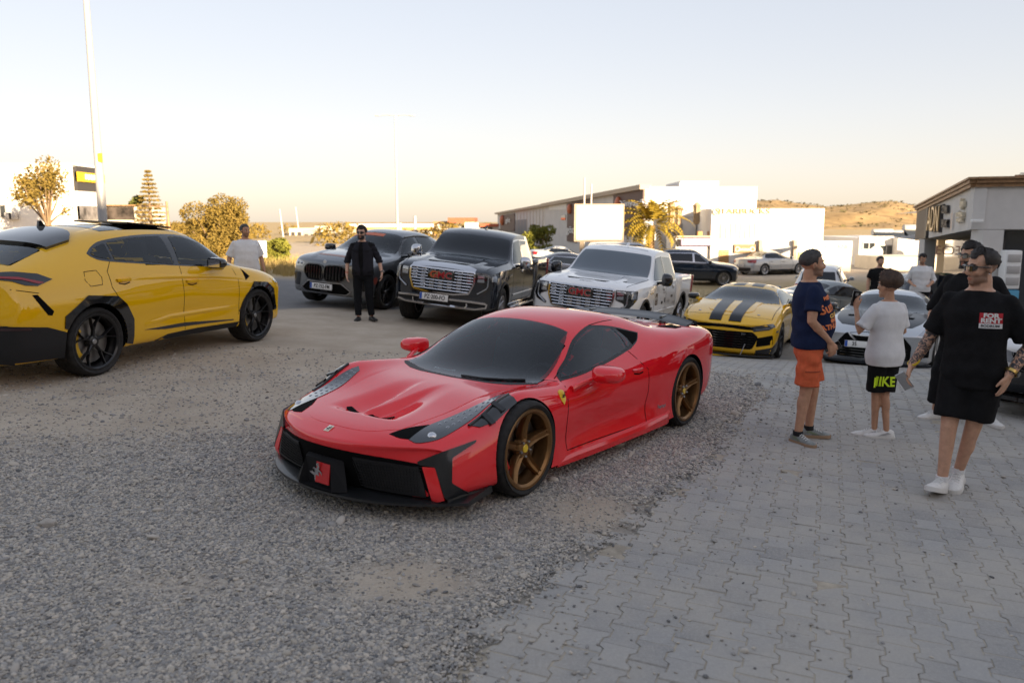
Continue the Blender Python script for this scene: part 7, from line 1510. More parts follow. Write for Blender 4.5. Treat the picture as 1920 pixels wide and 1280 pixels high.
# dry grass verge beyond the road and on the bank behind the pickups
def tufts(name, pts, h, m, seed, per=16):
    rg = np.random.default_rng(seed); V, F = [], []
    for (x, y) in pts:
        z = tz(x, y)
        for _ in range(per):
            a = rg.random() * 6.28; r = rg.random() * .22; hh = h * rg.uniform(.5, 1.25); bx_, by_ = x + r * math.cos(a), y + r * math.sin(a); l = rg.normal(0, .35, 2) * hh; b0 = len(V)
            V += [(bx_ - .012, by_, z - .03), (bx_ + .012, by_, z - .03), (bx_ + l[0], by_ + l[1], z + hh)]; F.append((b0, b0 + 1, b0 + 2))
    o = mesh_obj(name, V, F, m, None, False); tag(o, kind='stuff'); return o
rg = np.random.default_rng(5)
tufts('dry_grass', [(x, .25 * x + 26.5 + abs(rg.normal(0, 4))) for x in rg.uniform(-26, 0, 900)], .42, dry, 1)
tufts('bank_grass', [(x, y) for x, y in zip(rg.uniform(5.2, 13, 170), rg.uniform(24, 29.5, 170))], .5, leaf_mat('grass_grey', (.30, .25, .15), (.18, .15, .09)), 2, 7)
for i, (px, Yq, s_, lb) in enumerate(((1335, 25, .22, 'pale rock on the bank behind the yellow coupe'), (1352, 24.5, .16, 'grey stone on the bank left of the yellow coupe roof'), (1318, 26, .25, 'pale rock on the bank behind the white pickup bed'), (37, 4.6, .05, 'dusty stone on the gravel at the left edge'))):
    x = pxx(px, Yq); bm = bmesh.new(); bmesh.ops.create_icosphere(bm, subdivisions=2, radius=s_); rgk = random.Random(i)
    for v in bm.verts: v.co *= rgk.uniform(.75, 1.15); v.co.z *= .6
    me = bpy.data.meshes.new('rock'); bm.to_mesh(me); bm.free(); me.materials.append(mat('rock', (.34, .31, .27), .9, noise=.25, nscale=6)); o = bpy.data.objects.new('rock', me); COL.objects.link(o); o.location = (x, Yq, tz(x, Yq) + s_ * .25); tag(o, lb, 'rock')
sg_ = empty('white_notice', (pxx(489, 30), 30, tz(pxx(489, 30), 30)), 0, 'small blank white notice board beside the man in white', 'notice board'); MB().box((0, 0, zat(467, 30) - sg_.location.z), (.34, .04, .62), .01).build('board', lw, sg_); MB().tube([(0, .03, -.1), (0, .03, zat(455, 30) - sg_.location.z)], .03, 6).build('post', steel, sg_)
rg = np.random.default_rng(21); cs, rs = [], []
for _ in range(80):
    y = rg.uniform(58, 170); x = rg.uniform(-.62, .02) * y; r = rg.uniform(.5, 1.5); cs.append((x, y, tz(x, y) + r * .5)); rs.append((r * 1.3, r * 1.3, r * .8))
ds = leaves(cs, rs, 12000, .15, gold_l, None, 'distant_bushes', seed=31); tag(ds, kind='stuff')
for i, (px0, px1, pt, Y_, m_, lb) in enumerate(((604, 640, 437, 130, white, 'far white house left of the petrol canopy'), (812, 840, 430, 140, cream, 'far cream house right of the petrol canopy'), (500, 538, 441, 120, cream, 'far cream house beyond the green bush'), (690, 742, 441, 92, concrete, 'low grey store under the petrol canopy'))):
    h_ = building('far_house', lb, 'house'); block(h_, 'wall', pxx(px0, Y_), pxx(px1, Y_), Y_, Y_ + 9, -3, zat(pt, Y_), m_); block(h_, 'roof', pxx(px0, Y_) - .3, pxx(px1, Y_) + .3, Y_ - .3, Y_ + 9.3, zat(pt, Y_), zat(pt - 1.4, Y_), trim if i % 2 else brickred)
    for k in range(3): win(h_, pxx(px0 + (px1 - px0) * (k + .5) / 3, Y_), Y_, zat(pt + 6, Y_), 1.1, 1.1)
# ================================================================ people
def remesh(mb, name, m, vox, parent=None, smooth_it=2, mats=None, folds=None, dec=None):
    o = mb.build(name, m, None, False, clean=False)
    md = o.modifiers.new('r', 'REMESH'); md.mode = 'VOXEL'; md.voxel_size = vox
    if smooth_it: sm = o.modifiers.new('s', 'SMOOTH'); sm.iterations = smooth_it; sm.factor = .5
    if dec: d = o.modifiers.new('d', 'DECIMATE'); d.ratio = dec
    em = bpy.data.meshes.new_from_object(o.evaluated_get(bpy.context.evaluated_depsgraph_get())); o.modifiers.clear(); old = o.data; o.data = em; bpy.data.meshes.remove(old); em.name = name
    em.materials.clear()
    for k in (mats or [m]): em.materials.append(k)
    if folds:
        n = len(em.vertices); co = np.empty(n * 3); em.vertices.foreach_get('co', co); co = co.reshape(-1, 3); no = np.empty(n * 3); em.vertices.foreach_get('normal', no); no = no.reshape(-1, 3)
        co += no * folds(co)[:, None]; em.vertices.foreach_set('co', co.ravel()); em.update()
    em.polygons.foreach_set('use_smooth', [True] * len(em.polygons)); o.parent = parent; return o
def skin_mat(name, col, hair=(.02, .014, .01)):
    if name in MATS: return MATS[name]
    m = mat(name, col, .5, spec=.35, noise=.10, nscale=22, bump=.12, bscale=260); nt = m.node_tree; b = nt.nodes['Principled BSDF']; b.inputs['Subsurface Weight'].default_value = .12; b.inputs['Subsurface Radius'].default_value = (.012, .005, .003); b.inputs['Subsurface Scale'].default_value = .6
    src = b.inputs['Base Color'].links[0].from_socket; tc = nt.nodes.new('ShaderNodeTexCoord'); v = nt.nodes.new('ShaderNodeTexNoise'); v.inputs['Scale'].default_value = 26; v.inputs['Detail'].default_value = 3; v.inputs['Distortion'].default_value = 2.5; nt.links.new(tc.outputs['Object'], v.inputs['Vector']); r = nt.nodes.new('ShaderNodeMapRange'); r.inputs[1].default_value = .42; r.inputs[2].default_value = .54; nt.links.new(v.outputs[0], r.inputs[0])
    for an, c2 in (('ink', (.045, .045, .05)), ('lips', (col[0] * .72, col[1] * .5, col[2] * .5)), ('hair', tuple(x * .22 + h * .6 for x, h in zip(col, hair)))):
        a = nt.nodes.new('ShaderNodeAttribute'); a.attribute_name = an; f = a.outputs['Fac']
        if an == 'ink': mu = nt.nodes.new('ShaderNodeMath'); mu.operation = 'MULTIPLY'; nt.links.new(f, mu.inputs[0]); nt.links.new(r.outputs[0], mu.inputs[1]); f = mu.outputs[0]
        x = nt.nodes.new('ShaderNodeMix'); x.data_type = 'RGBA'; nt.links.new(f, x.inputs[0]); nt.links.new(src, x.inputs[6]); x.inputs[7].default_value = (*c2, 1); src = x.outputs[2]
    nt.links.new(src, b.inputs['Base Color']); return m
def cloth(name, col, noise=.12): return mat(name, col, .92, spec=.15, noise=noise, nscale=14, bump=.25, bscale=900)
def limb(mb, pts, rs, n=12):
    """smooth tapered tube through joints"""
    P, Rr = [], []
    for i in range(len(pts) - 1):
        for k in range(5):
            t = k / 5; P.append(Vector(pts[i]).lerp(Vector(pts[i + 1]), t)); Rr.append(rs[i] + (rs[i + 1] - rs[i]) * t)
    P.append(Vector(pts[-1])); Rr.append(rs[-1]); mb.tube(P, Rr, n); mb.ell(P[0], (Rr[0],) * 3, 10, 8); mb.ell(P[-1], (Rr[-1],) * 3, 10, 8)
def hand(mb, w, fwd, nrm, side, curl=.5, s=1., spread=.06):
    """palm, four fingers of different length and a thumb; nrm points out of the back of the hand"""
    f = Vector(fwd).normalized(); n = Vector(nrm); n = (n - f * n.dot(f)).normalized(); l = n.cross(f) * side; w = Vector(w)
    for q in (-1.5, -.5, .5, 1.5): mb.tube([w + l * (q * .012 * s), w + f * (.045 * s) + l * (q * .017 * s), w + f * (.088 * s) + l * (q * .0195 * s)], [.017 * s, .0165 * s, .0115 * s], 8); 
    for q, L in ((-1.5, .078), (-.5, .090), (.5, .084), (1.5, .066)):
        p = w + f * (.088 * s) + l * (q * .0195 * s); d = (f + l * (q * spread)).normalized(); a = 0; path = [p]; 
        for fr in (.45, .32, .23): a += curl * .8; dd = d * math.cos(a) - n * math.sin(a); p = p + dd * (L * fr * s); path.append(p)
        mb.tube(path, [.0098 * s, .0092 * s, .0085 * s, .0072 * s], 8)
    p = w + f * (.025 * s) - l * (.028 * s); d1 = (f * .75 - l * .6 - n * .25).normalized(); d2 = (f * .9 - l * .2 - n * .3).normalized()
    mb.tube([p, p + d1 * (.04 * s), p + d1 * (.04 * s) + d2 * (.03 * s), p + d1 * (.04 * s) + d2 * (.052 * s)], [.0145 * s, .0125 * s, .011 * s, .008 * s], 8)
def shoe(root, ank, toe, style, s=1., pitch=0.):
    """ank = ankle joint, toe = heading angle; pitch lifts the toe"""
    up, sole, acc = style; M = Matrix.Translation(Vector(ank)) @ Matrix.Rotation(toe, 4, 'Z') @ Matrix.Rotation(-pitch, 4, 'Y') @ Matrix.Translation((0, 0, -.085 * s))
    rows = []
    for x, w, h in ((-.075, .020, .050), (-.068, .032, .080), (-.04, .038, .098), (0, .040, .098), (.04, .042, .082), (.09, .047, .066), (.14, .048, .054), (.175, .042, .045), (.197, .024, .036), (.203, .008, .03)):
        row = []
        for a in np.linspace(0, 2 * math.pi, 15)[:-1]:
            c, sn = math.cos(a), math.sin(a); z = .022 + (h - .022) * max(0, sn)**.7 if sn > 0 else .022 + .012 * sn; row.append((x * s, c * w * s * (1 if sn < .3 else 1 - .35 * sn * sn), z * s))
        rows.append(row)
    mb = MB(); mb.T = M; mb.grid(rows, closed=True); n0 = len(mb.v); mb.f += [tuple(range(14)), tuple(range(n0 - 1, n0 - 15, -1))]; mb.mi += [0, 0]; o = mb.build('shoe', up, root, True, 60)
    rows = []
    for x, w in ((-.082, .012), (-.075, .032), (-.04, .042), (0, .042), (.05, .044), (.10, .051), (.15, .052), (.185, .043), (.205, .022), (.211, .006)): rows.append([(x * s, w * s, 0), (x * s, w * 1.04 * s, .016 * s), (x * s, w * .94 * s, .030 * s), (x * s, -w * .94 * s, .030 * s), (x * s, -w * 1.04 * s, .016 * s), (x * s, -w * s, 0)])
    mb = MB(); mb.T = M; mb.grid(rows, closed=True); n0 = len(mb.v); mb.f += [tuple(range(6)), tuple(range(n0 - 1, n0 - 7, -1))]; mb.mi += [0, 0]; mb.build('sole', sole, o, True, 40)
    if acc:
        mb = MB(); mb.T = M
        for k in range(4): x = .045 + k * .022; mb.tube([(x * s, -.026 * s, (.080 - k * .009) * s), (x * s, 0, (.092 - k * .010) * s), ((x + .006) * s, .026 * s, (.080 - k * .009) * s)], .004 * s, 5)
        mb.build('laces', acc[0], o)
        if len(acc) > 1:
            for sg in (1, -1):
                mb = MB(); mb.T = M; mb.add([(x * s, sg * y * s, z * s) for x, y, z in ((-.035, .0415, .062), (.03, .0425, .040), (.085, .0475, .034), (.055, .044, .050), (-.005, .0415, .074))], [(0, 1, 2, 3, 4)]); mb.build('side_stripe', acc[1], o, False)
    return o
def head(root, mb, C, yaw, pitch, s, look):
    """adds head and neck to the body shape and returns the head matrix"""
    M = Matrix.Translation(Vector(C)) @ Matrix.Rotation(yaw, 4, 'Z') @ Matrix.Rotation(pitch, 4, 'Y') @ Matrix.Scale(s, 4); mb.T = M
    mb.ell((-.014, 0, .034), (.100, .078, .088), 20, 14); mb.ell((.020, 0, -.020), (.070, .064, .086), 16, 12); mb.ell((.026, 0, -.074), (.058, .056 * look.get('jaw', 1), .042), 14, 10); mb.ell((.070, 0, -.099), (.022, .026, .019), 12, 8)
    mb.tube([(.083, 0, .022), (.098, 0, -.004), (.110, 0, -.028)], [.010, .011, .0135], 8); mb.ell((.099, 0, -.034), (.016, .0185, .010), 10, 8); mb.ell((.080, 0, .030), (.015, .052, .011), 12, 8)
    for sg in (1, -1):
        mb.ell((.060, sg * .038, -.020), (.028, .026, .028), 10, 8); mb.ell((-.006, sg * .079, -.010), (.019, .009, .032), 10, 8, Matrix.Rotation(.25, 4, 'Y').to_euler()); mb.ell((-.004, sg * .084, .012), (.014, .007, .010), 8, 6)
    mb.ell((.088, 0, -.062), (.010, .025, .0065), 10, 6); mb.ell((.085, 0, -.074), (.011, .021, .0065), 10, 6); mb.T = None; return M
def hair_part(root, M, m, style, body=None, beard=None):
    """cap of hair with a ragged outline, cut to the hairline"""
    rg = random.Random(hash(style) % 99); mb = MB(); mb.T = M; rows = []; long_ = style == 'boy'
    top = {'short': .012, 'fade': .016, 'boy': .030, 'grey': .012, 'quiff': .024, 'buzz': .006}[style]
    for j in range(13):
        row = []
        for i in range(36):
            a = 2 * math.pi * i / 36; fr = math.cos(a); lim = R(62) + (R(52) if fr < -.2 else (R(46) if fr < .45 else R(2)) ) + (R(4) * math.sin(5 * a))
            if style in ('fade',) and abs(fr) < .8: lim -= R(14)
            if long_: lim += R(8)
            th = lim * j / 12; edge = 1 - (j / 12)**4; g = top * edge * (1 + .25 * math.sin(7 * a + 3 * j)) + .003 + rg.random() * .003
            if fr > .3 and j < 9: g *= 1.25
            row.append((-.014 + (.100 + g) * math.sin(th) * math.cos(a), (.078 + g) * math.sin(th) * math.sin(a), .034 + (.088 + g) * math.cos(th)))
        rows.append(row)
    mb.grid(rows, closed=True)
    for _ in range(900 if style != 'buzz' else 60):
        j, i = rg.randint(1, 11), rg.randint(0, 35); p = Vector(rows[j][i]); nrm = (p - Vector((-.014, 0, .034))).normalized(); d = Vector((.5 if j < 5 else -.3, rg.uniform(-.3, .3), -.9 if j > 6 else -.1)); d = (d - nrm * d.dot(nrm)).normalized() + nrm * rg.uniform(.15, .5); d.normalize(); L = top * rg.uniform(.25, .6) + .003; sd = nrm.cross(d).normalized() * .0035
        mb.add([p - sd - nrm * .004, p + sd - nrm * .004, p + d * L], [(0, 1, 2)])
    return mb.build('hair', m, root, True, 70)
def shades(root, M, m):
    mb = MB(); mb.T = M
    for sg in (1, -1): mb.grid([[(.098, sg * .006, .024), (.102, sg * .008, -.010)], [(.099, sg * .03, .027), (.103, sg * .03, -.016)], [(.090, sg * .056, .027), (.091, sg * .055, -.010)], [(.078, sg * .074, .024), (.080, sg * .072, .000)]]); mb.tube([(.080, sg * .074, .016), (.03, sg * .083, .012), (-.01, sg * .084, .006)], .0045, 6)
    mb.tube([(.097, -.058, .025), (.104, -.02, .026), (.106, 0, .022), (.104, .02, .026), (.097, .058, .025)], .005, 6); return mb.build('sunglasses', m, root, True, 60)
def person(label, foot, rz, H, sk, look, pose, outfit, vox=.0085, group=None, zoff=0.):
    """pose (metres at 1.8 m height, x forward, y left): elbow/wrist/knee/ankle per side, head yaw/pitch; outfit: dict"""
    k = H / 1.8; x, y = foot[0], foot[1]; z = foot[2] if len(foot) > 2 else tz(x, y) + (.004 if pave_d(np.array(x), np.array(y)) > 0 else .0)
    root = empty('person', (x, y, z), rz, label, 'person', group); S = lambda p: tuple(c * k for c in p); bw = look.get('build', 1.); bel = look.get('belly', 0.)
    skin = skin_mat(look['skin_name'], sk, look['hair_col']); lean = pose.get('lean', 0.)
    sec = [(.80, .150, .105, 0), (.88, .172, .118, 0), (.96, .172, .118 + bel * .3, bel * .3), (1.06, .158 + bel * .4, .108 + bel, bel * .8), (1.16, .158 + bel * .4, .112 + bel, bel * .8), (1.28, .176, .124 + bel * .4, bel * .3), (1.36, .182, .122, 0), (1.425, .162, .104, -.005), (1.465, .115, .086, -.01), (1.51, .070, .068, -.012)]
    def torso(mb, z0, z1, gx, gw, extra=None):
        rows = []
        for zz in np.linspace(z0, z1, 22):
            w = np.interp(zz, [q[0] for q in sec], [q[1] for q in sec]) * bw + gw; d = np.interp(zz, [q[0] for q in sec], [q[2] for q in sec]) * (.5 + .5 * bw) + gx; ox = np.interp(zz, [q[0] for q in sec], [q[3] for q in sec]) + lean * (zz - .9)
            if extra: w, d = extra(zz, w, d)
            rows.append([S((ox + d * np.sign(math.cos(a)) * abs(math.cos(a))**.85, w * np.sign(math.sin(a)) * abs(math.sin(a))**.85, zz)) for a in np.linspace(0, 2 * math.pi, 29)[:-1]])
        mb.grid(rows, closed=True); n0 = len(mb.v); mb.f += [tuple(range(n0 - 28 * 22, n0 - 28 * 21)), tuple(range(n0 - 1, n0 - 29, -1))]; mb.mi += [0, 0]
    ar = look.get('arm', 1.); sz_ = 1.405 - (ar - 1) * .035; sh = {1: (lean * .52 - .008, .170 * bw + .004, sz_), -1: (lean * .52 - .008, -.170 * bw - .004, sz_)}; hip = {1: (0, .092 * bw, .90), -1: (0, -.092 * bw, .90)}
    lr = look.get('leg', 1.); mb = MB(); torso(mb, .82, 1.50, 0, 0)
    for sg, nm in ((1, 'L'), (-1, 'R')):
        el, wr = pose['el' + nm], pose['wr' + nm]; kn, an = pose['kn' + nm], pose['an' + nm]
        limb(mb, [S(sh[sg]), S(el), S(wr)], [.058 * ar * k, .042 * ar * k, .028 * ar * k]); m_ = (Vector(sh[sg]) * .55 + Vector(el) * .45); mb.ell(S(m_), (.050 * ar * k, .046 * ar * k, .075 * ar * k), 10, 8); fm = Vector(el) * .7 + Vector(wr) * .3; mb.ell(S(fm), (.043 * ar * k,) * 3, 10, 8)
        hd_ = pose.get('hand' + nm)
        if hd_ is not None: hand(mb, S(wr), hd_[0], hd_[1], sg, hd_[2] if len(hd_) > 2 else .45, k * look.get('hand', 1.))
        limb(mb, [S(hip[sg]), S(kn), S(an)], [.088 * lr * k, .056 * lr * k, .036 * lr * k]); cf_ = Vector(kn) * .68 + Vector(an) * .32; mb.ell(S((cf_.x - .010, cf_.y, cf_.z)), (.050 * lr * k, .049 * lr * k, .115 * k), 12, 10); th_ = Vector(hip[sg]) * .6 + Vector(kn) * .4; mb.ell(S(th_), (.080 * lr * k, .078 * lr * k, .13 * k), 12, 10); mb.ell(S(kn), (.058 * lr * k, .054 * lr * k, .06 * k), 10, 8)
    hc = (lean * .78 + pose.get('hx', .014), pose.get('hy', 0), 1.648); limb(mb, [S((lean * .58 - .012, 0, 1.46)), S((hc[0] - .022, hc[1], 1.575))], [.066 * look.get('neck', 1) * k, .058 * look.get('neck', 1) * k])
    M = head(root, mb, S(hc), pose.get('yaw', 0), pose.get('pitch', 0), k * look.get('head', 1.), look)
    o = remesh(mb, 'body', skin, vox * k, root, 2); me = o.data; n = len(me.vertices); c = np.empty(n * 3); me.vertices.foreach_get('co', c); c = c.reshape(-1, 3); Mi = np.array(M.inverted()); hx_, hy_, hz_ = (c @ Mi[:3, :3].T + Mi[:3, 3]).T; sm_ = lambda v, e=.008: smooth(-e, e, v)
    hairm = np.zeros(n); lipm = sm_(.022 - np.abs(hy_)) * sm_(-.057 - hz_, .004) * sm_(hz_ + .080, .004) * sm_(hx_ - .076)
    if look.get('beard'):
        hairm = sm_(-.045 + .05 * np.clip(-(hx_ - .05) / .06, 0, 1) - hz_) * sm_(hz_ + .122) * sm_(hx_ + .012) * sm_(.09 - np.abs(hy_)) * (1 - sm_(.024 - np.abs(hy_)) * sm_(hz_ + .084, .004) * sm_(-.055 - hz_, .004) * sm_(hx_ - .07)) * (1 - sm_(-.100 - hz_) * sm_(.035 - hx_))
        hairm = np.maximum(hairm, sm_(hz_ + .058, .004) * sm_(-.044 - hz_, .004) * sm_(hx_ - .075) * sm_(.036 - np.abs(hy_))); hairm *= 1. if look['beard'] == 'full' else .72
    if look.get('fadeside'): hairm = np.maximum(hairm, .75 * sm_(hz_ + .01, .02) * sm_(.06 - hz_) * sm_(.035 - hx_, .02) * sm_(np.abs(hy_) - .05, .015) * sm_(.105 - np.abs(hy_))); hairm = np.maximum(hairm, .7 * sm_(-.04 - hx_, .02) * sm_(hz_ + .05, .03) * sm_(.075 - hz_) * sm_(.11 - np.abs(hy_)))
    tatm = np.zeros(n)
    if look.get('tattoo'):
        for sg, nm in ((1, 'L'), (-1, 'R')):
            a_, b_ = np.array(S(pose['el' + nm])), np.array(S(pose['wr' + nm])); s0 = np.array(S(sh[sg]))
            for p0, p1, t0 in ((a_, b_, -.05), (s0, a_, .45)):
                d = p1 - p0; t = ((c - p0) @ d) / (d @ d); dist = np.linalg.norm(c - (p0 + np.outer(t, d)), axis=1); tatm = np.maximum(tatm, sm_(t - t0, .08) * sm_(1.02 - t, .05) * (dist < .09))
    set_attr(o, 'hair', hairm); set_attr(o, 'lips', lipm); set_attr(o, 'ink', tatm)
    hm = mat('hair_' + look['hair_name'], look['hair_col'], .6, noise=.4, nscale=40)
    hair_part(root, M, hm, look['hair'])
    if look.get('beard') == 'full':
        bm_ = MB(); bm_.T = M; rg = random.Random(5)
        for _ in range(520):
            a = rg.uniform(-1.5, 1.5); t = rg.random(); p = Vector((.026 + .062 * math.cos(a) + (.012 if abs(a) < .5 else 0), .062 * math.sin(a), -.035 - .075 * t)); d = Vector((math.cos(a) * .5, math.sin(a) * .5, -.8)); sd = Vector((-math.sin(a), math.cos(a), 0)) * .006
            if abs(p.y) < .024 and p.z > -.082: continue
            bm_.add([p - sd, p + sd, p + d * rg.uniform(.010, .022)], [(0, 1, 2)])
        bm_.build('beard', hm, root, False)
    if look.get('glasses'): shades(root, M, MATS['gloss_black'])
    else:
        for sg in (1, -1):
            e = MB(); e.T = M; e.ell((.0765, sg * .032, .010), (.0125, .015, .0085), 10, 8); eo = e.build('eye', mat('eye_white', (.55, .53, .5), .2), root); e = MB(); e.T = M; e.ell((.0835, sg * .032, .010), (.0062, .0062, .0062), 8, 6); e.build('iris', mat('iris_dark', (.02, .012, .008), .1), eo)
    eb = MB(); eb.T = M
    for sg in (1, -1): eb.tube([(.095, sg * .014, .031), (.094, sg * .032, .037), (.080, sg * .052, .030)], [.004, .0045, .003], 5)
    eb.build('eyebrows', hm, root)
    # clothes
    def fold(amp, sc=(9, 9, 4.5), seed=1):
        return lambda co: amp * k * (2 * fbm(co[:, 1] * sc[1] + co[:, 0] * 3, co[:, 2] * sc[2] + co[:, 0] * sc[0] * .4, 1, seed, 3) - 1) + amp * .6 * k * np.sin(co[:, 2] * 46 + 6 * fbm(co[:, 1], co[:, 0], 7, seed + 1, 2)) * smooth(.2, .7, fbm(co[:, 0], co[:, 2], 5, seed + 2, 2))
    cl = outfit
    if 'top' in cl:
        t = cl['top']; mb = MB(); ext = t.get('ext', .02); torso(mb, t.get('hem', .86), 1.488, ext, ext, lambda zz, w, d: (w + t.get('flare', .015) * smooth(1.2, .85, zz), d + t.get('flare', .015) * smooth(1.2, .85, zz)) if zz < 1.36 else (w - ext * .5 * smooth(1.36, 1.44, zz), d - ext * .5 * smooth(1.36, 1.44, zz)))
        for sg, nm in ((1, 'L'), (-1, 'R')):
            a_, b_, w_ = Vector(sh[sg]), Vector(pose['el' + nm]), Vector(pose['wr' + nm]); f = t.get('sleeve', .62); r = t.get('sr', .072) * ar ** .35; ra = (.058 + .3 * ext) * ar ** .5
            if f <= 1: P = [a_ - Vector((0, sg * .07, -.018)), a_, a_.lerp(b_, f * .5), a_.lerp(b_, f)]; rr = [.060 * k, ra * k, (ra * .4 + r * .6) * k, r * k]
            else: P = [a_ - Vector((0, sg * .07, -.018)), a_, b_, b_.lerp(w_, f - 1)]; rr = [.060 * k, ra * k, r * .82 * k, r * .70 * k]
            mb.tube([S(p) for p in P], rr, 14); mb.ell(S(a_), (ra * k,) * 3, 12, 10)
        mb.ell(S((lean * .58 - .012, 0, 1.470)), (.078 * k, .085 * k * bw, .024 * k), 14, 8)
        tp = remesh(mb, t.get('name', 't_shirt'), t['m'], .012 * k, root, 3, None, fold(t.get('fold', .006), seed=int(x * 7) % 50)); cl['top_obj'] = tp
    if 'legs' in cl:
        t = cl['legs']; mb = MB(); torso(mb, .80, t.get('waist', 1.0), .012, .012); mb.ell(S((0, 0, .84)), (.115 * k, .16 * bw * k, .10 * k), 14, 10)
        for sg, nm in ((1, 'L'), (-1, 'R')):
            h_, kn, an = Vector(hip[sg]), Vector(pose['kn' + nm]), Vector(pose['an' + nm]); L = t.get('len', .8); r0, r1 = t.get('r0', .10) * lr, t.get('r1', .09) * lr
            if L <= 1: e_ = h_.lerp(kn, L); mb.tube([S(h_), S(h_.lerp(e_, .5)), S(e_)], [r0 * k, (r0 + r1) / 2 * k, r1 * k], 16)
            else: mb.tube([S(h_), S(h_.lerp(kn, .5)), S(kn), S(kn.lerp(an, L - 1))], [r0 * k, (r0 + r1) / 2 * k, r1 * k, t.get('r2', .062) * k], 16); mb.ell(S(kn), (r1 * k,) * 3, 12, 8)
            mb.ell(S(h_), (r0 * k,) * 3, 12, 10)
        cl['legs_obj'] = remesh(mb, t.get('name', 'shorts'), t['m'], .012 * k, root, 2, None, fold(t.get('fold', .006), seed=int(y * 5) % 50))
    for sg, nm in ((1, 'L'), (-1, 'R')):
        an = pose['an' + nm]; shoe(root, S(an), pose.get('toe' + nm, 0), cl['shoe'], k * look.get('foot', 1.), pose.get('pitch' + nm, 0))
        if cl.get('sock'): MB().tube([S((an[0], an[1], an[2] - .01)), S((an[0], an[1], an[2] + cl.get('sock_h', .07)))], [.044 * k * lr, .046 * k * lr], 12).build('sock', cl['sock'], root)
    root['_k'] = k; o2 = dict(root=root, S=S, k=k, M=M, body=o, top=cl.get('top_obj'), legs=cl.get('legs_obj')); del root['_k']; return o2
def stick_text(P, name, txt, size, at_, d, xd, m, tgt='top', off=.004, bold=.002, sx=1., rot=0.):
    """print laid on a garment by projecting along d"""
    bvh = BVHTree.FromObject(P[tgt], bpy.context.evaluated_depsgraph_get()); d = Vector(d).normalized(); xd = (Vector(xd) - d * Vector(xd).dot(d)).normalized(); yd = -(xd.cross(d)) ; yd = yd if yd.z > 0 else -yd
    xd, yd = xd * math.cos(rot) + yd * math.sin(rot), yd * math.cos(rot) - xd * math.sin(rot); v, f = text_geo(txt, size, bold, 0, 'CENTER', sx) if isinstance(txt, str) else txt; out = []
    for p in v:
        q = Vector(at_) + xd * p[0] + yd * p[1]; h = bvh.ray_cast(q - d * .6, d); out.append((h[0] - d * off) if h[0] is not None else q)
    return mesh_obj(name, out, f, m, P['root'], False)
def patch(w, h, n=6): 
    v = [(w * (i / n - .5), h * (j / n - .5), 0) for j in range(n + 1) for i in range(n + 1)]; return v, [(j * (n + 1) + i, j * (n + 1) + i + 1, (j + 1) * (n + 1) + i + 1, (j + 1) * (n + 1) + i) for j in range(n) for i in range(n)]
def watch(P, wr, el, m1, m2, r=.034):
    a, b = Vector(P['S'](wr)), Vector(P['S'](el)); d = (b - a).normalized(); c = a + d * .025; up = d.orthogonal().normalized(); w = d.cross(up); R_ = r * P['k']
    mb = MB(); rows = [[tuple(c + d * o + (up * math.cos(t) + w * math.sin(t)) * (R_ + e)) for t in np.linspace(0, 2 * math.pi, 17)[:-1]] for o, e in ((-.011, 0), (-.011, .004), (.011, .004), (.011, 0))]; mb.grid(rows, closed=True); o = mb.build('watch', m1, P['root'])
    out = Vector((0, 1 if c.y > 0 else -1, 0)); out = (out - d * out.dot(d)).normalized(); f = c + out * (R_ + .005); e1 = d; e2 = out.cross(d)
    mb = MB(); v = [tuple(f + (e1 * math.cos(t) + e2 * math.sin(t)) * .019 + out * z) for z in (0, .008) for t in np.linspace(0, 2 * math.pi, 15)[:-1]]; mb.add(v, [tuple(range(14)), tuple(range(14, 28))] + [(i, (i + 1) % 14, 14 + (i + 1) % 14, 14 + i) for i in range(14)]); mb.build('dial', m2, o)
def ground_at(px, py):
    lo, hi = 2., 60.
    for _ in range(50):
        m_ = (lo + hi) / 2; q = at(px, py, m_)
        if q.z > tz(q.x, q.y): lo = m_
        else: hi = m_
    return at(px, py, lo)
blk = cloth('black_cotton', (.010, .010, .011), .2); wht = cloth('white_cotton', (.70, .70, .70), .04); nav = cloth('navy_cotton', (.012, .020, .055)); orng = cloth('orange_twill', (.62, .13, .055)); char = cloth('charcoal_shirt', (.020, .020, .026)); blkp = cloth('black_denim', (.009, .010, .012))
swh = mat('shoe_white', (.68, .67, .64), .6, noise=.08, nscale=30); sgr = mat('shoe_grey', (.22, .24, .23), .8, noise=.3, nscale=20); sbk = mat('shoe_black', (.012, .012, .012), .6); gum = mat('sole_gum', (.30, .20, .12), .7); swl = mat('sole_white', (.62, .60, .56), .6); lace = mat('lace_white', (.7, .7, .68), .8); sgn = mat('shoe_green', (.20, .24, .16), .8)
TAN, FAIR, WARM = (.48, .265, .165), (.60, .37, .27), (.52, .30, .20)
STAND = dict(elL=(-.03, .25, 1.14), wrL=(.03, .27, .90), elR=(-.03, -.25, 1.14), wrR=(.03, -.27, .90), knL=(.02, .11, .49), anL=(-.02, .13, .085), knR=(.02, -.11, .49), anR=(-.02, -.13, .085), toeL=.25, toeR=-.25, handL=((.1, .0, -1), (0, 1, 0), .5), handR=((.1, 0, -1), (0, -1, 0), .5))
def P_(**k): d = dict(STAND); d.update(k); return d
FACE_CAM = lambda x, y: math.atan2(-y, -x)
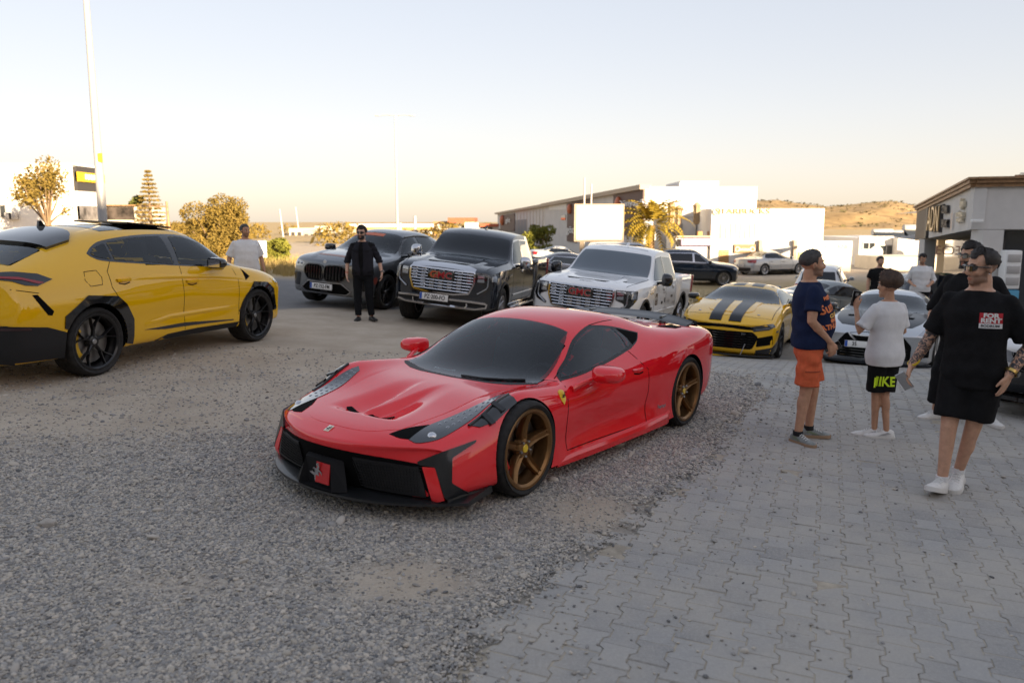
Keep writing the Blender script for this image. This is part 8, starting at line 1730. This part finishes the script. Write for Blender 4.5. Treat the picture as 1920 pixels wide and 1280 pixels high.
# --- man in black shirt and sunglasses, by the grey SUV
q = ground_at(683, 600); a0 = FACE_CAM(q.x, q.y)
A = person('bearded man in a charcoal shirt and sunglasses standing before the grey SUV', q, a0 - .15, 1.80, FAIR, dict(skin_name='skin_fair', hair_col=(.014, .010, .008), hair_name='black', hair='quiff', beard='full', glasses=True, build=1.05, arm=.98), P_(yaw=-.22, elR=(-.05, -.29, 1.15), wrR=(.02, -.30, .88), elL=(-.05, .30, 1.15), wrL=(.02, .36, .90), toeL=.55, toeR=-.1, anL=(-.02, .14, .085), anR=(.05, -.10, .085)),
    dict(top=dict(m=blk, hem=.9, ext=.012, sleeve=.5, sr=.06), legs=dict(m=blkp, name='trousers', len=1.97, r0=.100, r1=.078, r2=.062), shoe=(sbk, sbk, None)), .009)
mb = MB()   # open overshirt with rolled sleeves, collar and pockets
S = A['S']; rows = []
for zz, w, d in ((.86, .205, .155), (.98, .205, .158), (1.1, .20, .152), (1.25, .210, .160), (1.36, .205, .155), (1.425, .165, .130), (1.475, .105, .10)):
    rows.append([S((d * math.cos(t), w * math.sin(t), zz)) for t in np.linspace(.16 if zz > 1.0 else .10, 2 * math.pi - (.26 if zz > 1.0 else .15), 30)])
ov = MB().grid(rows).build('overshirt', char, A['root']); sol = ov.modifiers.new('t', 'SOLIDIFY'); sol.thickness = .008
for sg, nm in ((1, 'L'), (-1, 'R')):
    p = P_(elR=(-.05, -.29, 1.15), elL=(-.05, .30, 1.15))['el' + nm]; w_ = {'L': (.02, .36, .90), 'R': (.02, -.30, .88)}[nm]; s0 = (-.008, sg * .182, 1.392); e_ = Vector(p).lerp(Vector(w_), .12)
    m2 = MB(); limb(m2, [S(s0), S(p), S(e_)], [.068, .064, .062], 14); remesh(m2, 'sleeve', char, .013, ov, 2, None, lambda co: .005 * np.sin(co[:, 2] * 70) * (fbm(co[:, 1], co[:, 2], 9, 3, 2)))
    MB().lathe([(.062, -.02), (.068, -.02), (.068, .02), (.062, .02)], 16, 'z', S(tuple(e_)), True).build('cuff', char, ov)
    fl = MB(); fl.grid([[S((.168 - .01 * j, sg * (.06 + .09 * i), 1.335 - .035 * j)) for j in (0, 1)] for i in (0, .5, 1)]); fl.build('pocket_flap', char, ov)
    cb = MB(); cb.grid([[S((.075, sg * .055, 1.475)), S((.135, sg * .075, 1.415))], [S((.04, sg * .095, 1.505)), S((.09, sg * .125, 1.45))], [S((-.05, sg * .09, 1.515)), S((-.07, sg * .12, 1.47))]]); cb.build('collar', char, ov)
watch(A, (.02, .36, .90), (-.05, .30, 1.15), MATS['gloss_black'], MATS['satin_metal'])
mb = MB(); mb.lathe([(.031, -.006), (.035, -.006), (.035, .006), (.031, .006)], 14, 'z', S((.012, -.30, .915)), True); mb.build('wrist_band', mat('band_red', (.45, .06, .03), .6), A['root'])
# --- man in white T-shirt behind the yellow SUV
q = Vector((pxx(458, 14.6), 14.6, 0)); q.z = tz(q.x, q.y)
B = person('man in a white T-shirt with greying hair, standing beyond the bonnet of the yellow SUV', q, FACE_CAM(q.x, q.y) + .25, 1.72, TAN, dict(skin_name='skin_tan', hair_col=(.05, .048, .046), hair_name='grey_dark', hair='buzz', beard='short', build=1.12, belly=.03, arm=1.05), P_(yaw=.35, elL=(-.06, .30, 1.13), wrL=(.0, .33, .90), elR=(-.06, -.30, 1.13), wrR=(.0, -.32, .90)),
    dict(top=dict(m=wht, hem=.86, ext=.03, sleeve=.85, sr=.085, flare=.03), legs=dict(m=blkp, len=.95, r0=.11, r1=.10), shoe=(sbk, swl, (lace,))), .010)
# --- man in navy T-shirt and orange shorts, in profile
q = ground_at(1506, 822)
C_ = person('man in a navy T-shirt and orange cargo shorts, laughing, in profile beside the boy', q, -.12, 1.76, TAN, dict(skin_name='skin_tan2', hair_col=(.045, .040, .038), hair_name='grey', hair='grey', beard='short', build=1.03, belly=.05, arm=1.0, jaw=1.05), P_(yaw=.05, pitch=-.05, lean=-.02, elR=(-.04, -.235, 1.15), wrR=(.15, -.16, .95), elL=(.02, .24, 1.14), wrL=(.20, .20, .93), knL=(.08, .06, .49), anL=(.06, .06, .085), knR=(-.03, -.12, .49), anR=(-.09, -.16, .085), toeL=.05, toeR=-.95, handR=((.35, .1, -1), (.3, -1, .1), .6), handL=((.45, -.1, -1), (.3, 1, 0), .5)),
    dict(top=dict(m=nav, hem=.88, ext=.022, sleeve=.66, sr=.078, flare=.012, fold=.007), legs=dict(m=orng, len=.88, r0=.108, r1=.108, waist=.97, fold=.010), shoe=(sgr, gum, (lace, sgn)), sock=mat('sock_black', (.015, .015, .016), .9), sock_h=.03), .0075)
yo = mat('print_orange', (.72, .20, .06), .7); yl = mat('print_yellow', (.72, .42, .10), .7); dW = (-.72, .69, 0); xD = (.69, .72, 0)
for txt, sz, zz, mm, rt in (('WEST BEACH', .042, 1.365, yo, .12), ('Sunday', .115, 1.285, yo, .28), ('CLUB', .05, 1.20, yl, .15), ('SINCE', .038, 1.155, yo, .15), ('ATHLETIC', .062, 1.105, yo, .18)):
    stick_text(C_, 'shirt_print', txt, sz, (.10, -.07, zz * C_['k']), dW, xD, mm, bold=.003, rot=rt)
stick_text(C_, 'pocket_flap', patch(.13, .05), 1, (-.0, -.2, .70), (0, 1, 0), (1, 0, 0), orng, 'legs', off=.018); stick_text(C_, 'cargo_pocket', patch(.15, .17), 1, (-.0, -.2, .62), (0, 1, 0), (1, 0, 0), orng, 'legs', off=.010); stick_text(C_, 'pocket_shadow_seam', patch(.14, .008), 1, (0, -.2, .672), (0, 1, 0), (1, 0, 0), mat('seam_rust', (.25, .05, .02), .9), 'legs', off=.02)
watch(C_, (.20, .20, .93), (.02, .24, 1.14), MATS['gloss_black'], MATS['gloss_black']); tm = MB(); tm.T = C_['M']; tm.ell((.090, 0, -.067), (.010, .019, .005), 10, 6); tm.build('teeth', mat('teeth', (.62, .60, .55), .3), C_['root'])
ph_ = MB().box((0, 0, 0), (.075, .012, .15), .005, Matrix.Rotation(1.0, 3, 'Y')).build('mobile_phone', MATS['gloss_black'], None); ph_.location = C_['root'].matrix_basis @ Vector(C_['S']((.27, .18, .85))); ph_.rotation_euler = (0, 0, -.12); tag(ph_, 'dark phone in the left hand of the man in orange shorts', 'phone')
# --- boy with his back to us
q = ground_at(1648, 818)
D_ = person('boy in a white T-shirt and black shorts with green lettering, seen from behind', q, 1.85, 1.56, TAN, dict(skin_name='skin_boy', hair_col=(.055, .028, .015), hair_name='brown', hair='boy', build=.90, arm=.80, leg=.84, head=1.10, neck=.8, foot=1.12), P_(yaw=.25, elL=(.06, .30, 1.16), wrL=(.20, .24, 1.40), elR=(.02, -.24, 1.15), wrR=(.20, -.17, 1.02), knL=(.03, .055, .48), anL=(.02, .05, .085), knR=(-.02, -.02, .48), anR=(-.07, -.03, .085), toeL=.95, toeR=1.05, handL=((.25, -.1, 1), (.1, 1, .1), .7), handR=((.5, .2, .1), (0, -1, .2), .6)),
    dict(top=dict(m=wht, hem=.80, ext=.030, sleeve=.80, sr=.082, flare=.02, fold=.009), legs=dict(m=blk, len=.93, r0=.118, r1=.122, fold=.008), shoe=(swh, swl, (lace, mat('shoe_silver', (.4, .4, .4), .5)))), .0075)
stick_text(D_, 'shorts_print', 'NIKE', .125, (-.12, .075, .545), (1, -.12, 0), (.0, -1, 0), mat('print_neon', (.55, .75, .01), .6), 'legs', off=.006, bold=.004, sx=.88, rot=-.03)
ph2 = MB().box((0, 0, 0), (.012, .075, .15), .005).build('mobile_phone', MATS['gloss_black'], None); ph2.location = D_['root'].matrix_basis @ Vector(D_['S']((.235, .225, 1.50))); ph2.rotation_euler = (.15, -.1, 1.5); tag(ph2, 'phone held up in the left hand of the boy', 'phone')
MB().box((0, .0, .04), (.013, .03, .03), .003).build('camera_bump', MATS['satin_metal'], ph2)
# --- big man in black walking towards us
q = ground_at(1804, 922)
E_ = person('broad tattooed man in black T-shirt and shorts with sunglasses walking towards the camera', q, FACE_CAM(q.x, q.y) - .22, 1.84, WARM, dict(skin_name='skin_warm', hair_col=(.016, .012, .010), hair_name='black', hair='fade', beard='short', fadeside=True, glasses=True, tattoo=True, build=1.05, belly=.0, arm=1.13, leg=1.0, foot=1.12, neck=1.2, jaw=1.12), P_(yaw=-.72, pitch=.06, elR=(-.02, -.30, 1.13), wrR=(.10, -.38, .92), elL=(-.10, .32, 1.12), wrL=(.06, .24, .92), knL=(-.02, .03, .50), anL=(-.10, -.06, .12), knR=(.10, -.10, .50), anR=(.12, -.11, .10), toeL=.1, toeR=-.05, pitchR=.28, pitchL=-.1, handR=((.25, -.25, -1), (.1, -1, .2), .55), handL=((.1, -.25, -1), (.2, 1, 0), .2)),
    dict(top=dict(m=blk, hem=.80, ext=.030, sleeve=.85, sr=.086, flare=.003, fold=.008), legs=dict(m=blk, len=.84, r0=.116, r1=.116, fold=.007), shoe=(swh, swl, (lace,)), sock=wht, sock_h=.03), .0075)
stick_text(E_, 'chest_patch', patch(.135, .085), 1, (.2, .115, 1.335), (-1, 0, 0), (0, 1, 0), mat('patch_red', (.45, .012, .025), .6), 'top', off=.004); stick_text(E_, 'patch_base', patch(.135, .035), 1, (.2, .115, 1.285), (-1, 0, 0), (0, 1, 0), wht, 'top', off=.006)
for txt, sz, zz in (('FOR', .042, 1.358), ('RENT', .042, 1.322)): stick_text(E_, 'patch_lettering', txt, sz, (.2, .118, zz), (-1, 0, 0), (0, 1, 0), lace, 'top', off=.008, bold=.002, sx=1.15)
stick_text(E_, 'patch_small_print', 'BODRUM', .026, (.2, .115, 1.284), (-1, 0, 0), (0, 1, 0), MATS['print_black'], 'top', off=.009, bold=.0005, sx=1.0)
watch(E_, (.06, .24, .92), (-.10, .32, 1.12), mat('watch_gold', (.55, .38, .12), .25, .9), MATS['gloss_black'], .042)
rr_ = MB().lathe([(.043, -.007), (.047, -.007), (.047, .007), (.043, .007)], 16, 'z', (0, 0, 0), True).build('wrist_band', mat('band_yellow', (.70, .48, .02), .6), E_['root']); rr_.location = E_['S']((.09, -.373, .94)); rr_.rotation_euler = (.35, .5, 0)
er = MB(); er.T = E_['M']; er.ell((.002, .086, -.036), (.005, .005, .005), 8, 6); er.build('ear_stud', MATS['chrome'], E_['root'])
ph3 = MB().box((0, 0, 0), (.012, .075, .15), .005).build('mobile_phone', MATS['satin_metal'], None); ph3.location = E_['root'].matrix_basis @ Vector(E_['S']((.15, -.41, .80))); ph3.rotation_euler = (.6, .3, E_['root'].rotation_euler.z + .4); tag(ph3, 'silver phone in the right hand of the broad tattooed man', 'phone')
# --- bearded man half hidden behind him
q = ground_at(1800, 790)
F_ = person('bearded man in black with a chain, half hidden behind the broad tattooed man', q, FACE_CAM(q.x, q.y) - .35, 1.86, WARM, dict(skin_name='skin_warm2', hair_col=(.013, .010, .009), hair_name='black', hair='quiff', beard='full', glasses=True, build=1.15, belly=.02, arm=1.15, leg=1.05), P_(yaw=-.45, hy=-.03, elR=(-.03, -.34, 1.13), wrR=(.10, -.33, .90), elL=(-.05, .34, 1.13), wrL=(.03, .33, .90), knL=(-.05, .16, .50), anL=(-.12, .22, .085), knR=(.08, -.16, .50), anR=(.05, -.22, .085), toeL=.9, toeR=-.4),
    dict(top=dict(m=blk, hem=.80, ext=.04, sleeve=1.2, sr=.09, flare=.02), legs=dict(m=blk, name='trousers', len=1.8, r0=.12, r1=.11, r2=.10), shoe=(swh, swl, (lace,))), .009)
ch_ = MB(); ch_.tube([F_['S']((.085 * math.cos(t) + .01, .10 * math.sin(t), 1.475 - .045 * math.cos(t))) for t in np.linspace(-2.2, 2.2, 17)], .006, 6); ch_.build('neck_chain', MATS['chrome'], F_['root'])
# --- two men standing by the cars at the back
G_ = person('man in a black T-shirt at the back, looking towards the corner shop', (pxx(1656, 19.8), 19.8, -.68), FACE_CAM(pxx(1656, 19.8), 19.8) + .2, 1.74, WARM, dict(skin_name='skin_warm3', hair_col=(.03, .022, .016), hair_name='darkbrown', hair='short', beard='short', build=1.08, arm=1.1), P_(yaw=.35), dict(top=dict(m=blk, hem=.86, ext=.025, sleeve=.7, sr=.08), legs=dict(m=blkp, name='trousers', len=1.95, r0=.10, r1=.08), shoe=(sbk, swl, None)), .011)
H_ = person('man in an open necked white shirt at the back, looking down', (pxx(1735, 19.9), 19.9, -.68), FACE_CAM(pxx(1735, 19.9), 19.9) + .1, 1.80, TAN, dict(skin_name='skin_tan', hair_col=(.014, .011, .009), hair_name='black', hair='fade', fadeside=True, beard='short', build=1.08, arm=1.05), P_(yaw=.25, pitch=.32, hx=.04, elR=(-.02, -.30, 1.13), elL=(-.02, .30, 1.13), wrR=(.2, -.2, 1.02), wrL=(.2, .18, 1.02), handR=((1, .3, 0), (0, 0, 1), .4), handL=((1, -.3, 0), (0, 0, 1), .4)), dict(top=dict(m=wht, name='shirt', hem=.84, ext=.03, sleeve=1.35, sr=.078, flare=.02), legs=dict(m=blkp, name='trousers', len=1.95, r0=.10, r1=.08), shoe=(sbk, swl, None)), .011)
vn = MB(); stick_text(H_, 'open_collar', ([(-.045, .09, 0), (.045, .09, 0), (0, -.12, 0)], [(0, 1, 2)]), 1, (.2, 0, 1.39), (-1, 0, 0), (0, 1, 0), skin_mat('skin_tan', TAN), 'top', off=.003)
for sg in (1, -1): stick_text(H_, 'collar', ([(sg * .03, .10, 0), (sg * .085, .08, 0), (sg * .055, .02, 0)], [(0, 1, 2) if sg > 0 else (0, 2, 1)]), 1, (.2, 0, 1.39), (-1, 0, 0), (0, 1, 0), wht, 'top', off=.010)
